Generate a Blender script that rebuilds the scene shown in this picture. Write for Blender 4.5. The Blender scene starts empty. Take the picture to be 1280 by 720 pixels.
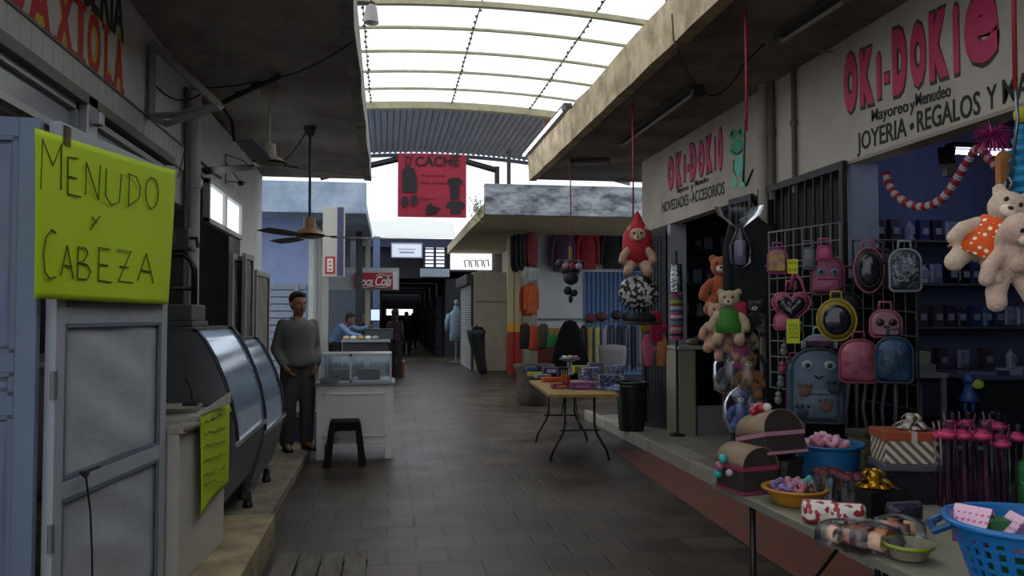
import bpy, bmesh, math, random
from mathutils import Vector, Matrix, Euler, Quaternion
random.seed(7)
R = math.radians
C = bpy.context.scene.collection
# ------------------------------------------------------------------ camera
CAM = Vector((0, 0, 1.55)); F = 1000.0; YAW = R(8.81); PIT = R(2.0)
fw = Vector((math.sin(YAW)*math.cos(PIT), math.cos(YAW)*math.cos(PIT), math.sin(PIT)))
rt = Vector((math.cos(YAW), -math.sin(YAW), 0)); up = rt.cross(fw)
cd = bpy.data.cameras.new('camera'); cam = bpy.data.objects.new('camera', cd); C.objects.link(cam)
cam.location = CAM; cam.rotation_euler = (math.pi/2+PIT, 0, -YAW)
cd.sensor_width = 36; cd.lens = 36*F/1280; cd.clip_start = 0.05; cd.clip_end = 300
bpy.context.scene.camera = cam

def P(px, py, X=None, Y=None, Z=None, D=None):
    "where the line of sight at a photo position meets a plane of the place"
    d = fw + rt*((px-640)/F) + up*((360-py)/F)
    if X is not None: t = (X-CAM.x)/d.x
    elif Y is not None: t = (Y-CAM.y)/d.y
    elif Z is not None: t = (Z-CAM.z)/d.z
    else: t = D
    return CAM + d*t

def V(*a): return Vector(a)
def lin(h):
    h = h.lstrip('#'); o = []
    for i in (0, 2, 4):
        c = int(h[i:i+2], 16)/255
        o.append(c/12.92 if c <= .04045 else ((c+.055)/1.055)**2.4)
    return (*o, 1)

# ------------------------------------------------------------------ materials
def mat(name, col, rough=.6, metal=0, var=.0, vs=4, bump=0, bs=30, col2=None, trans=0, alpha=1, emit=0, sheen=0, spec=.5, stretch=None, coat=0):
    m = bpy.data.materials.new(name); m.use_nodes = True
    nt = m.node_tree; N = nt.nodes; L = nt.links; b = N['Principled BSDF']
    c = lin(col) if isinstance(col, str) else col
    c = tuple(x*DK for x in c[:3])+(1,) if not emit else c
    b.inputs['Base Color'].default_value = c; b.inputs['Roughness'].default_value = rough
    b.inputs['Metallic'].default_value = metal; b.inputs['Alpha'].default_value = alpha
    b.inputs['Transmission Weight'].default_value = trans
    b.inputs['Specular IOR Level'].default_value = spec
    b.inputs['Coat Weight'].default_value = coat
    if sheen: b.inputs['Sheen Weight'].default_value = sheen
    if emit:
        b.inputs['Emission Color'].default_value = c; b.inputs['Emission Strength'].default_value = emit
    if var or bump or col2:
        tc = N.new('ShaderNodeTexCoord'); src = tc.outputs['Object']
        if stretch:
            mp = N.new('ShaderNodeMapping'); mp.inputs['Scale'].default_value = stretch
            L.new(src, mp.inputs['Vector']); src = mp.outputs['Vector']
        if var or col2:
            n = N.new('ShaderNodeTexNoise'); n.inputs['Scale'].default_value = vs; n.inputs['Detail'].default_value = 6
            n.inputs['Roughness'].default_value = .65
            L.new(src, n.inputs['Vector'])
            r = N.new('ShaderNodeValToRGB'); L.new(n.outputs['Fac'], r.inputs['Fac'])
            d = tuple(x*DK for x in lin(col2)[:3])+(1,) if col2 else tuple(x*(1-var) for x in c[:3])+(1,)
            r.color_ramp.elements[0].position = .35; r.color_ramp.elements[1].position = .62
            r.color_ramp.elements[0].color = d; r.color_ramp.elements[1].color = c
            L.new(r.outputs['Color'], b.inputs['Base Color'])
        if bump:
            n2 = N.new('ShaderNodeTexNoise'); n2.inputs['Scale'].default_value = bs; n2.inputs['Detail'].default_value = 4
            L.new(src, n2.inputs['Vector'])
            bp = N.new('ShaderNodeBump'); bp.inputs['Strength'].default_value = bump; bp.inputs['Distance'].default_value = .02
            L.new(n2.outputs['Fac'], bp.inputs['Height']); L.new(bp.outputs['Normal'], b.inputs['Normal'])
    return m
_mc = {}
DK = 1.0  # base colour scale; lowered values stand in for the right side's dimness
def mm(col, rough=.6, **k):
    key = (DK, col, rough, tuple(sorted(k.items())))
    if key not in _mc: _mc[key] = mat('paint_'+col.strip('#'), col, rough, **k)
    return _mc[key]

def tiles(name, c1, c2, mortar, w, h, ms=.01, rough=.5, offset=.0, rot=0, var=.3, rvar=.15, bump=.3):
    m = bpy.data.materials.new(name); m.use_nodes = True
    nt = m.node_tree; N = nt.nodes; L = nt.links; b = N['Principled BSDF']
    tc = N.new('ShaderNodeTexCoord'); mp = N.new('ShaderNodeMapping'); L.new(tc.outputs['Object'], mp.inputs['Vector'])
    mp.inputs['Rotation'].default_value = (0, 0, rot)
    br = N.new('ShaderNodeTexBrick'); br.offset = offset; br.inputs['Scale'].default_value = 1
    br.inputs['Brick Width'].default_value = w; br.inputs['Row Height'].default_value = h; br.inputs['Mortar Size'].default_value = ms
    br.inputs['Mortar Smooth'].default_value = .3
    br.inputs['Color1'].default_value = lin(c1); br.inputs['Color2'].default_value = lin(c2); br.inputs['Mortar'].default_value = lin(mortar)
    L.new(mp.outputs['Vector'], br.inputs['Vector'])
    n = N.new('ShaderNodeTexNoise'); n.inputs['Scale'].default_value = 1.3; n.inputs['Detail'].default_value = 8; L.new(tc.outputs['Object'], n.inputs['Vector'])
    mx = N.new('ShaderNodeMix'); mx.data_type = 'RGBA'; mx.blend_type = 'MULTIPLY'; mx.inputs[0].default_value = var*2
    L.new(br.outputs['Color'], mx.inputs[6]); L.new(n.outputs['Fac'], mx.inputs[7]); L.new(mx.outputs[2], b.inputs['Base Color'])
    mr = N.new('ShaderNodeMapRange'); mr.inputs['To Min'].default_value = rough-rvar; mr.inputs['To Max'].default_value = rough+rvar
    L.new(n.outputs['Fac'], mr.inputs['Value']); L.new(mr.outputs['Result'], b.inputs['Roughness'])
    bp = N.new('ShaderNodeBump'); bp.inputs['Strength'].default_value = bump; bp.inputs['Distance'].default_value = .01; bp.invert = True
    L.new(br.outputs['Fac'], bp.inputs['Height']); L.new(bp.outputs['Normal'], b.inputs['Normal'])
    return m

def checker_mat(name, c1, c2, scale, rough=.5, kind='checker'):
    m = bpy.data.materials.new(name); m.use_nodes = True
    N = m.node_tree.nodes; L = m.node_tree.links; b = N['Principled BSDF']; b.inputs['Roughness'].default_value = rough
    tc = N.new('ShaderNodeTexCoord')
    r = N.new('ShaderNodeValToRGB'); r.color_ramp.interpolation = 'CONSTANT'
    r.color_ramp.elements[0].color = lin(c1); r.color_ramp.elements[1].color = lin(c2); r.color_ramp.elements[1].position = .5
    if kind == 'stripe':
        w = N.new('ShaderNodeTexWave'); w.bands_direction = 'DIAGONAL'; w.inputs['Scale'].default_value = scale
        L.new(tc.outputs['Object'], w.inputs['Vector']); L.new(w.outputs['Fac'], r.inputs['Fac'])
    elif kind == 'dots':
        w = N.new('ShaderNodeTexVoronoi'); w.inputs['Scale'].default_value = scale; w.inputs['Randomness'].default_value = .15
        L.new(tc.outputs['Object'], w.inputs['Vector']); L.new(w.outputs['Distance'], r.inputs['Fac']); r.color_ramp.elements[1].position = .3
    elif kind == 'blobs':
        w = N.new('ShaderNodeTexNoise'); w.inputs['Scale'].default_value = scale; w.inputs['Detail'].default_value = 1
        L.new(tc.outputs['Object'], w.inputs['Vector']); L.new(w.outputs['Fac'], r.inputs['Fac'])
    else:
        w = N.new('ShaderNodeTexChecker'); w.inputs['Scale'].default_value = scale
        L.new(tc.outputs['Object'], w.inputs['Vector']); L.new(w.outputs['Fac'], r.inputs['Fac'])
    L.new(r.outputs['Color'], b.inputs['Base Color'])
    return m

def clear_mat(name, col='#ffffff', alpha=.25, rough=.12):
    "thin clear film or glass: mostly see-through with gloss"
    m = bpy.data.materials.new(name); m.use_nodes = True
    N = m.node_tree.nodes; L = m.node_tree.links; N.remove(N['Principled BSDF']); o = N['Material Output']
    t = N.new('ShaderNodeBsdfTransparent'); t.inputs['Color'].default_value = lin(col)
    g = N.new('ShaderNodeBsdfGlossy'); g.inputs['Roughness'].default_value = rough; g.inputs['Color'].default_value = lin(col)
    fr = N.new('ShaderNodeFresnel'); fr.inputs['IOR'].default_value = 1.25
    ad = N.new('ShaderNodeMath'); ad.operation = 'ADD'; ad.use_clamp = True; ad.inputs[1].default_value = alpha
    mx = N.new('ShaderNodeMixShader'); L.new(fr.outputs[0], ad.inputs[0]); L.new(ad.outputs[0], mx.inputs[0])
    L.new(t.outputs[0], mx.inputs[1]); L.new(g.outputs[0], mx.inputs[2]); L.new(mx.outputs[0], o.inputs['Surface'])
    return m

# ------------------------------------------------------------------ mesh builder
class MB:
    def __init__(s): s.bm = bmesh.new(); s.n = 0
    def _mi(s, k, mi):
        s.bm.faces.ensure_lookup_table()
        for f in s.bm.faces[k:]: f.material_index = mi
    def box(s, c, d, rot=None, mi=0, bev=0):
        k = len(s.bm.faces); b = bmesh.new()
        bmesh.ops.create_cube(b, size=1)
        bmesh.ops.scale(b, vec=Vector(d), verts=b.verts)
        if bev: bmesh.ops.bevel(b, geom=b.edges[:], offset=bev, segments=2, affect='EDGES', profile=.6)
        M_ = Matrix.Translation(Vector(c)) @ (rot.to_matrix().to_4x4() if rot is not None else Matrix())
        bmesh.ops.transform(b, matrix=M_, verts=b.verts)
        s._join(b, k, mi); return s
    def _join(s, b, k, mi):
        me = bpy.data.meshes.new('tmp'); b.to_mesh(me); b.free(); s.bm.from_mesh(me); bpy.data.meshes.remove(me); s._mi(k, mi)
    def bb(s, a, b, mi=0, bev=0):
        a = Vector(a); b = Vector(b)
        return s.box((a+b)/2, [abs(x) for x in (b-a)], mi=mi, bev=bev)
    def ell(s, c, r, rot=None, mi=0, sub=3):
        k = len(s.bm.faces); b = bmesh.new(); bmesh.ops.create_icosphere(b, subdivisions=sub, radius=1)
        if not hasattr(r, '__len__'): r = (r, r, r)
        M_ = Matrix.Translation(Vector(c)) @ (rot.to_matrix().to_4x4() if rot is not None else Matrix()) @ Matrix.Diagonal((*r, 1))
        bmesh.ops.transform(b, matrix=M_, verts=b.verts); s._join(b, k, mi); return s
    def loft(s, rings, mi=0, cap=True, closed=True):
        k = len(s.bm.faces); vs = [[s.bm.verts.new(p) for p in r] for r in rings]; n = len(rings[0])
        for a, b in zip(vs, vs[1:]):
            for i in range(n if closed else n-1):
                j = (i+1) % n
                try: s.bm.faces.new((a[i], a[j], b[j], b[i]))
                except ValueError: pass
        if cap and closed:
            s.bm.faces.new(vs[0][::-1]); s.bm.faces.new(vs[-1])
        s._mi(k, mi); return s
    def tube(s, pts, r, n=8, mi=0, cap=True, close=False):
        pts = [Vector(p) for p in pts]; m = len(pts); rr = r if hasattr(r, '__len__') else [r]*m
        rings = []; prev = None
        for i, p in enumerate(pts):
            if close: t = (pts[(i+1) % m]-pts[i-1])
            else: t = (pts[min(i+1, m-1)]-pts[max(i-1, 0)])
            t = t.normalized() if t.length > 1e-9 else V(0, 0, 1)
            if prev is None:
                a = t.cross(V(0, 0, 1)); a = a if a.length > .1 else t.cross(V(1, 0, 0))
            else:
                a = prev - t*prev.dot(t)
                if a.length < 1e-6: a = t.cross(V(1, 0, 0))
            a.normalize(); prev = a; b = t.cross(a)
            rings.append([p + (a*math.cos(2*math.pi*q/n)+b*math.sin(2*math.pi*q/n))*rr[i] for q in range(n)])
        if close: rings.append(rings[0]); return s.loft(rings, mi, cap=False)
        return s.loft(rings, mi, cap)
    def lathe(s, prof, c=(0, 0, 0), n=24, mi=0, axis=None, cap=True, sq=0):
        c = Vector(c); rot = axis if axis is not None else Matrix.Identity(3)
        rings = []
        for r, z in prof:
            ring = []
            for q in range(n):
                a = 2*math.pi*q/n; ca, sa = math.cos(a), math.sin(a)
                if sq:
                    e = 1/max(abs(ca), abs(sa)); e = 1+(e-1)*sq
                else: e = 1
                ring.append(c + rot @ V(r*ca*e, r*sa*e, z))
            rings.append(ring)
        return s.loft(rings, mi, cap)
    def poly(s, pts, n, th, mi=0):
        "flat outline given thickness along n"
        n = Vector(n).normalized()*th
        a = [Vector(p) for p in pts]; return s.loft([a, [p+n for p in a]], mi)
    def sheet(s, f, nu, nv, mi=0):
        k = len(s.bm.faces); g = [[s.bm.verts.new(f(i/nu, j/nv)) for j in range(nv+1)] for i in range(nu+1)]
        for i in range(nu):
            for j in range(nv): s.bm.faces.new((g[i][j], g[i+1][j], g[i+1][j+1], g[i][j+1]))
        s._mi(k, mi); return s
    def pillow(s, outline, d, o, ux, uz, uy, steps=4, flat=0.0, mi=0, bulge=.5):
        "stuffed shape from a 2D outline: o origin, ux right, uz up, uy outward"
        cx = sum(p[0] for p in outline)/len(outline); cz = sum(p[1] for p in outline)/len(outline)
        rings = []
        lv = [(1-bulge, 0)] + [(1-bulge*(1-math.sin(math.pi/2*t/steps)), .5*d*t/steps) for t in range(1, steps+1)]
        lv += [(1-bulge*(1-math.sin(math.pi/2*(steps-t)/steps))*(1-flat), .5*d+.5*d*t/steps) for t in range(1, steps+1)]
        for k_, y in lv:
            rings.append([o + ux*(cx+(p[0]-cx)*k_) + uz*(cz+(p[1]-cz)*k_) + uy*y for p in outline])
        return s.loft(rings, mi)
    def build(s, name, mats, parent=None, loc=None, smooth=False, remesh=0, sub=0, solid=0, bev=0):
        bmesh.ops.recalc_face_normals(s.bm, faces=s.bm.faces) if not solid else None
        me = bpy.data.meshes.new(name); s.bm.to_mesh(me); s.bm.free()
        mats = mats if isinstance(mats, (list, tuple)) else [mats]
        for m in mats: me.materials.append(m)
        o = bpy.data.objects.new(name, me); C.objects.link(o)
        if parent is not None: o.parent = parent
        if loc is not None: o.location = loc
        if smooth:
            for p in me.polygons: p.use_smooth = True
            if smooth is not True: 
                try: me.set_sharp_from_angle(angle=R(smooth))
                except Exception: pass
        if remesh:
            q = o.modifiers.new('r', 'REMESH'); q.mode = 'VOXEL'; q.voxel_size = remesh; q.use_smooth_shade = True
            q = o.modifiers.new('s', 'SMOOTH'); q.factor = .5; q.iterations = 4
        if solid:
            q = o.modifiers.new('t', 'SOLIDIFY'); q.thickness = solid; q.offset = 0
        if bev:
            q = o.modifiers.new('b', 'BEVEL'); q.width = bev; q.segments = 2; q.limit_method = 'ANGLE'
        if sub:
            q = o.modifiers.new('u', 'SUBSURF'); q.levels = sub; q.render_levels = sub
        return o

def tag(o, label, cat, group=None, kind=None):
    o['label'] = label; o['category'] = cat
    if group: o['group'] = group
    if kind: o['kind'] = kind
    return o
def thing(name, label, cat, loc=(0, 0, 0), rz=0, group=None, rot=None):
    o = bpy.data.objects.new(name, None); C.objects.link(o); o.location = loc
    o.rotation_euler = rot if rot is not None else (0, 0, rz); o.empty_display_size = .1
    return tag(o, label, cat, group)
def struct(o, label=None, cat=None):
    o['kind'] = 'structure'
    if label: o['label'] = label
    if cat: o['category'] = cat
    return o
def dup(root, loc=None, label=None, rz=None, scale=None, group=None):
    r = root.copy(); C.objects.link(r)
    if loc is not None: r.location = loc
    if rz is not None: r.rotation_euler = (0, 0, rz)
    if scale is not None: r.scale = (scale,)*3 if not hasattr(scale, '__len__') else scale
    if label: r['label'] = label
    if group: r['group'] = group
    for ch in list(root.children):
        c = ch.copy(); C.objects.link(c); c.parent = r
        for g in list(ch.children):
            d = g.copy(); C.objects.link(d); d.parent = c
    return r

# ------------------------------------------------------------------ lettering
def text_mesh(s, bold=0, extrude=.05, shear=0, spacing=1):
    cu = bpy.data.curves.new('t', 'FONT'); cu.body = s; cu.offset = bold; cu.extrude = extrude; cu.shear = shear; cu.space_character = spacing
    cu.resolution_u = 3
    ob = bpy.data.objects.new('t', cu); C.objects.link(ob)
    dg = bpy.context.evaluated_depsgraph_get(); me = bpy.data.meshes.new_from_object(ob.evaluated_get(dg))
    bpy.data.objects.remove(ob); return me
def lettering(s, BL, BR, h, m, parent=None, name='lettering', up=V(0, 0, 1), bold=0, shear=0, th=.004, off=0, ref=None, spacing=1, h2=None):
    "writing laid on a surface: baseline from BL to BR, capital height h"
    me = text_mesh(s, bold, .5, shear, spacing)
    xs = [v.co.x for v in me.vertices]; x0, x1 = min(xs), max(xs)
    if ref: x0, x1 = ref
    d = BR-BL; n = d.cross(up).normalized()
    for v in me.vertices:
        tx = (v.co.x-x0)/(x1-x0); hh = h if h2 is None else h+(h2-h)*tx
        v.co = BL + d*tx + up*(v.co.y/.7*hh) + n*(off + (v.co.z+.5)*th)
    inv = parent.matrix_world.inverted() if parent is not None else None
    me.materials.clear(); me.materials.append(m)
    o = bpy.data.objects.new(name, me); C.objects.link(o)
    if parent is not None:
        o.parent = parent
        o.location = -parent.location if parent.rotation_euler.z == 0 else (0, 0, 0)
    return o
def wpart(mb, name, mats, parent, **k):
    "a part whose mesh was made in place coordinates"
    return mb.build(name, mats, parent, loc=-parent.location, **k)
def circ(cx, cy, rx, ry=None, n=14, a0=0, a1=360):
    ry = rx if ry is None else ry
    return [(cx+rx*math.cos(R(a0+(a1-a0)*i/n)), cy+ry*math.sin(R(a0+(a1-a0)*i/n))) for i in range(n + (0 if a1-a0 == 360 else 1))]
def rrect(w, h, r, top=None, n=6):
    "rounded rectangle outline centred in x, from z=0 to h; top radius may differ"
    t = top if top is not None else r; o = []
    for cx, cz, a, q in ((w/2-r, r, -90, r), (w/2-t, h-t, 0, t), (-w/2+t, h-t, 90, t), (-w/2+r, r, 180, r)):
        for i in range(n+1):
            an = R(a+90*i/n); o.append((cx+q*math.cos(an), cz+q*math.sin(an)))
    return o
# ================================================================== THE PLACE
W = 3.5      # right shop front plane
LW = -1.65   # left shop front plane
CR = 3.7     # right canopy underside
CL = 3.4     # left canopy underside
M_floor = tiles('aisle_paving', '#5f5041', '#3c3228', '#2e261f', .40, .30, .011, .42, offset=.5, rot=0, var=.45, rvar=.2, bump=.35)
M_plat = tiles('platform_tile', '#a39d92', '#8e887e', '#5f5a54', .4, .4, .008, .4, var=.25)
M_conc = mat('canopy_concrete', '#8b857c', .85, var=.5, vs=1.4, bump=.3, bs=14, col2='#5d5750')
M_fasc = mat('weathered_cream_fascia', '#c9b694', .85, vs=3.5, bump=.5, bs=18, col2='#8f7c5e')
M_wallw = mat('white_wall', '#d6d6d4', .7, vs=1.2, bump=.15, bs=20, col2='#bebdbb')
M_wallr = mat('cream_shop_wall', '#b9b0a2', .75, vs=1, bump=.12, bs=25, col2='#a2988b')
M_dark = mm('#161516', .7); M_black = mm('#0c0c0d', .5)
M_red_floor = mat('worn_red_floor_paint', '#733628', .75, vs=7, col2='#55423a', bump=.15)

b = MB(); b.bb((-9, -9, -.2), (14, 62, 0)); struct(b.build('floor', M_floor))
# red painted strip along the curb
b = MB(); p0 = P(745, 560, Z=.004); p1 = P(800, 575, Z=.004)
b.loft([[V(2.38, -6, .001), V(2.93, -6, .001), V(2.93, -6, .005), V(2.38, -6, .005)],
        [V(2.40, 5, .001), V(2.93, 5, .001), V(2.93, 5, .005), V(2.40, 5, .005)],
        [V(2.55, 8.9, .001), V(2.95, 8.9, .001), V(2.95, 8.9, .005), V(2.55, 8.9, .005)]])
struct(b.build('trim_1', M_red_floor), 'faded red painted strip on the floor along the right curb', 'floor paint')
# right platform with kerb tiles
b = MB(); b.bb((2.99, -8, 0), (9, 11.2, .13)); struct(b.build('floor_right_platform', M_plat), 'beige tiled raised platform in front of the right shops', 'platform')
M_kerb = tiles('kerb_tile', '#aaa396', '#928b80', '#3e3a36', .6, .4, .012, .5, rot=0)
b = MB()
for i in range(28):
    y = -5+.6*i
    b.bb((2.93, y+.006, 0), (3.0, y+.594, .134), bev=.006)
struct(b.build('kerb_right', mm('#9c958a', .6, var=.3, vs=2)), 'row of pale kerb tiles edging the right platform', 'kerb')
# left plinths
M_cream = mat('chipped_cream_plinth', '#a39370', .8, vs=4, col2='#6f6350', bump=.5, bs=10)
b = MB(); b.bb((LW-2.5, 1.0, 0), (-.74, 5.62, .22), bev=.01); struct(b.build('floor_left_plinth', M_cream), 'cream painted high plinth under the near display fridge', 'plinth')
M_conc2 = mat('worn_concrete_step', '#8d8373', .85, vs=3, col2='#5f584e', bump=.4, bs=12)
b = MB(); b.bb((LW-2.5, 5.62, 0), (-.85, 10.9, .09), bev=.008); struct(b.build('floor_left_step', M_conc2), 'low worn concrete step the man stands on', 'step')

# ---- right side: canopy, wall above openings
b = MB(); b.bb((2.22, -8, CR), (9, 12.35, CR+.3)); struct(b.build('ceiling_right_canopy', M_conc), 'dark concrete underside of the right canopy', 'canopy')
b = MB()
ys = [-8+i*.5 for i in range(42)]
b.loft([[V(2.19, y, CR-.02+.006*math.sin(y*7)), V(2.30, y, CR-.02), V(2.30, y, CR+.36), V(2.17+.01*math.sin(y*3.3), y, CR+.36+.008*math.sin(y*5))] for y in ys if y <= 12.36]+[[V(2.19, 12.38, CR-.02), V(2.3, 12.38, CR-.02), V(2.3, 12.38, CR+.36), V(2.17, 12.38, CR+.36)]])
struct(b.build('trim_2', M_fasc), 'weathered cream edge of the right canopy', 'fascia')
BZ = 2.71
b = MB(); b.bb((W, -8, BZ), (W+.14, 10.72, CR)); struct(b.build('wall_right_upper', M_wallr), 'cream wall above the right shop openings', 'wall')
def ycol(px, X=W): return P(px, 400, X=X).y
y1, y2, y3, y4 = ycol(953), ycol(1068), ycol(1100), ycol(843)
b = MB(); b.bb((W+.03, y2+.15, .13), (W+.14, y1, BZ)); struct(b.build('wall_right_pier', mm('#2a2725', .8, var=.3)), 'wall between the two right shop openings', 'wall')
b = MB(); b.bb((W+.0, y2, .13), (W+.215, y2+.15, BZ)); struct(b.build('column_right', mm('#7f86a0', .7, var=.15)), 'pale blue-grey column beside the near shop opening', 'column')
b = MB(); b.bb((W+.01, 9.62, .13), (W+.22, 9.74, BZ), bev=.005); struct(b.build('column_right', mm('#a2a6b0', .7, var=.15)), 'pale grey column at the far shop opening', 'column')
b = MB(); b.bb((W, 9.75, .13), (W+.14, 10.72, BZ)); struct(b.build('wall_right_end', M_dark), 'dark end wall behind the folded far gate', 'wall')
# interior of right shops
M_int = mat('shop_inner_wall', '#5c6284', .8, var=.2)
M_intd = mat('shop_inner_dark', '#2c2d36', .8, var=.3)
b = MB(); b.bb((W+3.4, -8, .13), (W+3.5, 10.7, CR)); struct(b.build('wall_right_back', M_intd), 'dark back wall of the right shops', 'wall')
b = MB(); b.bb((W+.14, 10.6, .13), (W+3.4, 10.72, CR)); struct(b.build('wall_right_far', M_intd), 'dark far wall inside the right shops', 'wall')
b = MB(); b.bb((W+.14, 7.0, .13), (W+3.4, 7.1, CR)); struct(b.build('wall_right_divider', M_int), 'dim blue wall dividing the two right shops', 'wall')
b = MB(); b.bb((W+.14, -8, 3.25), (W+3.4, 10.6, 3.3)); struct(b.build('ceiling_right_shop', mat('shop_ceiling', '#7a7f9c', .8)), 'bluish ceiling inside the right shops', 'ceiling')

# ---- left side: canopy and front
def CLz(y): return CL+.031*(10.95-y)
M_concl = mat('lightened_canopy_concrete', '#b3aea6', .85, var=.3, vs=1.4, bump=.3, bs=14, col2='#86817a')  # lighter copy of the canopy concrete, standing in for light missing here
b = MB()
for ya, yb_ in ((3.1, 10.95),): b.loft([[V(LW-4, y, CLz(y)), V(-.27, y, CLz(y)), V(-.27, y, CLz(y)+.28), V(LW-4, y, CLz(y)+.28)] for y in (ya, yb_)])  # near end left off, out of view, to let sky light in
struct(b.build('ceiling_left_canopy', M_concl), 'grey concrete underside of the left canopy', 'canopy')
b = MB()
b.loft([[V(-.33, y, CLz(y)-.015), V(-.235+.008*math.sin(y*4.1), y, CLz(y)-.015+.006*math.sin(y*9)), V(-.24, y, CLz(y)+.34), V(-.33, y, CLz(y)+.34)] for y in [3.1+.5*i for i in range(16)]+[10.97]])
struct(b.build('trim_3', mat('grey_canopy_edge', '#a29f99', .85, vs=3, col2='#77736c', bump=.4)), 'pale edge of the left canopy', 'fascia')
SZ = 2.88
b = MB()
b.bb((LW-.12, 1.5, 2.44), (LW, 7.0, 3.62))
b.bb((LW-.12, 7.0, 2.8), (LW, 10.9, CL+.05)); b.bb((LW-.12, 9.35, 0), (LW, 10.9, 2.8))
b.bb((LW-.12, 2.2, 0), (LW, 3.0, 2.44))
struct(b.build('wall_left', M_wallw), 'white painted wall over the left shop front', 'wall')
b = MB(); b.bb((LW-3.2, 3.2, 0), (LW-3.1, 10.9, CL)); b.bb((LW-3.1, 10.8, 0), (LW-.12, 10.9, CL)); b.bb((LW-3.1, 3.2, 0), (LW-.12, 3.3, CL))
struct(b.build('wall_left_back', mat('left_room_wall', '#8d8b84', .8, var=.3)), 'dim inner walls of the left shop', 'wall')
b = MB(); b.bb((LW-3.1, 3.3, 2.42), (LW-.12, 6.95, 2.47)); struct(b.build('ceiling_left_shop', mm('#6d6a64', .8)), 'low ceiling inside the left shop', 'ceiling')
# planked lintel: boards with joints, and thin trim line
M_plank = mat('white_lintel_board', '#c4c3c0', .6, var=.12, vs=3)
b = MB(); y = 1.5
while y < 6.7:
    b.bb((LW, y, 2.72), (LW+.022, min(y+.118, 6.75), SZ+.02), bev=.004); y += .122
struct(b.build('trim_4', M_plank), 'white tongue and groove boards above the left windows', 'panelling')
b = MB(); b.bb((LW, 1.5, 2.66), (LW+.09, 6.2, 2.72), bev=.006); b.bb((LW, 1.5, SZ+.02), (LW+.03, 8.2, SZ+.035))
struct(b.build('trim_5', mm('#77756f', .6, var=.2)), 'grey ledge below the white lintel boards', 'ledge')

# ---- unseen back wall opened at left for light, roof
b = MB(); b.bb((.9, -9, 0), (14, -8.8, 7)); b.bb((.9, -9, 0), (1.1, -1.2, 3.7)); struct(b.build('wall_back_unseen', M_intd), 'added wall and partition out of view, open at left to let light in', 'wall')
XC = 1.45
def vz(x, R0=26.): return 6.55-(x-XC)**2/(2*R0)
m = bpy.data.materials.new('translucent_roof_sheet'); m.use_nodes = True
N = m.node_tree.nodes; L = m.node_tree.links; N.remove(N['Principled BSDF'])
t = N.new('ShaderNodeBsdfTranslucent'); t.inputs['Color'].default_value = (.95, .94, .88, 1)
tr = N.new('ShaderNodeBsdfTransparent'); tr.inputs['Color'].default_value = (.97, .97, .95, 1)
no = N.new('ShaderNodeTexNoise'); no.inputs['Scale'].default_value = 1.2; tc = N.new('ShaderNodeTexCoord')
mp = N.new('ShaderNodeMapping'); mp.inputs['Scale'].default_value = (.35, 3, 1); L.new(tc.outputs['Object'], mp.inputs['Vector']); L.new(mp.outputs[0], no.inputs['Vector'])
mr = N.new('ShaderNodeMapRange'); mr.inputs['To Min'].default_value = .25; mr.inputs['To Max'].default_value = .6; L.new(no.outputs['Fac'], mr.inputs['Value'])
mx = N.new('ShaderNodeMixShader'); L.new(mr.outputs[0], mx.inputs[0]); L.new(t.outputs[0], mx.inputs[1]); L.new(tr.outputs[0], mx.inputs[2]); L.new(mx.outputs[0], N['Material Output'].inputs['Surface'])
M_trans = m
TX0, TX1 = -4.2, 7.6
yy = [18.75-1.25*i for i in range(14)]   # purlin rows
b = MB()
b.sheet(lambda u, v: V(TX0+(TX1-TX0)*u, 1.6+(18.75-1.6)*v, vz(TX0+(TX1-TX0)*u)+.03), 40, 20)
struct(b.build('ceiling', M_trans, solid=.004), 'translucent white barrel roof over the aisle', 'roof')
M_purl = mat('yellowed_steel', '#a8a184', .6, var=.3, vs=6)
for i, y in enumerate(yy):
    b = MB(); big = i == 0 or i == 5
    pts = [V(TX0+(TX1-TX0)*k/30, y, vz(TX0+(TX1-TX0)*k/30)-(.05 if big else .0)) for k in range(31)]
    w = .09 if i == 0 else .05 if big else .03
    hh = .16 if i == 0 else .08 if big else .04
    b.loft([[p+V(0, -w, -hh/2), p+V(0, w, -hh/2), p+V(0, w, hh/2), p+V(0, -w, hh/2)] for p in pts])
    struct(b.build('ceiling_beam', M_purl), 'curved steel purlin under the translucent roof', 'beam')
b = MB()
for X in (-.42, XC, 3.32, 5.2):
    y = 2.6
    while y < 18.7:
        b.box((X+random.uniform(-.02, .02), y, vz(X)-.0), (.05, .035, .03)); y += .27
    b.bb((X-.008, 2.3, vz(X)-.015), (X+.008, 18.7, vz(X)+.01))
struct(b.build('ceiling_bolts', mm('#4c483f', .6)), 'dark roof fixings along the sheet seams', 'fixings')
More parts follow.
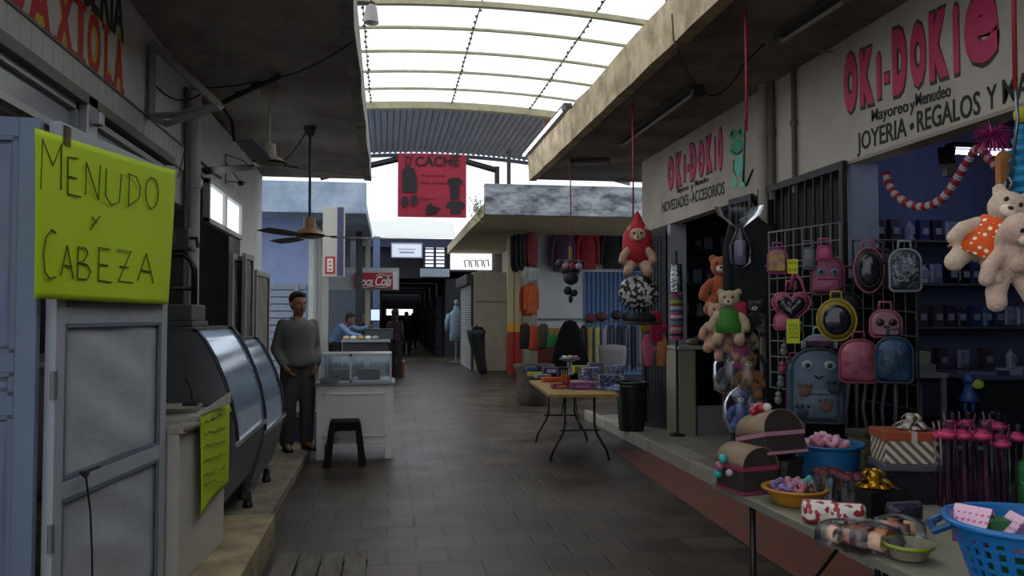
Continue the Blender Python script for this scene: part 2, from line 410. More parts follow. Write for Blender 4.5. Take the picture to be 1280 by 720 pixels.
# corrugated far roof, and unseen near roof made opaque to dim the right
M_corr = mat('blue_grey_corrugated_roof', '#7d8596', .55, metal=.3, var=.25, vs=2, stretch=(2, .3, 1))
def corr(y0, y1, name, lab, m, drop=0):
    b = MB(); n = 590
    b.sheet(lambda u, v: V(TX0+(TX1-TX0)*u, y0+(y1-y0)*v, vz(TX0+(TX1-TX0)*u)+.022*math.cos(u*(TX1-TX0)/.16*2*math.pi)+.03-drop*v), n, 1)
    return struct(b.build(name, m, solid=.003), lab, 'roof')
corr(18.8, 24.6, 'ceiling_corrugated', 'blue-grey corrugated roof beyond the translucent one', M_corr)
corr(-2.2, 1.5, 'ceiling_near_unseen', 'unseen roof over the near aisle, made opaque to dim the right side', M_corr)
for y in (24.5,):
    b = MB(); pts = [V(TX0+(TX1-TX0)*k/30, y, vz(TX0+(TX1-TX0)*k/30)-.07) for k in range(31)]
    b.loft([[p+V(0, -.05, -.05), p+V(0, .05, -.05), p+V(0, .05, .05), p+V(0, -.05, .05)] for p in pts])
    struct(b.build('ceiling_beam', mm('#6a7080', .5)), 'steel rib under the corrugated roof', 'beam')
# brown roof post rising from right canopy
pb = P(832, 28, X=2.35)
b = MB(); b.box((2.42, pb.y, (CR+.3+vz(2.4))/2), (.11, .11, vz(2.4)-CR-.3), bev=.006); b.box((2.42, pb.y, CR+.31), (.22, .22, .02))
struct(b.build('column_roof', mm('#6b3a35', .6, var=.2)), 'rust-brown steel post from the right canopy to the roof', 'post')
b = MB(); b.box((2.42, 12.1, CR+.6), (.1, .1, .6), bev=.005); struct(b.build('column_roof', mm('#5b2c28', .6)), 'short rust-brown stub on the end of the right canopy', 'post')

# ---- further buildings
M_blue = mat('pale_blue_fascia', '#a9b9d0', .8, vs=2, col2='#8497b0', bump=.3)
FY = 16.4
pL0 = P(308, 222, Y=FY); pL1 = P(458, 267, Y=FY); zb = P(458, 267, Y=FY).z; zt = P(458, 222, Y=FY).z
b = MB(); b.bb((-4.6, FY, zb), (pL1.x, FY+.15, zt-.1), bev=.01)
b.bb((-4.6, FY+.15, zb), (pL1.x, 22.5, zb+.22)); struct(b.build('wall_left_canopy_far', M_blue), 'pale blue fascia of the far left canopy', 'canopy')
px = P(386, 300, Y=17.6)
b = MB(); b.bb((-6, 17.6, 0), (px.x, 17.8, zb)); struct(b.build('wall_left_far', mat('blue_washed_wall', '#8fa2cc', .75, var=.15, vs=1.5)), 'pale blue wall beyond the left shops', 'wall')
b = MB(); z = 0
while z < 2.1:
    b.bb((-3.6, 17.53, z+.012), (px.x-.05, 17.6, z+.14), bev=.006); z += .15
b.bb((-3.62, 17.5, 0), (-3.5, 17.6, 2.2)); b.bb((px.x-.28, 17.5, 0), (px.x-.2, 17.6, 2.2))
struct(b.build('trim_6', mm('#8b96a8', .6, var=.2)), 'grey-blue horizontal slats on the far left wall', 'slats')
# white side wall and post with header
p = P(403, 300, Y=18.5)
q = P(411, 300, Y=18.5)
b = MB(); b.bb((px.x, 17.6, 0), (px.x+.1, 21, zb)); b.bb((p.x, 18.4, 0), (q.x, 18.55, zb))
struct(b.build('wall_left_post', mm('#c6c8c4', .6, var=.1)), 'white post at the corner of the far left stall', 'post')
h0 = P(409, 362, Y=21); h1 = P(498, 335, Y=21)
b = MB(); b.bb((q.x-.3, 21, h0.z), (h1.x+.02, 21.15, h1.z)); struct(b.build('trim_7', mm('#c3cbd4', .6)), 'white header board over the far stall', 'header')
b = MB(); b.bb((-6, 21.2, h1.z), (P(438, 300, Y=21.2).x, 21.3, zb)); b.bb((-6, 25.0, 0), (-.9, 25.1, 4.2))
struct(b.build('wall_left_stall', mm('#747c88', .7, var=.2)), 'grey walls around the far stall', 'wall')
for a, c, nm, hx in ((444, 453, '#3b4048', 'dark grey post beside the red drink sign'), (456, 463, '#b9b6a4', 'pale post with dark holes beside the dark post')):
    yq = 20 if a == 444 else 21.35
    s0 = P(a, 420, Y=yq); s1 = P(c, 300, Y=yq)
    b = MB(); b.bb((s0.x, yq, 0), (s1.x, yq+.15, zb))
    struct(b.build('column_far', mm(nm, .6, var=.15)), hx, 'post')

# right far building
f0 = P(606, 268, Y=FY); f1 = P(606, 229, Y=FY)
M_wfas = mat('mould_stained_fascia', '#a5abb4', .85, vs=2.2, col2='#4a4d54', bump=.4, stretch=(1, 1, 2.2))
b = MB(); b.bb((f0.x, FY, f0.z), (9, FY+.16, f1.z), bev=.015)
struct(b.build('wall_right_fascia_far', M_wfas), 'mould-stained grey fascia of the far right canopy', 'fascia')
b = MB(); b.bb((f0.x, FY+.16, f0.z), (9, 27, f0.z+.25))
struct(b.build('ceiling_right_far', mat('cream_soffit', '#bcae8a', .8, var=.2, vs=1)), 'cream underside of the far right canopy', 'canopy')
SY = 20.5   # clothes shop wall
a = P(672, 300, Y=SY); c_ = P(800, 300, Y=SY)
b = MB(); b.bb((a.x, SY, 0), (P(729, 300, Y=SY).x, SY+.12, f0.z)); struct(b.build('wall_clothes_shop', mm('#a7abb0', .7, var=.1)), 'pale grey panel wall of the clothes shop', 'wall')
b = MB(); b.bb((P(729, 300, Y=SY).x, SY, P(760, 340, Y=SY).z), (9, SY+.12, f0.z)); struct(b.build('wall_clothes_upper', mm('#a7abb0', .7, var=.1)), 'pale wall over the blue panel', 'wall')
M_bl = tiles('blue_corrugated_panel', '#5b82b4', '#5277a8', '#3c5f8d', .12, 5, .012, .5)
b = MB(); b.bb((P(729, 340, Y=SY).x, SY+.02, 0), (9, SY+.1, P(760, 340, Y=SY).z))
x = P(729, 340, Y=SY).x
while x < 7.5:
    b.bb((x, SY-.02, .1), (x+.05, SY+.03, P(760, 340, Y=SY).z)); x += .12
struct(b.build('wall_clothes_blue', mm('#41618c', .6)), 'blue ribbed panel in the clothes shop', 'wall')
# painted dado yellow/red
zr0 = P(680, 410, Y=SY).z; zr1 = P(680, 424, Y=SY).z
b = MB(); b.bb((a.x-.01, SY-.02, 0), (P(735, 300, Y=SY).x, SY, zr1), mi=0); b.bb((a.x-.01, SY-.02, zr1), (P(735, 300, Y=SY).x, SY, zr0), mi=1)
struct(b.build('trim_8', [mm('#64201c', .7), mm('#80601f', .7)]), 'red and yellow painted dado of the clothes shop', 'dado')
b = MB(); b.box(((a.x+P(729, 0, Y=SY).x)/2, SY-.02, P(700, 399, Y=SY).z), (P(729, 0, Y=SY).x-a.x, .04, .05)); struct(b.build('trim_9', mm('#4d5258', .5)), 'dark rail across the grey panel', 'rail')
# side wall of clothes shop along the aisle side
sx = P(640, 400, Y=21.3).x
b = MB(); b.bb((P(660, 300, Y=SY+1).x, SY+.12, 0), (P(672, 300, Y=SY+1).x, 26.5, f0.z)); struct(b.build('wall_clothes_side', mm('#a69f8a', .7)), 'side wall of the clothes shop', 'wall')
# yellow and red pillars
for i, (x0, x1) in enumerate(((634, 642), (642.5, 651))):
    s0 = P(x0, 400, Y=21.2+.0*i); s1 = P(x1, 400, Y=21.2)
    zr, zy = P(640, 415, Y=21.2).z, P(640, 403, Y=21.2).z
    cx = (s0.x+s1.x)/2; rr = (s1.x-s0.x)/2
    b = MB()
    for z0, z1, k in ((0, zr, 0), (zr, zy, 1), (zy, f0.z, 2)):
        b.lathe([(rr, z0), (rr, z1)], (cx, 21.2, 0), 16, mi=k, sq=.8)
    struct(b.build('pillar_far', [mm('#a52d22', .6), mm('#cf9c2c', .6), mm('#b5ab88', .7)]), ('left' if i == 0 else 'right')+' cream pillar of the pair, red and yellow at its foot', 'pillar')
# closed cream unit with roller shutter
cy = 22.5
k0 = P(592, 340, Y=cy); k1 = P(633, 340, Y=cy)
b = MB(); b.bb((k0.x, cy, 0), (k1.x, cy+3.2, k0.z), bev=.01)
struct(b.build('wall_cream_unit', mat('cream_unit', '#b3ad98', .7, var=.12)), 'cream box unit beside the shutter', 'wall')
b = MB(); b.bb((k0.x+.03, cy-.01, P(600, 378, Y=cy).z), (k1.x, cy+.0, P(600, 376.5, Y=cy).z)); struct(b.build('trim_10', mm('#6d685a', .6)), 'seam across the cream unit', 'seam')
# ================================================================== LEFT SIDE
M_door = mat('blue_grey_enamel', '#6d7d98', .45, var=.12, vs=3, bump=.08, bs=8)
M_doorw = mat('pale_grey_enamel', '#a9afb8', .5, var=.12, vs=4, bump=.06, bs=10)
M_sheet = mat('dented_white_sheet', '#b4bac4', .45, var=.15, vs=1.2, bump=.9, bs=1.6, stretch=(1, 1, 2.2))
M_chr = mm('#c9ccd0', .25, metal=.9)
M_steel = mm('#8d9196', .4, metal=.7)
def leaf(name, label, p0, p1, z0, z1, rails, frame, sheet, fw_=.05, th=.04, group=None, handle=False):
    "a framed metal leaf standing between two floor points"
    d = (p1-p0); d.z = 0; L_ = d.length; ang = math.atan2(d.y, d.x)
    t = thing(name, label, 'door', (p0.x, p0.y, z0), ang, group)
    b = MB(); H = z1-z0
    b.bb((0, -th/2, 0), (fw_, th/2, H), bev=.004); b.bb((L_-fw_, -th/2, 0), (L_, th/2, H), bev=.004)
    zs = sorted([0]+list(rails)+[H-fw_])
    for z in zs: b.bb((fw_, -th/2+.002, z), (L_-fw_, th/2-.002, z+fw_), bev=.003)
    b.build('door_frame', frame, t)
    for z, zn in zip(zs, zs[1:]):
        b = MB()
        def f(u, v, z=z, zn=zn): 
            return V(fw_+(L_-2*fw_)*u, .007*math.sin(9*u+z*5+14*v)*math.sin(3.1*u)*1., z+fw_+(zn-z-fw_)*v)
        b.sheet(f, 10, 24); b.build('door_panel', sheet, t, solid=.004, smooth=True)
        b = MB()
        for s in (-1, 1):
            b.bb((fw_, s*.012, z+fw_), (fw_+.018, s*.018, zn)); b.bb((L_-fw_-.018, s*.012, z+fw_), (L_-fw_, s*.018, zn))
            b.bb((fw_, s*.012, zn-.014), (L_-fw_, s*.018, zn)); b.bb((fw_, s*.012, z+fw_), (L_-fw_, s*.018, z+fw_+.014))
        b.build('door_beading', mm('#6b7587', .5), t)
    return t, L_, H, ang
A0 = V(-1.85, 3.05, 0); A1 = V(-1.235, 3.09, 0)
ta, *_ = leaf('metal_door', 'blue-grey metal door leaf at the left edge of the picture', A0, A1, .25, 2.26, [.95, 1.10], M_door, M_door, fw_=.07)
B0 = V(-1.21, 3.13, 0); B1 = V(-1.085, 4.13, 0)
tb, LB, HB, angB = leaf('metal_door', 'white metal door leaf carrying the yellow menu poster', B0, B1, .25, 2.265, [.62, 1.27], M_doorw, M_sheet, fw_=.065)
b = MB()
for z in (.5, 1.05, 1.9): b.tube([(-.008, -.02, z-.05), (-.008, -.02, z+.05)], .012, 10)
b.build('hinge', M_steel, tb)
# rope tied to the middle rail
def PB(px, py, off=0):
    "sight line onto the plane of the second leaf"
    nrm = (B1-B0).cross(V(0, 0, 1)).normalized(); d = P(px, py, D=1)-CAM
    t = ((B0+nrm*off)-CAM).dot(nrm)/d.dot(nrm); return CAM+d*t
nB = (B1-B0).cross(V(0, 0, 1)).normalized()
k = PB(107, 592, .05)
b = MB(); b.tube([k+V(0, 0, -.0), PB(113, 640, .035), PB(115, 690, .035), PB(116, 760, .035)], .004, 6)
b.tube([PB(100, 590, .045), PB(106, 596, .055), PB(112, 588, .055), PB(124, 583, .045)], .006, 6); b.ell(k, .014, sub=2)
tag(b.build('rope', mm('#23201e', .9)), 'dark rope knotted to the middle rail of the white door leaf', 'rope')
# poster
M_post = mat('fluorescent_yellow_card', '#c3e20a', .7, var=.06, vs=2)
cs = [PB(42, 160, .05), PB(217, 213, .05), PB(211, 381, .05), PB(45, 373, .05)]
def poster_pt(u, v):
    a = cs[0].lerp(cs[1], u); c = cs[3].lerp(cs[2], u); p = a.lerp(c, v)
    return p + nB*(.006*math.sin(5*u+2)*math.sin(3*v+1) + .012*max(0, u-.93)*8*(1-v))
b = MB(); b.sheet(poster_pt, 24, 24)
tp = b.build('paper_poster', M_post, smooth=True, solid=.002); tag(tp, 'bright yellow handwritten menu poster taped to the white door leaf', 'poster')
strokes = [
 [(50.6,236),(53,174),(66,207),(77,180),(76.5,237)], [(98,198),(85,196),(85,242),(101,246)], [(85,220),(96,223)],
 [(107,243),(108,203),(123,250),(125.5,206)], [(133,211),(132,245),(139,256),(149,253),(152,217)],
 [(162,217),(160.5,257)], [(160,217),(170,221),(175.5,234),(174,248),(160,258)], [(x+190, y+241) for x, y in circ(0, 0, 8, 19.5, 14)]+[(198, 241)],
 [(115,271),(121,279)], [(125,270),(113,287)],
 [(70,291),(65,287),(58,296),(54.5,318),(56,340),(62,348),(70,346)], [(76,345),(84,307),(92,349)], [(79,331),(90,333)],
 [(97,347),(98,308),(107,310),(110,317),(105,326),(98,328),(109,331),(114,340),(109,349),(97,348)],
 [(138,312),(124,309),(123,350),(140,353)], [(124,330),(135,332)], [(147,312),(164,314),(148,351),(166,353)], [(150,333),(161,334)],
 [(172,351),(183,317),(192,354)], [(176,337),(188,340)]]
b = MB()
for s in strokes: b.tube([PB(x, y, .056) for x, y in s], .0028, 6)
o = b.build('handwriting', mm('#4c5a12', .8), tp)
b = MB(); q = PB(84, 170, .056); b.box(q, (.004, .05, .07), rot=Euler((0, 0, angB-math.pi/2))); b.build('tape', clear_mat('tape', '#f5f5e8', .3), tp)

# window frames with grey panes above the doors
def transom(name, y0, y1, z0, z1, n, lab):
    t = thing(name, lab, 'window', (LW, y0, z0)); b = MB(); w_, h_ = y1-y0, z1-z0; f = .035
    b.bb((0, 0, 0), (.045, w_, f)); b.bb((0, 0, h_-f), (.045, w_, h_))
    for i in range(n+1): 
        y = (w_-f)*i/n; b.bb((0, y, 0), (.045, y+f, h_))
    b.build('window_frame', M_steel2, t)
    for i in range(n):
        a = (w_-f)*i/n+f; c = (w_-f)*(i+1)/n
        b = MB(); b.bb((.008, a, f), (.014, c, h_-f)); b.build('pane', M_pane, t)
    return t
M_steel2 = mm('#a3a5a6', .4, metal=.4); M_pane = mm('#8f949b', .25, spec=.6)
transom('window', 2.2, 4.45, 2.46, 2.66, 2, 'long frosted transom window under the white lintel boards')
transom('window', 4.62, 6.3, 2.46, 2.64, 1, 'short frosted transom window with an aluminium frame over the poster')
b = MB(); b.bb((LW, 4.46, 2.43), (LW+.09, 4.6, 2.72), bev=.008); b.box((LW+.1, 4.53, 2.6), (.08, .06, .07), bev=.01)
struct(b.build('trim_11', M_steel2), 'aluminium bracket post between the transom windows', 'post')

# painted shop lettering
sg = thing('painted_sign', 'red and black painted shop name high on the left wall', 'sign', (LW, 5, 3))
def PL(px, py): return P(px, py, X=LW)
M_let_y = mm('#d8b22a', .7); M_let_r = mm('#c3262a', .6); M_let_k = mm('#1a1a1c', .6)
def lw_text(s, a, c, h, m, bold, off, ref=None): 
    return lettering(s, PL(*a), PL(*c), h, m, sg, bold=bold, off=off, ref=ref, up=V(0, 0, 1), th=.0025)
def serif_text(word, a, c, h, spans):
    "slab letters with a yellow outline, one by one"
    A, Cc = PL(*a), PL(*c)
    for ch, (u0, u1) in zip(word, spans):
        q0, q1 = A.lerp(Cc, u0), A.lerp(Cc, u1)
        for mt, bo, of in ((M_let_y, .1, .001), (M_let_r, .025, .004)):
            lettering(ch, q0, q1, h, mt, sg, bold=bo, off=of, th=.0025)
serif_text('AXIOLA', (33, 27), (154, 119), .325, [(0.005, .19), (.225, .40), (.445, .495), (.545, .69), (.74, .83), (.86, .99)])
serif_text('O', (2, 3), (30, 24), .325, [(0, 1)])
A_, C_ = PL(33, 27), PL(154, 119)
b = MB()   # slab serifs on the stems
for u0, u1, zt_ in ((.0, .07, 0), (.13, .2, 0), (.22, .29, 0), (.35, .42, 0), (.22, .29, 1), (.35, .42, 1), (.43, .52, 0), (.43, .52, 1), (.71, .79, 1), (.845, .89, 0), (.96, 1.0, 0)):
    q0, q1 = A_.lerp(C_, u0), A_.lerp(C_, u1); z = zt_*(.325-.03)
    b = MB(); b.bb((LW+.0045, q0.y, min(q0.z, q1.z)+z), (LW+.0075, q1.y, min(q0.z, q1.z)+z+.035)); wpart(b, 'letter_serif', M_let_r, sg)
lettering('CERIA', PL(97, -6), PL(154, 53), .30, M_let_k, sg, bold=.02, off=.002, th=.003)

# metal bracket frame high on the wall, with lamp arm
t = thing('wall_bracket', 'grey steel wall bracket high on the left wall', 'bracket', (LW, 6.9, 3))
b = MB(); g = [PL(187, 60), PL(187, 148)]
def bar(b, a, c, r=.018): b.tube([a, c], r, 4)
g0 = P(190, 55, X=LW+.03); g1 = P(188, 145, X=LW+.03)
e = P(275, 133, X=LW+.62); e2 = P(208, 155, X=LW+.25)
bar(b, g0, g1, .03); bar(b, g0, e, .03); bar(b, g1, P(228, 143, X=LW+.3), .022); bar(b, g1, e2, .022); bar(b, e2, e, .022); bar(b, P(228, 143, X=LW+.3), e, .03)
wpart(b, 'bracket_frame', mm('#8d8a86', .6, var=.2), t)
# vertical pipes
b = MB(); yc = P(242, 200, X=LW+.06).y
b.lathe([(.055, .0), (.055, CL)], (LW+.06, yc, 0), 20); 
for z in (1.2, 2.6): b.lathe([(.066, z), (.066, z+.07)], (LW+.06, yc, 0), 20)
tag(b.build('drain_pipe', mm('#b7b6b2', .5, var=.12), smooth=40), 'white drain pipe running up the left wall', 'pipe')
b = MB(); b.lathe([(.02, .09), (.02, CL)], (LW+.03, yc-.14, 0), 10); tag(b.build('conduit_pipe', mm('#55504a', .6)), 'thin dark conduit beside the white drain pipe', 'pipe')

# transom with bright panes beyond the pipe
yw0, yw1 = P(256, 260, X=LW).y, P(299, 280, X=LW).y
M_gloww = mat('glowing_frosted_pane', '#eef4ff', .4, emit=1.1)  # emission stands in for the brightness beyond the pane
t = thing('window', 'bright high window with white frame on the left wall', 'window', (LW, yw0, 2.40)); b = MB(); w_ = yw1-yw0
zA, zB = 0, .5
for y in (0, w_*.45, w_-.05): b.bb((-.02, y, 0), (.04, y+.05, .4), bev=.004)
b.bb((-.02, 0, 0), (.04, w_, .045)); b.bb((-.02, 0, .36), (.05, w_, .41))
b.build('window_frame', mm('#c9c9c7', .5), t)
b = MB(); b.bb((0, .05, .045), (.004, w_*.45, .36)); b.build('pane', M_gloww, t)
b = MB(); b.bb((0, w_*.45+.05, .045), (.004, w_-.05, .36)); b.build('pane', M_gloww, t)

# ---- white metal leaves standing open near the man
for (x0, x1, yt, X, lab) in ((289, 304, 316, LW+.12, 'nearest narrow white door leaf folded open behind the fridges'), (305, 316, 316, LW+.2, 'second narrow white door leaf folded open behind the fridges'), (319, 336, 337, LW+.15, 'shorter narrow white door leaf closest to the standing man')):
    a = P(x0, yt, X=X); c = P(x1, yt, X=X+.02)
    leaf('metal_door', lab, V(a.x, a.y, 0), V(c.x, c.y, 0), .1, a.z, [.9], mm('#a9a79f', .5, var=.1), mm('#77736b', .5), fw_=.05)

# ---- shop interior behind counter: back furniture
t = thing('wall_cabinet', 'dark back counter seen inside the left shop', 'cabinet', (LW-.9, 4.2, .22))
b = MB(); b.bb((-.5, 0, 0), (0, 3.6, .95), bev=.01); b.build('cabinet_body', mm('#4b463f', .6, var=.3), t)
b = MB(); b.bb((-.55, -.03, .95), (.03, 3.63, .99), bev=.005); b.build('worktop', mm('#8b8478', .4), t)
for k in range(4):
    b = MB(); b.bb((0, .08+.88*k, .08), (.02, .88*k+.86, .88), bev=.004); d = b.build('cabinet_door', mm('#5a544c', .6), t)
    b = MB(); b.tube([(.035, .8+.88*k-.04, .5), (.035, .8+.88*k-.04, .62)], .008, 6); b.build('handle', M_steel, d)

# ---- service counter with marble top
t = thing('service_counter', 'off-white counter with worn stone top at the left shop', 'counter', (-1.01, 4.16, .22), rz=-math.atan2(.06, .84))
b = MB(); b.bb((-.42, 0, 0), (0, .82, .75), bev=.008); b.build('counter_body', mat('off_white_counter', '#c0bab0', .6, var=.15, vs=2), t)
b = MB(); b.bb((-.44, -.01, .75), (.03, .835, .79), bev=.008); b.build('counter_top', mat('worn_stone_top', '#bdb7ac', .35, vs=8, col2='#7b746b'), t)
b = MB()
for i in range(7): b.ell((.028+random.uniform(-.004, .006), .05+.12*i, .77), (.012, .07, .018), sub=2)
b.build('chipped_edge', mat('chipped_edge', '#8d7f73', .8, vs=20, col2='#4b4039'), t, smooth=True)
# second yellow note
def PC(px, py, o=.012):
    "sight line onto the counter's front face"
    c0 = V(-1.01, 4.16, 0); dr = V(.06, .84, 0).normalized(); nn = V(dr.y, -dr.x, 0); d = P(px, py, D=1)-CAM
    return CAM+d*(((c0+nn*(o+.02))-CAM).dot(nn)/d.dot(nn))
c2 = [PC(250, 518), PC(287, 505, .03), PC(284, 603), PC(250, 646)]
b = MB(); b.sheet(lambda u, v: c2[0].lerp(c2[1], u).lerp(c2[3].lerp(c2[2], u), v)+V(.006*math.sin(6*u+2*v), 0, 0), 14, 16)
t2 = b.build('paper_note', mat('yellow_card_small', '#b9cf14', .7, var=.08), smooth=True, solid=.002); tag(t2, 'yellow handwritten paper note hanging from the counter edge', 'poster')
b = MB()
for r_ in range(6):
    y = 528+r_*16
    b.tube([PC(255+ (i*3.3), y-(i*1.2)+ random.uniform(-4, 3), .024) for i in range(9)], .0022, 5)
b.build('handwriting', mm('#5d6a12', .8), t2)
b = MB(); b.sheet(lambda u, v: PC(250, 516, .02).lerp(PC(288, 490, .05), u).lerp(PC(250, 519, .02).lerp(PC(288, 503, .05), u), v), 6, 3); b.build('crumpled_top', mm('#b4ada3', .6), t2, solid=.006)
# small things on the counter
t = thing('weighing_tray', 'low white tray with dark clip on the counter top', 'tray', (-1.2, 4.8, 1.01)); t.rotation_euler = (0, 0, .1)
b = MB(); b.lathe([(.13, 0), (.155, .03), (.147, .03), (.125, .006)], n=20, sq=.6); b.build('tray', mm('#a49f96', .4), t)
b = MB(); b.bb((.05, -.03, .03), (.13, .02, .045), bev=.004); b.tube([(.1, 0, .045), (.09, .01, .12), (.06, 0, .19)], .004, 6); b.build('clip', M_black, t)

# ---- slicer / scale frame over fridge
def scale_rack():
    a = P(243, 405, X=-1.42)
    t = thing('meat_scale', 'dark counter scale with tubular frame on top of the near fridge', 'scale', (-1.36, 5.3, 1.482))
    b = MB(); b.bb((-.2, -.12, .0), (.17, .32, .035), bev=.006); b.bb((-.2, -.1, .035), (.16, .28, .14), bev=.01); b.build('scale_body', mm('#5b5b5a', .45, metal=.3), t)
    b = MB(); b.tube([(-.3, .0, .14), (-.3, .0, .40), (-.25, 0, .46), (.08, 0, .46), (.13, 0, .42), (.15, 0, .36), (.15, 0, .14)], .02, 10); b.tube([(-.3, 0, .24), (.15, 0, .24)], .014, 8)
    b.build('tubular_frame', mm('#2c1612', .4), t, smooth=True)
    b = MB(); b.bb((-.14, -.04, .49), (.12, .06, .62), bev=.012); b.bb((-.16, -.05, .48), (.14, .07, .5)); b.tube([(.12, 0, .56), (.16, 0, .56), (.17, 0, .50)], .012, 8); b.build('display_head', mm('#1d2022', .4), t)
    b = MB(); b.bb((-.11, -.045, .525), (.05, -.042, .59)); b.build('screen', mm('#43504c', .2), t)
scale_rack()

# ---- curved glass display fridges
M_fr = mat('fridge_grey', '#6c6f73', .4, metal=.3, var=.15); M_cglass = mat('fridge_glass_painted_reflection', '#a9c4e2', .13, metal=.45, var=.25, vs=1.2, stretch=(1, .4, 3))  # pale blue glass colour stands in for the roof's reflection
M_frd = mm('#202225', .5)
def fridge(name, label, y0, L_, z0, xf, h, sc_=1.0, stuffx=True):
    # profile in x (towards aisle) and z
    t = thing(name, label, 'display fridge', (xf, y0, z0))
    prof = [(-.27, h), (-.235, h-.01), (-.19, h-.07), (-.135, h-.17), (-.08, h-.30), (-.035, h-.44), (-.008, h-.58), (0, h-.68)]
    low = [(0, h-.68), (-.005, .52), (-.03, .4), (-.06, .3), (-.10, .18)]
    for s, nm in ((0, 'end_panel'), (L_-.03, 'end_panel')):
        b = MB(); out = [(x, z) for x, z in prof+low[1:]]+[(-.62, .12), (-.62, h)]
        b.loft([[V(x, s, z) for x, z in out], [V(x, s+.03, z) for x, z in out]]); b.build(nm, mm('#606366', .3) if s == 0 else M_fr, t)
    b = MB(); b.loft([[V(x, .035, z) for x, z in prof], [V(x, L_-.035, z) for x, z in prof]], closed=False, cap=False); b.build('curved_glass', M_cglass, t, smooth=True)
    for s in (.0, L_-.03):
        b = MB(); b.tube([(x+.006, s+.015, z+.006) for x, z in prof], .013, 8); b.build('glass_trim', mm('#3c4248', .3, metal=.5), t, smooth=True)
    b = MB(); b.loft([[V(x, .03, z) for x, z in low]+[V(-.15, .03, .12), V(-.15, .03, h-.68)], [V(x, L_-.03, z) for x, z in low]+[V(-.15, L_-.03, .12), V(-.15, L_-.03, h-.68)]]); b.build('lower_front', M_fr, t)
    b = MB(); b.bb((-.004, 0, h-.70), (.02, L_, h-.665), bev=.005); b.build('bumper_rail', M_chr, t)
    b = MB(); b.bb((-.62, 0, h-.005), (-.26, L_, h+.02), bev=.004); b.build('top_shelf', mm('#5a5d60', .4, metal=.4), t)
    b = MB(); b.bb((-.6, .04, .12), (-.57, L_-.04, h-.01)); b.bb((-.58, .04, .12), (-.14, L_-.04, .5)); b.build('inner_casing', mm('#4f5052', .5), t)
    b = MB(); b.bb((-.56, .05, h-.42), (-.12, L_-.05, h-.405)); b.build('wire_shelf', M_steel, t)
    for yy_ in (.1, L_-.1):
        for xx in (-.52, -.13):
            b = MB(); b.lathe([(.035, 0), (.042, .02), (.03, .05), (.022, .12)], (xx, yy_, 0), 12); b.build('foot', M_frd, t)
    return t
yN = P(297, 640, X=-.97).y
fridge('display_fridge', 'near curved glass display fridge beside the stone counter', 5.04, 1.14, .22, -.90, 1.24)
fridge('display_fridge', 'far curved glass display fridge beside the standing man', 6.3, 1.15, .09, -.92, 1.26)
# a grey metal frame between fridge and wall
# ---- ceiling fans
def fan(name, label, top, drop, r, phi, col, blade_col, canopyc, sc_=1, group=None):
    t = thing(name, label, 'ceiling fan', top)
    b = MB(); b.lathe([(.02, 0), (.075*sc_, -.0), (.08*sc_, -.03), (.05*sc_, -.085), (.02, -.1)], n=20); b.build('ceiling_cup', canopyc, t, smooth=40)
    b = MB(); b.tube([(0, 0, -.08), (0, 0, -drop)], .013, 10); b.build('down_rod', canopyc, t)
    b = MB(); b.lathe([(.03, -drop+.09), (.058, -drop+.08), (.062, -drop-.02), (.12, -drop-.05), (.14, -drop-.08), (.12, -drop-.105), (.05, -drop-.12), (0.01, -drop-.122)], n=28); b.build('motor_housing', col, t, smooth=40)
    b = MB(); b.lathe([(.143, -drop-.075), (.155, -drop-.085), (.143, -drop-.097)], n=28, cap=False); b.build('rim_ring', mm('#2b2622', .4, metal=.5), t)
    for q in range(3):
        a = R(phi+120*q); u = V(math.cos(a), math.sin(a), 0); n = V(-math.sin(a), math.cos(a), 0)
        b = MB(); z = -drop-.095
        b.loft([[u*.12+n*s*.02+V(0, 0, z+k) for s, k in ((-1, 0), (1, 0), (1, .006), (-1, .006))], [u*.26+n*s*.03+V(0, 0, z+k) for s, k in ((-1, 0), (1, 0), (1, .006), (-1, .006))]])
        arm = b.build('blade', blade_col, t)
        b = MB(); rings = []
        for f_ in range(8):
            s_ = .2+(r-.2)*f_/7; w_ = .055+.022*math.sin(math.pi*f_/7*.9); tw = .17
            rings.append([u*s_+n*w_*k+V(0, 0, z-.01+tw*w_*k+e_) for k, e_ in ((-1, 0), (1, 0), (1, .004), (-1, .004))])
        b.loft(rings); b.build('blade_plate', blade_col, arm)
    return t
tp_ = P(337, 110, Z=3.53)
M_fanw = mm('#b9b2a4', .45, var=.15)
fan('ceiling_fan', 'white ceiling fan with long dark blades on a white rod, nearer of two', (tp_.x, tp_.y, CLz(tp_.y)), .56, 1.0, 28, M_fanw, mm('#2a2623', .45), M_fanw)
tq = P(388, 158, Z=CL)
fan('ceiling_fan', 'brass-coloured ceiling fan on a thin dark rod, farther of two', (tq.x, min(tq.y, 10.5), CL), .98, .75, 3, mm('#a07f58', .4), mm('#4c3c30', .5), mm('#2b2927', .5), .8)
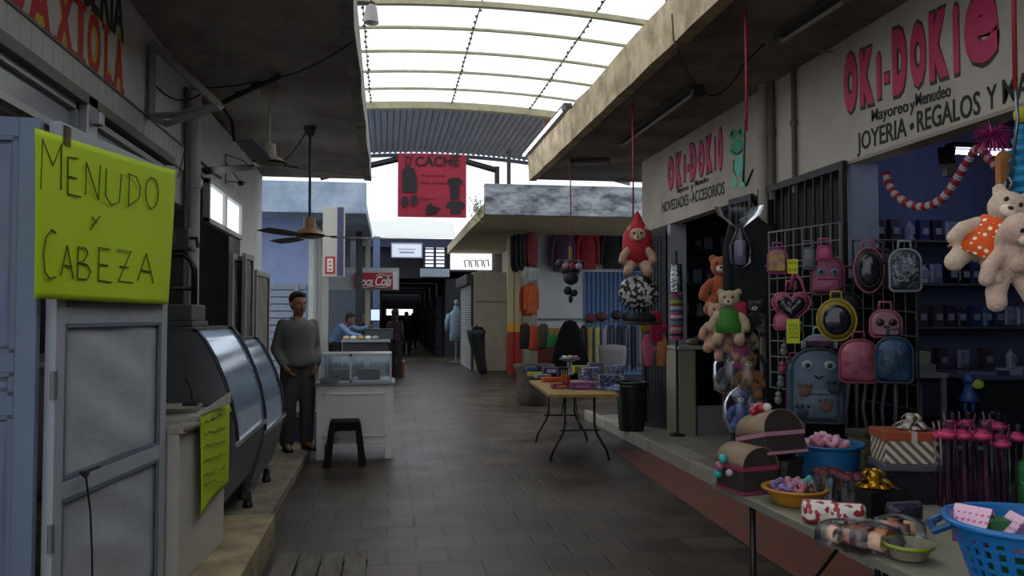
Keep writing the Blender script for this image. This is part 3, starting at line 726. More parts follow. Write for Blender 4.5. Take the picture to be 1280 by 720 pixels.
# wires on the canopy
def cable(name, lab, pts, r=.006, col='#1a1817'):
    b = MB(); b.tube(pts, r, 6); return tag(b.build(name, mm(col, .8), smooth=True), lab, 'cable')
def hang(a, c, sag, n=10): return [a.lerp(c, i/n)-V(0, 0, sag*4*(i/n)*(1-i/n)) for i in range(n+1)]
cable('electric_cable', 'black cable sagging under the left canopy towards its edge', hang(P(250, 110, Z=3.5), P(352, 96, Z=3.5), .02)+hang(P(352, 96, Z=3.5), P(441, 52, X=-.23), .03))
cable('electric_cable', 'black cable tail hanging from the wall bracket', [P(275, 128, X=-1.1), P(283, 140, X=-1.1), P(290, 150, X=-1.1), P(293, 176, X=-1.1)], .012)
cable('electric_cable', 'dark cable drooping from the wall bracket to the canopy', hang(P(190, 102, X=LW+.02), P(250, 118, X=LW+.4), .08))
cable('electric_cable', 'thin cable running from the wall under the near fan', hang(P(222, 222, X=LW+.03), P(232, 180, X=LW+.05), .02), .004)
cable('electric_cable', 'black cable looped from the far fan rod', hang(P(348, 204, Z=CL-.5), P(384, 162, Z=CL-.02), .05), .006)
b = MB()
pt = [P(270, 132, Z=3.40), P(300, 118, Z=3.46), P(325, 106, Z=3.47), P(345, 98, Z=3.47)]
b.tube(pt, .022, 8)
for q in (P(298, 118, Z=3.49), P(318, 107, Z=3.49), P(340, 100, Z=3.49), P(347, 96, Z=3.5), P(275, 128, Z=3.42)): b.ell(q, (.03, .05, .025), sub=2)
tag(b.build('taped_conduit', mm('#2a2725', .8, bump=.5)), 'taped dark conduit leading to the near ceiling fan', 'conduit')
# small security bracket
t = thing('wall_lamp', 'thin dark wire arm with small spotlight on the left wall', 'lamp', P(282, 195, X=LW))
b = MB(); o = t.location
for s in ([(282, 193), (302, 200), (309, 205)], [(282, 193), (282, 230)], [(282, 203), (299, 226)], [(284, 227), (308, 228)]):
    b.tube([P(x, y, X=LW+.03+.1*(x-282)/27)-o for x, y in s], .006, 6)
b.build('arm', M_black, t)
b = MB(); b.ell(P(301, 229, X=LW+.12)-o, (.035, .045, .03), sub=2); b.build('lamp_head', M_black, t)

# ---- lit sign box, small red sign
a = P(403, 346, Y=16.0); c = P(431, 258, Y=16.0)
t = thing('sign_box', 'white projecting sign box with red emblem near the cart', 'sign', (a.x, 16, a.z))
b = MB(); b.bb((0, 0, 0), (c.x-a.x, .18, c.z-a.z), bev=.01); b.build('box_body', mm('#b3b1aa', .5), t)
b = MB(); b.bb((.05, -.012, .06), (c.x-a.x-.18, 0, .40)); d = b.build('sign_face', mm('#a8292b', .5), t)
b = MB(); b.bb((.09, -.016, .1), (c.x-a.x-.22, -.012, .36)); b.build('emblem_ground', mm('#d9d6d0', .5), d)
b = MB()
for k_ in range(3): b.bb((.12, -.02, .13+.075*k_), (c.x-a.x-.25, -.016, .16+.075*k_))
b.build('emblem', mm('#a8292b', .5), d)
b = MB(); b.bb((c.x-a.x-.14, -.01, .02), (c.x-a.x-.02, 0, c.z-a.z-.02)); b.build('side_band', mm('#3d3f63', .5), t)

# ---- white glass-topped cart
cx0, cx1 = P(399, 568, Z=0).x, P(491, 568, Z=0).x; cyy = 8.86
t = thing('food_cart', 'white wooden cart with small glass display case on top', 'cart', (cx0, cyy, 0)); w_ = cx1-cx0
M_cart = mat('white_cart_paint', '#e2e0dc', .5, var=.06, vs=2)
b = MB(); b.bb((0, 0, .17), (w_, .62, .80), bev=.004); b.build('cart_body', M_cart, t)
b = MB(); b.bb((.09, -.006, .26), (w_-.09, .0, .70)); b.build('front_panel', mm('#d6d3cd', .5), t)
b = MB()
for a_, c_2 in (((.075, -.014, .245), (w_-.075, -.0, .26)), ((.075, -.014, .70), (w_-.075, 0, .715)), ((.075, -.014, .245), (.09, 0, .715)), ((w_-.09, -.014, .245), (w_-.075, 0, .715))): b.bb(a_, c_2)
b.build('panel_moulding', M_cart, t)
for x in (0, w_-.085):
    for y in (0, .54):
        b = MB(); b.bb((x, y, 0), (x+.085, y+.08, .17), bev=.004); b.build('leg', M_cart, t)
b = MB(); b.bb((-.02, -.03, .80), (w_+.02, .65, .83), bev=.006); b.build('counter_top', mm('#6c7378', .2, spec=.8), t)
gc = clear_mat('case_glass', '#eef4f8', .02, .05)
b = MB(); z0, z1 = .83, 1.14
for x in (.05, w_-.03):
    for y in (.05, .55): b.bb((x-.012, y-.012, z0), (x+.012, y+.012, z1))
b.bb((.04, .04, z1-.03), (w_-.02, .56, z1)); b.bb((.04, .04, z0), (w_-.02, .56, z0+.02)); b.bb((w_*.42, .04, z0), (w_*.42+.025, .065, z1))
cse = b.build('glass_case', mm('#8f9498', .35, metal=.6), t)
b = MB(); b.bb((.06, .046, z0+.02), (w_-.04, .052, z1-.03)); b.build('glass_pane', gc, cse); b = MB(); b.bb((.06, .55, z0+.02), (w_-.04, .554, z1-.03)); b.build('glass_pane', gc, cse)
for k_ in range(2):
    b = MB(); b.bb((.12+.31*k_, .12, z0+.02), (.36+.31*k_, .48, z0+.13), bev=.01); b.build('food_tray', mm(('#4c5a44', '#6b5a48')[k_], .5), cse)
tt = thing('napkin_holder', 'small clear tray on the left front of the cart top', 'tray', (cx0+.13, cyy+.0, .835)); b = MB(); b.lathe([(.09, 0), (.11, .05), (.10, .05), (.085, .005)], n=16, sq=.8); b.build('tray', mm('#8f979b', .3), tt)
# stool
def stool(x0, y0):
    t = thing('plastic_stool', 'black plastic stool in front of the white cart', 'stool', (x0, y0, 0), .05)
    m = mm('#0b0b0c', .7, spec=.2); b = MB(); b.bb((-.15, -.15, .42), (.15, .15, .455), bev=.014); b.bb((-.06, -.012, .4555), (.06, .012, .457)); b.build('seat', m, t)
    for sx in (-1, 1):
        for sy in (-1, 1):
            b = MB(); tx, ty, bx, by = sx*.13, sy*.13, sx*.18, sy*.18
            b.loft([[V(bx+e*.04, by+f*.034, 0) for e, f in ((-1, -1), (1, -1), (1, 1), (-1, 1))], [V(tx+e*.03, ty+f*.026, .43) for e, f in ((-1, -1), (1, -1), (1, 1), (-1, 1))]]); b.build('leg', m, t, bev=.006)
    for sy in (-1, 1):
        b = MB(); b.bb((-.14, sy*.137-.008, .36), (.14, sy*.137+.008, .43)); b.build('apron', m, t)
        b = MB(); b.bb((sy*.137-.008, -.14, .36), (sy*.137+.008, .14, .43)); b.build('apron', m, t)
    return t
s_ = P(430, 583, Z=0); stool(s_.x, s_.y+.16)
# wooden duckboard on the floor
w0, w1 = P(338, 720, Z=0), P(458, 696, Z=0)
t = thing('duckboard', 'weathered wooden slatted duckboard on the aisle floor', 'duckboard', (w0.x, w1.y-1.0, 0)); tot = w1.x-w0.x+.01
for k_ in range(4):
    b = MB(); sw = tot/4; b.bb((sw*k_+.006, 0, .02), (sw*(k_+1)-.006, 1.0, .042), bev=.004); b.build('slat', mat('weathered_plank', '#6e675e', .8, vs=6, col2='#4a443d', stretch=(3, .4, 1), bump=.3), t)
for y in (.1, .85):
    b = MB(); b.bb((0, y, 0), (tot, y+.06, .02)); b.build('batten', mm('#4d463e', .8), t)
# blue-grey board leaning low behind the man
a = P(395, 490, Y=10.2)
t = thing('storage_tote', 'blue-grey plastic tote on the floor behind the man', 'tote', (-1.02, 9.9, 0))
b = MB(); b.lathe([(.2, 0), (.24, .36), (.25, .36), (.25, .38), (.225, .38), (.19, .01)], n=28, sq=.7); b.build('tub', mm('#5f7396', .45), t, smooth=30)
b = MB(); b.tube([(.24, -.08, .3), (.29, -.06, .26), (.29, .06, .26), (.24, .08, .3)], .01, 6); b.build('handle', M_chr, t)
# ================================================================== PEOPLE
def chain(b, pts, n=14):
    "tapering limb through (point, rx, ry) stations; spheres at the ends"
    for (p, r), (q, s) in zip(pts, pts[1:]):
        b.tube([p, q], [r, s], n)
    for p, r in pts: b.ell(p, r, sub=2)
def person(name, label, loc, rz, S, J, cols, hair_len=0, group=None, detail=True, vox=.011):
    """J: joints in body space, x right-left, y negative is forward; cols shirt, trousers, shoes, hair, skin"""
    skin = mm(cols['skin'], .55); 
    hip, neck, head = J['hip'], J['neck'], J['head']
    b = MB()
    # trunk as stacked ellipses
    def trunk(b, grow, z0, z1, mi=0):
        ax = neck-hip; L_ = ax.length; u = ax.normalized(); side = J['side']; f = u.cross(side)*-1
        st = [(-.06, .135, .095), (.0, .165, .115), (.12, .165, .115), (.28, .15, .108), (.45, .155, .112), (.62, .175, .12), (.78, .185, .115), (.88, .165, .095), (.95, .10, .07), (1.02, .055, .052)]
        rings = []
        for s, rx, ry in st:
            if s < z0 or s > z1: continue
            c = hip+ax*s; rings.append([c+side*(rx+grow)*math.cos(a)+f*(ry*J.get('belly', 1)+grow)*math.sin(a) for a in [2*math.pi*i/20 for i in range(20)]])
        b.loft(rings)
    trunk(b, 0, -1, 2)
    chain(b, [(neck, .055), (head-V(0, 0, .06), .052)])
    # head
    hr = Euler((J.get('tilt', 0), 0, J.get('turn', 0))); hm = hr.to_matrix()
    def hp(x, y, z): return head+hm @ V(x, y, z)*1.1
    b.ell(hp(0, .01, .03), (.085, .102, .105), hr); b.ell(hp(0, -.018, -.035), (.068, .078, .084), hr)
    b.ell(hp(0, -.05, -.088), (.032, .028, .022), hr, sub=2)
    b.ell(hp(0, -.098, -.01), (.012, .02, .026), hr, sub=2); b.ell(hp(0, -.106, -.026), (.017, .014, .012), hr, sub=2)
    b.ell(hp(0, -.078, .028), (.05, .016, .012), hr, sub=2)
    b.ell(hp(0, -.083, -.057), (.026, .012, .007), hr, sub=2); b.ell(hp(0, -.081, -.069), (.022, .012, .008), hr, sub=2)
    for s in (-1, 1): b.ell(hp(s*.079, .012, -.005), (.01, .02, .032), hr, sub=2); b.ell(hp(s*.04, -.062, -.02), (.022, .02, .022), hr, sub=2)
    for s, k in ((-1, 'r'), (1, 'l')):
        sh, el, wr = J['sh'+k], J['el'+k], J['wr'+k]; hd = J['hd'+k]
        chain(b, [(sh, .055), (sh.lerp(el, .5), .047), (el, .038), (el.lerp(wr, .3), .038), (wr, .026)])
        d = (hd-wr).normalized(); 
        pn = J.get('pn'+k, V(s, 0, 0)); cr = d.cross(pn).normalized()
        if detail:
            b.ell(wr+d*.05, (.034, .034, .034), sub=2); 
            for i in range(4):
                o = cr*(-.03+.02*i); ln = (.066, .075, .07, .055)[i]
                base = wr+d*.075+o; mid = base+d*ln*.5-pn*.008; tip = mid+d*ln*.45-pn*.022
                b.tube([wr+d*.03+o*.7, base, mid, tip], [.013, .0105, .0095, .0085], 8); b.ell(tip, .009, sub=1)
            th = wr+d*.03-cr*.035; b.tube([wr+d*.01-cr*.015, th, th+d*.035-pn*.012-cr*.01], [.015, .012, .010], 8); b.ell(th+d*.035-pn*.012-cr*.01, .0105, sub=1)
        else: b.ell(wr+d*.06, (.03, .03, .045), sub=2)
    for k in 'rl':
        hp_, kn, an, to = J['hp'+k], J['kn'+k], J['an'+k], J['to'+k]
        chain(b, [(hp_, .085), (hp_.lerp(kn, .5), .073), (kn, .053), (kn.lerp(an, .35), .052), (an, .037)])
        chain(b, [(an-V(0, 0, .03), .036), (to, .03)])
    body = b.build(name, skin, None, loc=loc, remesh=vox); body.rotation_euler = (0, 0, rz); body.scale = (S, S, S)
    tag(body, label, 'person', group)
    if detail:
        for s in (-1, 1):
            b = MB(); b.ell(hp(s*.03, -.083, .006), (.012, .007, .007), hr, sub=2); e = b.build('eye', mm('#d8d2ca', .3), body)
            b = MB(); b.ell(hp(s*.03, -.0895, .006), (.0055, .003, .0055), hr, sub=2); b.build('iris', mm('#1c120c', .3), e)
            b = MB(); b.ell(hp(s*.032, -.091, .027), (.02, .006, .004), hr, sub=2); b.build('eyebrow', mm('#15110f', .8), body)
        b = MB(); b.ell(hp(0, -.0935, -.063), (.024, .004, .0025), hr, sub=2); b.ell(hp(0, -.0935, -.053), (.02, .003, .002), hr, sub=2); b.build('mouth', mm('#6b3a33', .6), body)
    # hair
    b = MB(); b.ell(hp(0, .03, .052), (.096, .106, .094), hr); b.ell(hp(0, -.03, .098), (.066, .056, .035), hr); b.ell(hp(0, .062, -.01), (.07, .05, .07), hr)
    if hair_len: b.ell(hp(0, .075, -.08), (.075, .05, .12), hr)
    b.build('hair', mat('hair', cols['hair'], .7, bump=.6, bs=90), body, remesh=.012)
    # shirt
    b = MB(); trunk(b, .022, -.07, .96)
    for k in 'rl':
        sh, el, wr = J['sh'+k], J['el'+k], J['wr'+k]; end = el.lerp(wr, cols.get('sleeve', .9)) if cols.get('sleeve', .9) > 0 else sh.lerp(el, .6)
        chain(b, [(sh, .062), (sh.lerp(el, .5), .058), (el, .052), (end, .044)] if cols.get('sleeve', .9) > 0 else [(sh, .073), (end, .06)])
    sh_ = b.build('shirt', mat('cloth_'+name, cols['shirt'], .85, var=.15, vs=9, bump=.25, bs=25), body, remesh=.014)
    if detail:
        b = MB(); fwd = J['side'].cross((neck-hip).normalized())
        f = -fwd if fwd.y > 0 else fwd
        for i in range(6):
            c = hip.lerp(neck, .12+.145*i); b.ell(c+f*(.136 if i < 4 else .128), .006, sub=1)
        b.build('button', mm('#33312e', .4), sh_)
        b = MB()
        for s in (-1, 1): b.tube([neck+V(s*.062, .03, .0), neck+V(s*.06, -.045, -.012), neck+V(s*.014, -.098, -.055)], [.014, .016, .009], 8)
        b.build('collar', mm(cols['shirt'], .85), sh_, smooth=True)
        b = MB(); ax = hip+V(0, 0, .02)
        b.lathe([(.186, -.018), (.19, 0), (.186, .018)], ax, 24, cap=False); bl = b.build('belt', mm('#14110f', .5), body, solid=.006)
        bl.scale = (1, .74, 1)
        bl.location = (0, ax.y*.26, 0)
    # trousers
    b = MB(); trunk(b, .017, -.1, .05); 
    for k in 'rl':
        hp_, kn, an = J['hp'+k], J['kn'+k], J['an'+k]
        chain(b, [(hp_, .104), (hp_.lerp(kn, .5), .098), (kn, .086), (kn.lerp(an, .5), .082), (an+V(0, 0, .0), .076)])
    b.build('trousers', mat('trousers_'+name, cols['trousers'], .85, var=.2, vs=8, bump=.2, bs=20), body, remesh=.014)
    for k in 'rl':
        an, to = J['an'+k], J['to'+k]; d = (to-an); d.z = 0; d.normalize(); sd = d.cross(V(0, 0, 1))
        b = MB(); rings = []
        for s, w_, h_ in ((-.075, .022, .05), (-.06, .036, .075), (0, .04, .09), (.06, .043, .07), (.13, .048, .05), (.19, .036, .04), (.21, .016, .028)):
            c = V(an.x, an.y, 0)+d*s; rings.append([c+sd*w_*math.cos(a)+V(0, 0, h_*.5+h_*.5*math.sin(a)) for a in [2*math.pi*i/14 for i in range(14)]])
        b.loft(rings); so = b.build('shoe', mm(cols['shoes'], .5), body, smooth=True)
        b = MB(); b.loft([[V(an.x, an.y, z)+d*s+sd*w_ for s, w_ in ((-.075, -.02), (-.08, .02), (-.03, .042), (.1, .05), (.19, .036), (.215, 0), (.19, -.036), (.1, -.05), (-.03, -.042))] for z in (0, .018)]); b.build('sole', mm('#121110', .7), so)
    return body
def standing(**o):
    J = dict(side=V(1, 0, 0), hip=V(0, 0, .93), neck=V(0, .01, 1.44), head=V(0, -.015, 1.585),
             shr=V(-.168, .01, 1.37), shl=V(.168, .01, 1.37), elr=V(-.225, .05, 1.10), ell=V(.225, .05, 1.10),
             wrr=V(-.2, -.06, .90), wrl=V(.2, -.06, .90), hdr=V(-.16, -.1, .80), hdl=V(.16, -.1, .80),
             hpr=V(-.09, 0, .88), hpl=V(.09, 0, .88), knr=V(-.105, -.02, .48), knl=V(.105, -.02, .48),
             anr=V(-.11, .02, .09), anl=V(.11, .02, .09), tor=V(-.13, -.15, .035), tol=V(.13, -.15, .035))
    J.update(o); return J
mp_ = P(374, 563, Z=.09)
J = standing(hdr=V(-.12, -.14, .83), wrr=V(-.185, -.11, .92), elr=V(-.235, .05, 1.1), wrl=V(.185, -.1, .92), hdl=V(.13, -.13, .83), turn=.08, tilt=.06,
             knl=V(.10, -.035, .48), belly=1.08)
person('person', 'man in dark grey shirt and dark trousers standing on the low step, hands at pockets', (mp_.x-.03, mp_.y+.05, .09), .42, 1.0, J,
       dict(skin='#a06e54', shirt='#6a6c6c', trousers='#444544', shoes='#1b1715', hair='#0e0c0b'))
# man in light blue leaning over the grill table
p = P(424, 440, Y=18.6)
J = standing(hip=V(0, .1, .93), neck=V(0, -.28, 1.33), head=V(0, -.36, 1.44), shr=V(-.19, -.22, 1.29), shl=V(.19, -.22, 1.29), elr=V(-.22, -.46, 1.12), ell=V(.2, -.50, 1.22), wrr=V(-.15, -.7, 1.08), wrl=V(.12, -.76, 1.28), hdr=V(-.13, -.8, 1.06), hdl=V(.1, -.86, 1.3), tilt=.35)
person('person', 'man in a light blue shirt leaning across the food stall table', (p.x-.1, 18.75, 0), R(70), 1.02, J, dict(skin='#7a5343', shirt='#7fa0cc', trousers='#22242a', shoes='#151515', hair='#2a2422', sleeve=.8), detail=False, vox=.016)
def far_person(px, Y, rz, lab, shirt, tr, S=1.0, hl=0, J=None):
    q = P(px, 440, Y=Y)
    return person('person', lab, (q.x, Y, 0), rz, S, J or standing(), dict(skin='#6e4b3c', shirt=shirt, trousers=tr, shoes='#111111', hair='#100e0d'), hair_len=hl, detail=False, vox=.02)
far_person(494, 20.6, 2.6, 'person in dark maroon clothes standing at the end of the food stall', '#2c1b1e', '#17161a', 1.0, 1)
far_person(455, 22.5, .3, 'dark-haired person seated behind the stall table', '#24242c', '#1a1a1e', .96)
far_person(508, 33, 2.9, 'small dark figure walking far down the aisle', '#17181c', '#121214', 1.0)
far_person(516, 40, .2, 'farthest small figure in the dim covered passage', '#1c2230', '#101114', .98)
# ================================================================== RIGHT SIDE: signs and fittings
def PR(px, py, X=W): return P(px, py, X=X)
M_pink = mm('#c3335f', .6); M_out = mm('#3d3a2a', .7); M_ink = mm('#1a1917', .7)
def bubble(sg, items, fill=M_pink):
    for ch, a, c, h in items:
        q0, q1 = PR(*a), PR(*c)
        for mt, bo, of in ((M_out, .125 if ch not in 'e-i' else .085, .001), (fill, .08 if ch not in 'e-i' else .045, .005)):
            lettering(ch, q0, q1, h, mt, sg, name='letter', bold=bo, off=of, th=.004, spacing=1)
sg = thing('painted_sign', 'large pink shop name painted on the wall over the near right opening', 'sign', (W, 5, 3))
bubble(sg, [('O', (1056, 135), (1073, 130), 0.370), ('K', (1076, 128), (1094, 122), 0.352), ('i', (1097, 121), (1103, 119), 0.317), ('-', (1106, 113), (1113, 111), 0.264),
            ('D', (1117, 113), (1135, 107), 0.387), ('O', (1139, 103), (1159, 97), 0.352), ('K', (1163, 95), (1187, 86), 0.370), ('i', (1193, 88), (1201, 85), 0.414), ('e', (1207, 78), (1250, 63), 0.528)])
def line(sg, s, a, c, h, bold=.012): lettering(s, PR(*a), PR(*c), h, M_ink, sg, bold=bold, off=.002, th=.003)
line(sg, 'Mayoreo', (1090, 152), (1136, 139), .085); line(sg, 'y', (1138, 139), (1144, 137), .085); line(sg, 'Menudeo', (1145, 133), (1189, 120), .085)
line(sg, 'JOYERIA', (1072, 189), (1134, 170), .135); line(sg, 'REGALOS', (1147, 165), (1226, 142), .14)
line(sg, 'Y', (1234, 138), (1247, 134), .14); line(sg, 'MAS', (1254, 130), (1300, 116), .14)
b = MB(); b.ell(PR(1140, 158), (.006, .025, .025), sub=2); wpart(b, 'dot', M_ink, sg)
sg = thing('painted_sign', 'smaller pink shop name painted over the far right opening', 'sign', (W, 9, 3))
bubble(sg, [('O', (835, 234), (843, 231), .32), ('K', (845, 230), (853, 227), .33), ('i', (855, 225), (857.5, 224), .3), ('-', (859, 218), (862, 217), .22),
            ('D', (863, 222), (871, 219), .35), ('O', (873, 217), (881, 214), .32), ('K', (883, 213), (891, 209), .33), ('i', (893, 209), (895.5, 208), .32), ('O', (898, 208), (904, 205), .36)])
line(sg, 'Mayoreo', (847, 242), (861, 237), .07); line(sg, 'y', (864, 238), (867, 236), .08); line(sg, 'Menudeo', (869, 233), (886, 227), .07)
line(sg, 'NOVEDADES', (828, 266), (861, 256), .13); line(sg, 'ACCESORIOS', (865, 254), (906, 242), .13)
b = MB(); b.ell(PR(863, 250), (.006, .02, .02), sub=2); wpart(b, 'dot', M_ink, sg)
# plain green frog painted beside it
fr = thing('painted_frog', 'green frog figure painted on the wall right of the smaller sign', 'painting', (W, 8, 3)); M_fg = mm('#2f9c78', .6); M_fl = mm('#5fc3a4', .6)
def blob(b, px, py, rx, ry, X=W-.004, n=16, mi=0):
    c = PR(px, py); s = (PR(px+1, py)-c); zz = abs((PR(px, py+1)-c).z)
    pts = [c+V(0, s.y*rx*math.cos(2*math.pi*i/n), zz*ry*math.sin(2*math.pi*i/n)) for i in range(n)]
    pts = [V(X, p.y, p.z) for p in pts]; b.poly(pts, (-1, 0, 0), .003, mi)
b = MB(); blob(b, 921, 184, 8, 10); blob(b, 917, 168, 4.5, 6); blob(b, 927, 166, 4.5, 6); wpart(b, 'head', M_fg, fr)
b = MB(); blob(b, 924, 207, 6, 13); blob(b, 919, 228, 3, 8); blob(b, 929, 227, 3, 8); wpart(b, 'body', M_fl, fr)
b = MB(); blob(b, 916, 167, 1.6, 3, X=W-.009); wpart(b, 'eye', M_ink, fr)
b = MB(); blob(b, 926, 165, 1.6, 3, X=W-.009); wpart(b, 'eye', M_ink, fr)
b = MB(); b.tube([PR(x, y, W-.008) for x, y in ((915, 188), (919, 192), (923, 192), (928, 187))], .006, 5); b.tube([PR(x, y, W-.008) for x, y in ((917, 200), (917, 214), (920, 219))], .006, 5); wpart(b, 'outline', M_ink, fr)
# trim under the near sign, pipes on the wall
b = MB(); b.bb((W-.02, 1.5, BZ-.0), (W, PR(1061, 205).y, BZ+.025)); struct(b.build('trim_12', mm('#938a7c', .7)), 'thin moulding along the bottom edge of the near sign wall', 'moulding')
for i, (px, r_, lab) in enumerate(((955, .05, 'wide cream pipe on the wall between the two painted signs'), (965, .03, 'thin brown pipe on the wall, left of the pair'), (993, .022, 'thin rust-stained pipe on the wall nearest the large sign'))):
    y = PR(px, 160, X=W-r_).y; b = MB(); b.lathe([(r_, BZ-.1 if i else .13), (r_, CR)], (W-r_-.005, y, 0), 16); b.lathe([(r_+.01, 3.2), (r_+.01, 3.25)], (W-r_-.005, y, 0), 16)
    tag(b.build('wall_pipe', mm(('#978e82', '#5f5045', '#5b4a40')[i], .6, var=.2), smooth=40), lab, 'pipe')

# fluorescent battens
M_tube = mat('lit_tube', '#f2f6ff', .3, emit=6); M_tube2 = mat('lit_tube_shop', '#c9d6ff', .3, emit=26); M_off = mm('#8f8b86', .4); M_hous = mm('#3f3c38', .6)
def batten(name, lab, a, c, lit, z_up=True, w_=.05, ts=None):
    a, c = Vector(a), Vector(c); t = thing(name, lab, 'light fixture', a); d = c-a; u = d.normalized(); s = u.cross(V(0, 0, 1)).normalized()
    b = MB(); q = [s*w_, s*w_+V(0, 0, .04), -s*w_+V(0, 0, .04), -s*w_]; b.loft([[p for p in q], [d+p for p in q]]); b.build('housing', M_hous, t)
    b = MB(); b.tube([u*.04-V(0, 0, .03)+(ts or V(0, 0, 0)), d-u*.04-V(0, 0, .03)+(ts or V(0, 0, 0))], .017, 10); tb_ = b.build('tube_lamp', (M_tube2 if lit == 2 else M_tube) if lit else M_off, t)
    for e in (u*.02, d-u*.02):
        b = MB(); b.box(e-V(0, 0, .02)+(ts or V(0, 0, 0))*.8, (.05, .05, .06)); b.build('lamp_holder', mm('#6f6a64', .5), t)
    return t
batten('fluorescent_batten', 'lit white fluorescent tube on the outer edge at the far end of the right canopy', (2.11, 12.1, 4.05), (2.11, 9.25, 4.05), True, ts=V(-.06, 0, .0))
batten('fluorescent_batten', 'unlit fluorescent tube under the right canopy, middle of the picture', P(777, 180, Z=CR-.045), P(868, 113, Z=CR-.045), False)
batten('fluorescent_batten', 'unlit fluorescent tube under the right canopy, at the top edge of the picture', P(975, 49, Z=CR-.045), P(1062, -8, Z=CR-.045), False)
batten('fluorescent_batten', 'faint unlit tube under the far end of the right canopy', P(712, 203, Z=CR-.045), P(762, 201, Z=CR-.045), False)
b = MB(); q = P(872, 108, Z=CR); b.box((q.x, q.y, CR-.05), (.1, .1, .1), bev=.01); tag(b.build('junction_box', mm('#26221f', .7), ), 'dark junction box on the canopy at the unlit tube end', 'junction box')
cable('electric_cable', 'brown cable trailing over the right canopy edge to the unlit tube', [P(840, 18, X=2.15), P(842, 50, X=2.15), P(846, 60, X=2.17), P(853, 80, Z=CR-.02), P(868, 104, Z=CR-.03)], .008, '#5a4634')
cable('electric_cable', 'dark cable looping under the right canopy from the junction box', hang(P(876, 112, Z=CR-.02), P(898, 118, Z=CR-.03), .03)+hang(P(900, 116, Z=CR-.03), P(930, 80, Z=CR-.02), .04)+[P(955, 55, Z=CR-.02)], .008)
cable('electric_cable', 'frayed grey wire on the canopy soffit above the large sign', hang(P(1010, 60, Z=CR-.02), P(1055, 62, Z=CR-.02), .02), .009, '#8c857c')

# ---- gates
DK = .68  # colours from here on darkened in place of shade
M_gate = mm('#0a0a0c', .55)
def gate(name, lab, p0, p1, z0, z1, nb, mesh=False):
    d = p1-p0; L_ = d.length; t = thing(name, lab, 'gate', (p0.x, p0.y, z0), math.atan2(d.y, d.x)); H = z1-z0
    b = MB(); b.bb((0, -.02, 0), (.05, .02, H)); b.bb((L_-.05, -.02, 0), (L_, .02, H)); b.bb((.05, -.018, 0), (L_-.05, .018, .06)); b.bb((.05, -.018, H-.06), (L_-.05, .018, H)); b.bb((.05, -.018, H*.45), (L_-.05, .018, H*.45+.05)); b.build('gate_frame', M_gate, t)
    for k in range(nb):
        x = .05+(L_-.1)*(k+1)/(nb+1); b = MB(); b.bb((x-.008, -.008, .06), (x+.008, .008, H-.06)); b.build('bar', M_gate, t)
    b = MB(); b.bb((.05, -.004, .06), (L_-.05, .0, H*.45)); b.build('gate_panel', mm('#0e0e10', .6), t)
    return t
y0g = PR(836, 400).y
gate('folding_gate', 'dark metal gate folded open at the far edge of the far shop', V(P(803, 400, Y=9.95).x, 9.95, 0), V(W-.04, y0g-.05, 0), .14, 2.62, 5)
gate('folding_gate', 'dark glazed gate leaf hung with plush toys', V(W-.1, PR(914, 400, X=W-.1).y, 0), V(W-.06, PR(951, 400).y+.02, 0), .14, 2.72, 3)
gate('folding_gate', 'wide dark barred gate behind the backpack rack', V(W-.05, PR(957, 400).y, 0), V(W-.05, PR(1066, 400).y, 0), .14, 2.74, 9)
# grid rack
def RK(px, py, o=0.): return P(px, py, D=6.25-.0082*(px-958)-o)
def wgrid(name, lab, c4, nu, nv, r_, col):
    o = c4[0]; t = thing(name, lab, 'rack', o)
    def g(u, v): return c4[0].lerp(c4[1], u).lerp(c4[3].lerp(c4[2], u), v)-o
    b = MB()
    for i in range(nu+1): b.tube([g(i/nu, 0), g(i/nu, 1)], r_, 5)
    for j in range(nv+1): b.tube([g(0, j/nv), g(1, j/nv)], r_*1.0, 5)
    b.build('wire_grid', col, t); b = MB(); b.tube([g(0, 0), g(1, 0), g(1, 1), g(0, 1), g(0, 0)], r_*2, 6); b.build('grid_frame', col, t)
    return t
c0, c1 = RK(961, 291), RK(1050, 278); 
wgrid('display_grid', 'white wire grid panel carrying the backpacks', [c0, c1, V(c1.x, c1.y, 1.0), V(c0.x, c0.y, 1.0)], 8, 10, .004, mm('#7f8382', .4))
d0, d1 = RK(1066, 300), RK(1145, 300)
wgrid('display_grid', 'dark wire grid panel to the right of the white one', [d0, d1, V(d1.x, d1.y, 1.0), V(d0.x, d0.y, 1.0)], 6, 7, .004, mm('#2b2c30', .5))
bk = [RK(px, 330, -.1) for px in (957, 1000, 1050, 1100, 1142)]
t = thing('black_cloth', 'black cloth backing hung behind the lower backpacks', 'cloth', bk[0])
b = MB(); o_ = bk[0].copy()
def bcl(u, v):
    k_ = min(int(u*4), 3); f_ = u*4-k_; p = bk[k_].lerp(bk[k_+1], f_); zt_ = p.z-.05+.05*math.sin(9*u)
    return V(p.x+.02*math.sin(22*u)*v, p.y+.02*math.cos(17*u)*v, zt_+(.15-zt_)*v)-o_
b.sheet(bcl, 40, 10); b.build('cloth', mm('#08080a', .9, spec=.1), t, solid=.004, smooth=True)
b = MB(); b.tube([p-o_+V(0, 0, -.02) for p in bk], .012, 6); b.build('hanging_rail', M_black, t)
g0, g1 = P(806, 300, Y=9.88), P(834, 296, Y=9.88)
wgrid('display_grid', 'small pale wire grid on the far folded gate', [g0, g1, V(g1.x, g1.y, 1.9), V(g0.x, g0.y, 1.9)], 4, 6, .005, mm('#7c8084', .5))

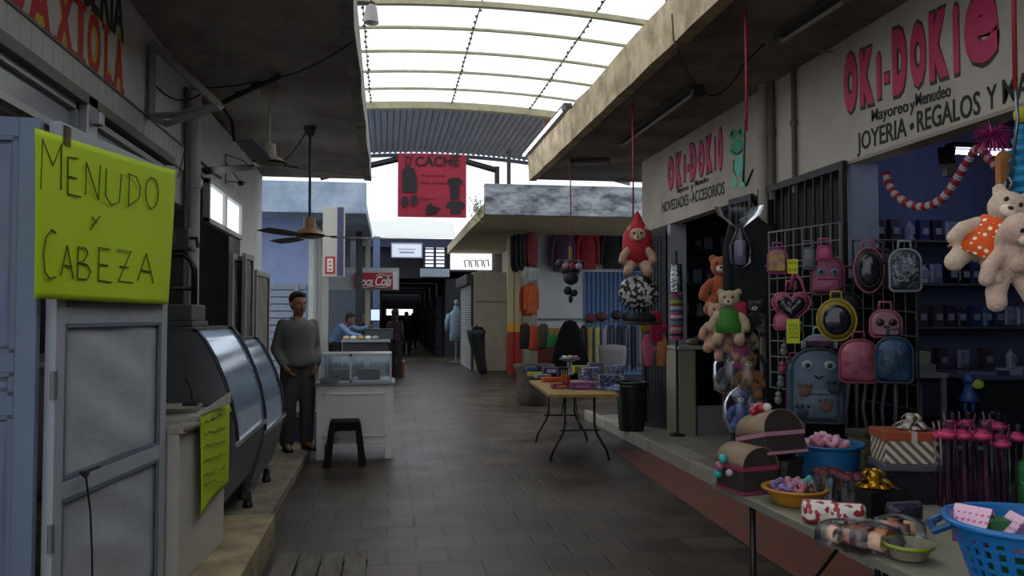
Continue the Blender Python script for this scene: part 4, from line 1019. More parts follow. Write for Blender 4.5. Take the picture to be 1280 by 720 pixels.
# ---- shelves with packages inside the shops
def shelf_unit(name, lab, x0, x1, y, z0, levels, dep, col):
    t = thing(name, lab, 'shelf', (x0, y, z0)); w_ = x1-x0
    for x in (0, w_-.03):
        b = MB(); b.bb((x, -dep, 0), (x+.03, 0, levels[-1]+.03)); b.build('upright', col, t)
    for z in levels:
        b = MB(); b.bb((0.03, -dep, z), (w_-.03, 0, z+.02)); b.build('shelf_board', col, t)
    return t
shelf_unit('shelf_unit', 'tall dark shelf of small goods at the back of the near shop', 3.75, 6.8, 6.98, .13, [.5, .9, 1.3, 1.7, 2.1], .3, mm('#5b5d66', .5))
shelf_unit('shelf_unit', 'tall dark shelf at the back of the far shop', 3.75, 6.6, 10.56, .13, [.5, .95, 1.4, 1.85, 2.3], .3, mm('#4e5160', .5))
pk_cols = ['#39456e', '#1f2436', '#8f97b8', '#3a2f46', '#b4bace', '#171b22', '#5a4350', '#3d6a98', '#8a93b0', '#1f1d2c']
def package(col, k):
    t = thing('packet', '', 'packet'); 
    b = MB()
    if k % 3 == 0: b.bb((-.05, -.04, 0), (.05, .04, .2), bev=.006)
    elif k % 3 == 1: b.lathe([(.03, 0), (.045, .01), (.045, .13), (.02, .16), (.02, .18)], n=12)
    else: b.pillow(rrect(.13, .19, .02), .05, V(0, .02, 0), V(1, 0, 0), V(0, 0, 1), V(0, -1, 0), bulge=.3)
    b.build('packet_body', mm(col, .35), t)
    b = MB(); b.bb((-.03, -.052, .06), (.03, -.046, .12)); b.build('packet_label', mm('#9aa0b4', .4), t); return t
protos = []
kind = ['small carton', 'round jar', 'soft pouch']
def fill(x0, x1, y, zs, lab, grp, step=.17):
    for z in zs:
        x = x0
        while x < x1:
            k = random.randrange(10)
            l_ = f'{kind[k % 3]} among the dim goods on {lab}'
            o = None
            for (kk, oo) in protos:
                if kk == k: o = oo
            if o is None:
                o = package(pk_cols[k], k); protos.append((k, o)); o['label'] = l_; o['group'] = grp; o.location = (x, y, z); 
            else: dup(o, (x, y, z), l_, group=grp)
            x += step*random.uniform(.8, 1.3)
fill(4.15, 6.0, 6.8, [.13+z+.02 for z in (1.3, 1.7, 2.1)], 'the near shop shelf', 'goods on the near shop shelf', .125)
fill(4.05, 6.0, 6.8, [.13+.92], 'the near shop shelf', 'goods on the near shop shelf', .2)
fill(4.0, 5.3, 10.4, [.13+z+.02 for z in (.95, 1.4, 1.85, 2.3)], 'the far shop shelf', 'goods on the far shop shelf', .19)
batten('fluorescent_batten', 'bright lit fluorescent tube inside the near shop', P(1186, 185, Y=5.9), P(1300, 189, Y=5.9), 2)
batten('fluorescent_batten', 'short tube seen end-on inside the near shop', P(1181, 190, Y=5.6), P(1185, 212, Y=5.0), True)
# counter at the far shop
t = thing('display_counter', 'beige and grey display counter in the far shop opening', 'counter', (W-.08, 9.1, .13))
b = MB(); b.bb((0, 0, 0), (.2, .45, 1.02), bev=.004); b.build('end_panel', mm('#a39c88', .5), t)
b = MB(); b.bb((.2, .02, 0), (1.1, .45, .35)); b.build('kick_panel', mm('#8a8d90', .5), t)
b = MB(); b.bb((.2, .03, .35), (1.1, .035, 1.0)); b.build('glass_front', clear_mat('counter_glass', '#8fa0a8', .05, .05), t)
b = MB(); b.bb((.2, .2, .35), (1.1, .45, 1.0)); b.build('inner_back', mm('#17181b', .6), t)
b = MB(); b.bb((-.02, -.02, 1.02), (1.12, .47, 1.06), bev=.005); b.build('counter_top', mm('#b4b1a6', .4), t)
b = MB(); b.bb((.2, .0, 0), (.215, .03, 1.02)); b.build('corner_strip', M_black, t)
for i, (px, nm, c) in enumerate(((866, 'pale rolled cap on the left of the counter top', '#8a7d70'), (880, 'dark handbag on the counter top', '#1d1c20'), (899, 'small dark box on the counter top', '#2a2430'))):
    q = P(px, 428, Y=9.35); t = thing('counter_item', nm, ('cap', 'handbag', 'box')[i], (q.x, 9.35, 1.19)); t.name = ('folded_cap', 'handbag', 'trinket_box')[i]
    b = MB(); b.ell((0, 0, .045), (.09, .07, .045)) if i == 0 else b.bb((-.09, -.06, 0), (.09, .06, .12), bev=.02); b.build('body', mm(c, .6), t, smooth=30)
    if i == 1: b = MB(); b.tube([(.07*math.cos(R(a)), 0, .11+.09*math.sin(R(a))) for a in range(0, 181, 20)], .006, 6); b.build('handle', mm('#1d1c20', .5), t)
# bracelet tower
q = P(846, 440, X=W-.1); t = thing('bracelet_stand', 'tall stand of striped bracelets and silver foil at the far shop column', 'stand', (q.x, q.y, .13))
b = MB(); b.lathe([(.09, 0), (.09, .02), (.015, .04), (.015, 2.2)], n=16); b.build('stand_pole', M_black, t)
zt = lambda y: P(845, y, X=W-.12).z-.13
cols = ['#b03a5a', '#3f8f77', '#c8b04a', '#8a4a30', '#c9c9d0', '#4a6aa8', '#d04a70', '#d8d8dc', '#7a3a88', '#3f9f9f', '#c04048', '#b8b8bc', '#d06a90', '#202024', '#c8508a']
for i, c in enumerate(cols):
    z = zt(368)+(zt(424)-zt(368))*(i+.5)/len(cols); b = MB(); b.lathe([(.05, z-.022), (.075, z-.02), (.078, z), (.075, z+.02), (.05, z+.022)], n=16); b.build('bracelet', mm(c, .3), t)
b = MB(); b.lathe([(.07, zt(365)), (.075, zt(350)), (.065, zt(333)), (.07, zt(330))], n=14); b.build('foil_roll', mm('#c5cad4', .15, metal=.9, bump=.8), t)

# ---- soft toys
DK = 1.0
def plush(name, lab, cat, loc, rz, S, col, extra=None, ears='round', muzzle='#e6d4bc', tilt=0, parent=None, dress=None, roll=0):
    t = thing(name, lab, cat, loc, rot=(tilt, roll, rz)); t.scale = (S, S, S)
    b = MB(); b.ell((0, 0, 0), (.085, .07, .1)); b.ell((0, -.01, .145), (.078, .07, .07))
    for s in (-1, 1):
        b.tube([(s*.06, -.02, .05), (s*.11, -.05, -.01), (s*.12, -.07, -.05)], [.03, .034, .032], 10); b.ell((s*.12, -.07, -.055), .034, sub=2)
        b.tube([(s*.04, -.02, -.07), (s*.07, -.07, -.12), (s*.075, -.1, -.14)], [.042, .042, .04], 10); b.ell((s*.077, -.11, -.145), (.042, .04, .045), sub=2)
        if ears == 'round': b.ell((s*.062, 0, .2), (.03, .018, .03), sub=2)
        elif ears == 'long': b.ell((s*.07, .0, .1), (.02, .025, .06), sub=2)
        else: b.ell((s*.05, 0, .22), (.022, .014, .04), sub=2)
    m_ = mat('plush_'+col.strip('#'), col, .95, var=.15, vs=30, bump=.6, bs=120, sheen=.3)
    body = b.build('body', m_, t, remesh=.009)
    b = MB(); b.ell((0, -.07, .125), (.035, .028, .027), sub=2); mz = b.build('muzzle', mm(muzzle, .9), t, smooth=True)
    b = MB(); b.ell((0, -.098, .135), (.011, .007, .008), sub=2); b.build('nose', M_black, mz)
    for s in (-1, 1): b = MB(); b.ell((s*.028, -.072, .165), (.009, .006, .011), sub=2); b.build('eye', M_black, t)
    if dress:
        b = MB(); b.lathe([(.07, .085), (.085, .05), (.1, -.02), (.125, -.09), (.118, -.09), (.09, -.02), (.07, .05)], n=20, cap=False); b.build('dress', dress, t, smooth=True)
    return t
M_orange_dots = checker_mat('orange_dotted_cloth', '#f4e6c8', '#d8540f', 34, .8, 'dots')
FACE = -.55   # facing the aisle and the camera
q = P(1236, 300, D=3.15); plush('plush_bear', 'cream plush bear in an orange dotted dress hanging head-down at the right edge', 'toy', q, FACE, .95, '#dcc0a6', dress=M_orange_dots, tilt=0, roll=.5)
q = P(1265, 325, D=3.05); plush('plush_bear', 'cream plush bear with long ears hanging lowest at the right edge', 'toy', q, FACE+.3, .9, '#dcb9a4', ears='long', tilt=.5)
q = P(1290, 300, D=3.1); plush('plush_bear', 'cream plush bear cut off by the right edge of the picture', 'toy', q, FACE, .9, '#d8b8a0', ears='long', tilt=-.3)
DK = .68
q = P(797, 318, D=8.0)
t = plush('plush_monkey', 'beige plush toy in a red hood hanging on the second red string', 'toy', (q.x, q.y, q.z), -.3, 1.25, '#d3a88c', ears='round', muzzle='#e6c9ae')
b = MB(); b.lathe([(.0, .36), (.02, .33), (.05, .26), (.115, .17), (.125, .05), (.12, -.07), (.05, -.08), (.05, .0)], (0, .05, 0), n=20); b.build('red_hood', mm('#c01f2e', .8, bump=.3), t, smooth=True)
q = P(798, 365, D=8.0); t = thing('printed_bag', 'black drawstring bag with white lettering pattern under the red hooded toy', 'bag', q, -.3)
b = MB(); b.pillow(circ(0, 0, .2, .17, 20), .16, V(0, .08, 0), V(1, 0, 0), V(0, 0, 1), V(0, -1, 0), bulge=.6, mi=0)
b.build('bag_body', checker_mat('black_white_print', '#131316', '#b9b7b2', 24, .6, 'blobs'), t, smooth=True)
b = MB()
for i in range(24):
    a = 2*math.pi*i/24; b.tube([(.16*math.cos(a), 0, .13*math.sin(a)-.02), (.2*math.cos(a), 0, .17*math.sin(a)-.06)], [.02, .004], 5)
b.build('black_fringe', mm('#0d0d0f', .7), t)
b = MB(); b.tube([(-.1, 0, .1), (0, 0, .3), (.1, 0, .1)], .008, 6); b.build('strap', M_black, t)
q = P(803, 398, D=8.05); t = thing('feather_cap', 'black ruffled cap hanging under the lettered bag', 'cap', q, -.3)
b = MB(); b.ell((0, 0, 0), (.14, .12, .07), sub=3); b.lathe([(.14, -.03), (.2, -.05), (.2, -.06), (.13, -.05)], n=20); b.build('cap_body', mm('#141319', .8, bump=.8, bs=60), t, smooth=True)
# gloves and coloured plush shapes below
def drop(px, py, D_, w_, h_, col, lab, name='felt_figure', pts=None, rz=-.3):
    q = P(px, py, D=D_); t = thing(name, lab, 'toy', q, rz); o = pts or rrect(w_, h_, w_*.3)
    b = MB(); b.pillow(o, .05, V(0, .02, -h_/2), V(1, 0, 0), V(0, 0, 1), V(0, -1, 0), bulge=.4); b.build('body', mm(col, .8), t, smooth=True); 
    b = MB(); b.tube([(0, 0, h_/2-.01), (0, 0, h_/2+.07)], .005, 5); b.build('loop', M_black, t); return t
star = [((.5 if i % 2 else 1)*.12*math.cos(R(90+36*i)), .15+(.5 if i % 2 else 1)*.15*math.sin(R(90+36*i))) for i in range(10)]
mit = [(-.05, 0), (.05, 0), (.06, .12), (.11, .16), (.09, .21), (.05, .19), (.04, .33), (-.05, .34), (-.09, .25), (-.07, .1)]
drop(822, 411, 8.4, .22, .3, '#c51b55', 'magenta felt mitten shape hanging by the far gate', pts=mit)
drop(811, 440, 8.4, .16, .3, '#d8648c', 'long pink felt shape hanging below the magenta mitten', pts=[(x*.8, z) for x, z in mit])
drop(826, 440, 8.4, .18, .3, '#d58a4e', 'orange felt shape hanging beside the pink one', pts=[(-x*.8, z) for x, z in mit])
drop(808, 403, 8.5, .14, .22, '#cfae3a', 'small yellow felt shape hanging behind the magenta mitten')
# pile on the glazed gate leaf
G = lambda px, py, o=0: P(px, py, D=7.3-o)
plush('plush_lion', 'orange plush lion hanging on top of the plush cluster', 'toy', G(903, 360), -.5, 1.35, '#c2602a', ears='round', muzzle='#ecdcc8')
plush('plush_bear', 'peach plush bear at the left of the plush cluster', 'toy', G(897, 412, .2), -.4, 1.1, '#e0a98c')
plush('plush_bear', 'cream plush bear with green scarf in the middle of the plush cluster', 'toy', G(912, 400, .35), -.5, 1.2, '#dcbf9a', dress=mm('#3f8c26', .8))
plush('plush_bear', 'pink-tinged plush bear at the bottom of the plush cluster', 'toy', G(906, 425, .3), -.2, 1.0, '#dca38c')
plush('plush_bear', 'beige plush bear at the right of the plush cluster', 'toy', G(927, 422, .2), -.6, 1.1, '#cdb08a', ears='round')
plush('plush_panda', 'small black and white plush head beside the black jacket', 'toy', G(945, 400, .3), -.6, .8, '#26262a', muzzle='#dcdcdc')
drop(924, 391, 6.9, .13, .2, '#c43252', 'red felt pouch behind the plush bears', 'felt_pouch')
drop(926, 447, 6.9, .13, .22, '#c4557c', 'pink felt pouch under the plush bears', 'felt_pouch')
M_film = clear_mat('plastic_film', '#f4f6fa', .03, .25)
def bagged(px, py, S, col, lab, D_=7.0):
    q = P(px, py, D=D_); t = plush('bagged_toy', lab, 'toy', q, -.4, S, col)
    b = MB(); n = 18; rings = []
    for z, r_ in ((-.2, .1), (-.17, .15), (-.05, .17), (.1, .16), (.2, .12), (.25, .03), (.27, .025), (.33, .07)):
        rings.append([V(r_*math.cos(2*math.pi*i/n)*(1+.12*random.uniform(-1, 1)), r_*.85*math.sin(2*math.pi*i/n)*(1+.12*random.uniform(-1, 1)), z) for i in range(n)])
    b.loft(rings, cap=False); b.build('clear_wrap', M_film, t, smooth=True); return t
bagged(912, 467, .85, '#6f6c74', 'grey toy wrapped in clear plastic under the plush cluster')
bagged(936, 472, .95, '#b0703a', 'orange toy wrapped in clear plastic next to the gate edge', 6.9)
bagged(926, 515, .85, '#5f76b8', 'blue toy wrapped in clear plastic, lowest of the hanging bags', 6.8)
bagged(942, 520, .75, '#a89ca0', 'pale toy wrapped in clear plastic behind the chest boxes', 6.8)
q = P(910, 510, D=7.0); t = thing('candy_tube', 'dark red net tube of sweets hanging left of the wrapped toys', 'sweets', q); b = MB(); b.lathe([(.01, -.2), (.045, -.17), (.05, 0), (.045, .15), (.01, .2)], n=12); b.build('net', mm('#6a2f3a', .6, bump=1, bs=60), t); b = MB(); b.tube([(0, 0, .2), (0, 0, .3)], .004, 5); b.build('string', M_black, t)
# garments hanging
def garment(name, lab, c, w_, h_, col, rz=0, sleeves=True, cat='garment', hood=False, group=None, coll=None):
    "hanging garment facing -Y; c is the centre of the shoulder line"
    t = thing(name, lab, cat, c, rz, group); w = w_/2
    o = [(-w*.80, -h_), (w*.80, -h_), (w*.78, -h_*.45), (w*.74, -.2*h_), (w*.72, -.07*h_), (w*.25, .02), (0, -.01), (-w*.25, .02), (-w*.72, -.07*h_), (-w*.74, -.2*h_), (-w*.78, -h_*.45)]
    b = MB(); b.pillow([(x*(1+.03*math.sin(7*z)), z) for x, z in o], .12, V(0, .06, 0), V(1, 0, 0), V(0, 0, 1), V(0, -1, 0), bulge=.18)
    if sleeves:
        for s in (-1, 1): b.tube([(s*w*.66, 0, -.06*h_), (s*w*.9, 0, -.3*h_), (s*w*.97, 0, -.85*h_)], [.07*w_/.5, .065*w_/.5, .05*w_/.5], 10)
    m_ = mat('cloth_'+col.strip('#'), col, .85, var=.35, vs=5, bump=.5, bs=9)
    gb = b.build('cloth', m_, t, smooth=50)
    b = MB(); b.tube([(-w*.5, 0, -.0), (0, 0, .05), (w*.5, 0, -.0)], .007, 6); b.tube([(0, 0, .05), (0, 0, .10), (.02, 0, .13), (0, 0, .15)], .004, 6); b.build('hanger', M_steel, t)
    if hood: b = MB(); b.tube([(-w*.25, -.05, .0), (0, -.09, -.05), (w*.25, -.05, .0)], .03, 8); b.build('hood', m_, gb)
    if coll: b = MB(); b.tube([(-w*.2, -.055, .01), (0, -.07, -.05), (w*.2, -.055, .01)], .014, 6); b.build('neckline', mm(coll, .7), gb)
    return t
garment('jacket', 'long black jacket hanging on the glazed gate leaf', G(940, 275, .2), .45, .95, '#0e0e12', -.6, cat='jacket')
garment('jacket', 'dark navy jacket behind the long black one', G(958, 335, .1), .38, .5, '#12151f', -.6, cat='jacket')
q = G(925, 300, .3); t = thing('plastic_bag', 'clear plastic bag with lilac tissue tied above the black jacket', 'bag', q, -.5)
b = MB(); n = 16; b.loft([[V(r_*math.cos(2*math.pi*i/n)*random.uniform(.8, 1.2), r_*.5*math.sin(2*math.pi*i/n)*random.uniform(.8, 1.2), z) for i in range(n)] for z, r_ in ((-.25, .02), (-.2, .08), (-.05, .09), (.08, .03), (.11, .03), (.22, .17), (.3, .2))], cap=False); b.build('film', M_film, t, smooth=True)
b = MB(); b.pillow(rrect(.1, .22, .03), .05, V(0, .02, -.22), V(1, 0, 0), V(0, 0, 1), V(0, -1, 0), bulge=.4); b.build('lilac_tissue', mm('#9a86b4', .7, bump=.8), t)

# ---- bags on the rack
def bag(name, lab, px0, px1, py0, py1, col, kind='pack', trim='#333333', o=0., rz=None, dep=.12, face=None, cat='backpack', extra=None, m_=None):
    pc = RK((px0+px1)/2, py1, o); D_ = 6.25-.0082*((px0+px1)/2-958)-o
    w_ = (px1-px0)*D_/1000*.95; h_ = (py1-py0)*D_/1000; rz = -.5 if rz is None else rz
    t = thing(name, lab, cat, pc, rz); M0 = m_ or mat('bag_'+col.strip('#'), col, .6, var=.2, vs=12, bump=.2, bs=30); MT = mm(trim, .5)
    U = (V(1, 0, 0), V(0, 0, 1), V(0, -1, 0))
    if kind == 'round': ol = circ(0, h_/2, w_/2, h_/2, 26)
    elif kind == 'heart': ol = [(w_/2*.9*math.sin(a)**3*1.05, h_*.52+h_/2*.95*(13*math.cos(a)-5*math.cos(2*a)-2*math.cos(3*a)-math.cos(4*a))/16) for a in [2*math.pi*i/30 for i in range(30)]]
    else: ol = rrect(w_, h_, w_*.16, w_*.42)
    b = MB(); b.pillow(ol, dep, V(0, dep/2, 0), *U, bulge=.22); body = b.build('bag_body', M0, t, smooth=60)
    b = MB(); cx = 0; cz = h_/2; b.tube([V(x*1.0, -dep/2*.4, z) for x, z in ol], .008, 6, close=True); b.build('piping', MT, t, smooth=True)
    b = MB(); b.tube([(-.035, 0, h_-.01), (-.03, 0, h_+.05), (.03, 0, h_+.05), (.035, 0, h_-.01)], .009, 6); b.build('handle', MT, t, smooth=True)
    if kind == 'pack':
        b = MB(); b.pillow(rrect(w_*.72, h_*.42, w_*.12, w_*.2), .05, V(0, -dep/2+.02, h_*.06), *U, bulge=.2); pk = b.build('front_pocket', M0, t, smooth=60)
        b = MB(); b.tube([(-w_*.3, -dep/2-.03, h_*.4), (w_*.3, -dep/2-.03, h_*.4)], .005, 5); b.build('zipper', MT, pk)
        for s in (-1, 1):
            b = MB(); b.tube([(s*w_*.25, dep/2, h_*.95), (s*w_*.42, dep/2+.04, h_*.5), (s*w_*.4, dep/2, h_*.02)], .014, 6); b.build('strap', MT, t)
    if kind in ('round', 'heart') and face is None:
        b = MB(); b.pillow([(x*.72, h_/2+(z-h_/2)*.72) for x, z in ol], .03, V(0, -dep/2+.01, 0), *U, bulge=.2); b.build('clear_window', mm('#34343f', .12, metal=.3, var=.6, vs=25), t, smooth=True)
    if face:
        for s in (-1, 1):
            b = MB(); b.ell((s*w_*.2, -dep/2-.005, h_*face[0]), (w_*face[1], .015, w_*face[1]*.9), sub=2); e = b.build('printed_eye', mm(face[2], .5), t)
            b = MB(); b.ell((s*w_*.2, -dep/2-.02, h_*face[0]), (w_*face[1]*.45, .01, w_*face[1]*.45), sub=2); b.build('pupil', M_black, e)
        b = MB(); b.tube([(-w_*.08, -dep/2-.012, h_*(face[0]-.14)), (0, -dep/2-.014, h_*(face[0]-.17)), (w_*.08, -dep/2-.012, h_*(face[0]-.14))], .006, 5); b.build('printed_mouth', M_black, t)
    return t, w_, h_, dep
t, w_, h_, dp = bag('backpack', 'large grey-blue backpack with eyes and paw prints, hung lowest on the rack', 990, 1058, 436, 528, '#5f7388', trim='#3b4a5c', o=.25, face=(.78, .11, '#a9b5be'))
for i, (x, z) in enumerate(((-.25, .42), (.27, .47), (.12, .22), (-.3, .14))):
    b = MB(); b.ell((x*w_, -dp/2-.028, z*h_), (w_*.12, .012, w_*.1), sub=2)
    for k in range(3): b.ell((x*w_+(k-1)*w_*.1, -dp/2-.028, z*h_+w_*.13), (w_*.04, .01, w_*.045), sub=2)
    b.build('paw_print', mm(('#6b4a44', '#2b3442')[i % 2], .7), t)
bag('backpack', 'pink child backpack with light blue print at the top of the rack', 1014, 1055, 322, 368, '#a65a78', trim='#7a3450', o=.15, face=(.6, .12, '#5f9ab0'))
bag('purse', 'pink heart-shaped purse with clear window on the left of the rack', 964, 1015, 360, 408, '#b04a6c', kind='heart', trim='#c8688c', o=.3, cat='purse')
b = MB(); q = RK(988, 362, .3); b.tube([q, RK(993, 338, .3), RK(1002, 352, .3), RK(1008, 372, .3)], .01, 6); b.tube([q, RK(993, 338, .3)], .016, 6); tag(b.build('purse_strap', mm('#b8486e', .6), smooth=True), 'pink loop strap above the heart-shaped purse', 'strap')
bag('backpack', 'round clear-front backpack with yellow rim in the middle of the rack', 1022, 1070, 374, 426, '#a08a32', kind='round', trim='#b89a2e', o=.3)
bag('backpack', 'black backpack behind the round yellow one', 1038, 1078, 366, 424, '#1a1a1d', trim='#0c0c0e', o=.05)
bag('backpack', 'rose pink crinkled backpack at the centre of the lower row', 1050, 1098, 425, 478, '#b55a70', kind='soft', trim='#8c3f55', o=.35, m_=mat('rose_crinkle', '#bf6478', .5, col2='#8a3f58', vs=9, bump=.9, bs=14))
bag('backpack', 'blue crinkled backpack at the right of the lower row', 1096, 1140, 422, 478, '#2c5078', kind='soft', trim='#1d3450', o=.3, m_=mat('blue_crinkle', '#31577f', .5, col2='#16273c', vs=9, bump=.9, bs=14))
bag('purse', 'pink doll-face purse at the right of the rack', 1088, 1126, 388, 421, '#a8707a', kind='soft', trim='#a04a68', o=.3, face=(.55, .14, '#2b1d22'), cat='purse')
bag('backpack', 'dark backpack with pink striped edge at the top right of the rack', 1068, 1104, 310, 366, '#251f24', kind='round', trim='#a8506c', o=.1, dep=.2)
bag('backpack', 'second dark ribbed backpack behind the pink-edged one', 1084, 1116, 312, 368, '#241d1e', kind='soft', trim='#3e2b2e', o=-.1, dep=.2)
bag('gift_bag', 'clear plastic packed bag of dark toys right of the rack', 1113, 1150, 312, 364, '#4c5058', kind='soft', trim='#8b9199', o=.2, cat='bag', m_=mat('foil_toys', '#7e8790', .15, metal=.6, col2='#1a1c20', vs=25, bump=1, bs=30))
bag('pouch', 'small yellow and purple pouch at the top left of the rack', 960, 984, 312, 342, '#8c7a3a', kind='soft', trim='#a8408a', o=.3, cat='pouch', m_=mat('pouch_mix', '#c8a83c', .6, col2='#8c3a7c', vs=18))
bag('pouch', 'narrow pink pouch hanging over the pink backpack', 1022, 1038, 308, 326, '#c8487c', kind='soft', trim='#a8386a', o=.4, cat='pouch', dep=.05)
bag('pouch', 'silver-grey pouch between the small pouches at the top of the rack', 1004, 1018, 310, 336, '#7d7f8c', kind='soft', trim='#5d5f6a', o=.35, cat='pouch', dep=.06)
bag('pouch', 'small pink pouch below the heart-shaped purse', 968, 988, 392, 412, '#cf6a8c', kind='soft', trim='#b0486a', o=.4, cat='pouch', dep=.05)
bag('pencil_case', 'long lilac pencil case lying over the grey-blue backpack', 1003, 1045, 419, 432, '#8a6a8c', kind='soft', trim='#6c9a8c', o=.45, cat='pencil case', dep=.06)
bag('backpack', 'narrow light blue bag peeking from behind the grey-blue backpack', 984, 1004, 450, 522, '#3f7396', kind='soft', trim='#8a3a5c', o=.1, dep=.1)
# yellow price cards
def card(px0, px1, py0, py1, lab, o=.5, rows=2):
    q = RK((px0+px1)/2, (py0+py1)/2, o); D_ = 6.25-.0082*(px0-958)-o; w_ = (px1-px0)*D_/1000; h_ = (py1-py0)*D_/1000
    t = thing('price_card', lab, 'card', q, -.45); b = MB(); b.bb((-w_/2, -.002, -h_/2), (w_/2, .002, h_/2)); b.build('card', mm('#d6e01c', .7), t)
    b = MB()
    for r_ in range(rows):
        z = h_*(.25-.5*r_/max(1, rows-1)) if rows > 1 else 0
        b.tube([(-w_*.35+w_*.7*i/6, -.004, z+(.012 if i % 2 else -.008)) for i in range(7)], .0025, 4)
    b.build('handwriting', mm('#3a4410', .7), t)
card(985, 997, 324, 342, 'small neon yellow price card at the top left of the rack', .55)
card(984, 999, 399, 429, 'tall neon yellow price card between purse and grey-blue backpack', .6, 4)
# fringe of hanging ribbons/straps
for i, (px, c) in enumerate(((1062, '#4d3a44'), (1072, '#3b333c'), (1083, '#5a4850'), (1095, '#43414a'), (1107, '#3f4450'), (1120, '#55505a'))):
    b = MB(); b.tube([RK(px, 480, .15), RK(px-2+random.uniform(-3, 3), 510, .15), RK(px+random.uniform(-4, 4), 545, .15)], .012, 6)
    tag(b.build('bag_strap', mm(c, .7), smooth=True), 'loose dark strap dangling under the rose and blue backpacks', 'strap', 'straps dangling under the lower row of bags')
for i, (px, c) in enumerate(((998, '#8c4a8c'), (1006, '#a03a5c'))):
    b = MB(); b.tube([RK(px, 528, .2), RK(px-2, 545, .2)], .014, 6); tag(b.build('bag_strap', mm(c, .6), smooth=True), ('purple', 'red')[i]+' strap end below the grey-blue backpack', 'strap')
for i, (px, py, c) in enumerate(((980, 440, '#8a7a70'), (978, 462, '#a04058'), (976, 480, '#6f7a86'), (973, 500, '#8b8a80'), (1000, 412, '#57764a'))):
    q = RK(px, py, .3); t = thing('key_charm', ('tan', 'red', 'grey', 'pale', 'green')[i]+' toy charm hanging on the dark left edge of the rack', 'charm', q)
    b = MB(); b.ell((0, 0, 0), (.03, .02, .035), sub=2); b.ell((0, 0, .04), .022, sub=2); b.build('charm_body', mm(c, .5), t, smooth=True); b = MB(); b.tube([(0, 0, .06), (0, 0, .1)], .004, 5); b.build('loop', M_steel, t)

# ---- red strings and what they carry
def string(px, py, zb_, lab, X=2.44, top=None):
    q = P(px, py, X=X); t = None; b = MB(); b.tube([(X, q.y, CR), (X+.004, q.y, (CR+zb_)/2), (X, q.y, zb_)], .009, 6); b.ell((X, q.y, CR-.02), (.02, .02, .03), sub=1)
    tag(b.build('hanging_string', mm('#b3322c', .6), smooth=True), lab, 'string'); return q
q = string(713, 260, P(714, 322, X=2.44).z, 'red string hanging from the canopy, farthest of the four')
t = thing('toy_bunch', 'bunch of dark toy purses with pink bows on the farthest red string', 'toy', (2.44, q.y, P(714, 335, X=2.44).z))
b = MB(); b.ell((0, 0, 0), (.15, .1, .12)); b.ell((-.14, 0, .06), (.07, .05, .06)); b.ell((.14, 0, .06), (.07, .05, .06)); b.ell((0, -.03, -.13), (.11, .08, .1)); b.build('body', mm('#2a222c', .6, bump=.5), t, smooth=True)
for x, c in ((-.09, '#b88aa8'), (.09, '#c2b0c0'), (0, '#a83a58')): b = MB(); b.ell((x, -.1, .02), (.05, .02, .045), sub=2); b.build('bow', mm(c, .5), t)
b = MB(); b.tube([(0, 0, .1), (0, 0, .3)], .022, 8); b.build('ribbon', mm('#a06a20', .6), t)
t = thing('toy_bow', 'small black bow dangling below the toy bunch', 'toy', (2.44, q.y, P(714, 366, X=2.44).z))
b = MB(); b.ell((-.04, 0, .03), (.06, .03, .06)); b.ell((.05, 0, .0), (.05, .03, .05)); b.ell((0, 0, -.08), (.03, .02, .06)); b.build('bow', mm('#15131a', .6), t, smooth=True); b = MB(); b.tube([(0, 0, .05), (0, 0, .18)], .005, 5); b.build('thread', M_black, t)
string(791, 200, P(797, 290, X=2.44).z, 'red string holding the red hooded plush toy')
q = string(932, 60, P(931, 165, X=2.44).z, 'red string ending in front of the painted frog')
b = MB(); b.tube([P(931, 150, X=2.44), P(930, 205, X=2.44), P(929, 226, X=2.44), P(933, 232, X=2.44), P(941, 212, X=2.44)], .008, 6); tag(b.build('wire_hook', M_black, smooth=True), 'black wire hook at the end of the red string by the frog', 'hook')
q = string(1268, 60, P(1270, 112, X=2.44).z, 'red string at the right edge above the hanging bears')
b = MB(); b.tube([P(1270, 112, X=2.44), P(1272, 150, X=2.44), P(1262, 235, X=2.44)], .007, 6); b.tube([P(x, y, X=2.42) for x, y in ((1258, 226), (1262, 222), (1265, 228), (1260, 242), (1256, 240), (1258, 226))], .006, 6); tag(b.build('wire_hook', mm('#8c8f94', .3, metal=.8), smooth=True), 'wire and metal clip holding the bears at the right edge', 'hook')
# crepe paper hanging at right edge
q = P(1277, 150, D=3.2); t = thing('paper_pinata', 'blue crepe paper hanging decoration at the right edge', 'decoration', (q.x, q.y, q.z))
b = MB(); rings = []
for i in range(26):
    z = -.02-.021*i; r_ = (.02+.035*math.sin(math.pi*i/25))*(1.18 if i % 2 else .86); rings.append([V(r_*math.cos(a), r_*math.sin(a), z) for a in [2*math.pi*k/14 for k in range(14)]])
b.loft(rings); b.build('blue_paper', mat('blue_crepe', '#2fa0c8', .8, col2='#1c6aa8', vs=14, bump=.5), t)
b = MB(); b.ell((0, 0, .02), (.03, .03, .035), sub=2); b.build('yellow_top', mm('#c8c42a', .8), t)
b = MB(); b.pillow(rrect(.09, .3, .03), .03, V(-.045, .05, -.42), V(1, 0, 0), V(0, 0, 1), V(0, -1, 0), bulge=.2); b.build('orange_paper', mm('#b8743a', .8), t)
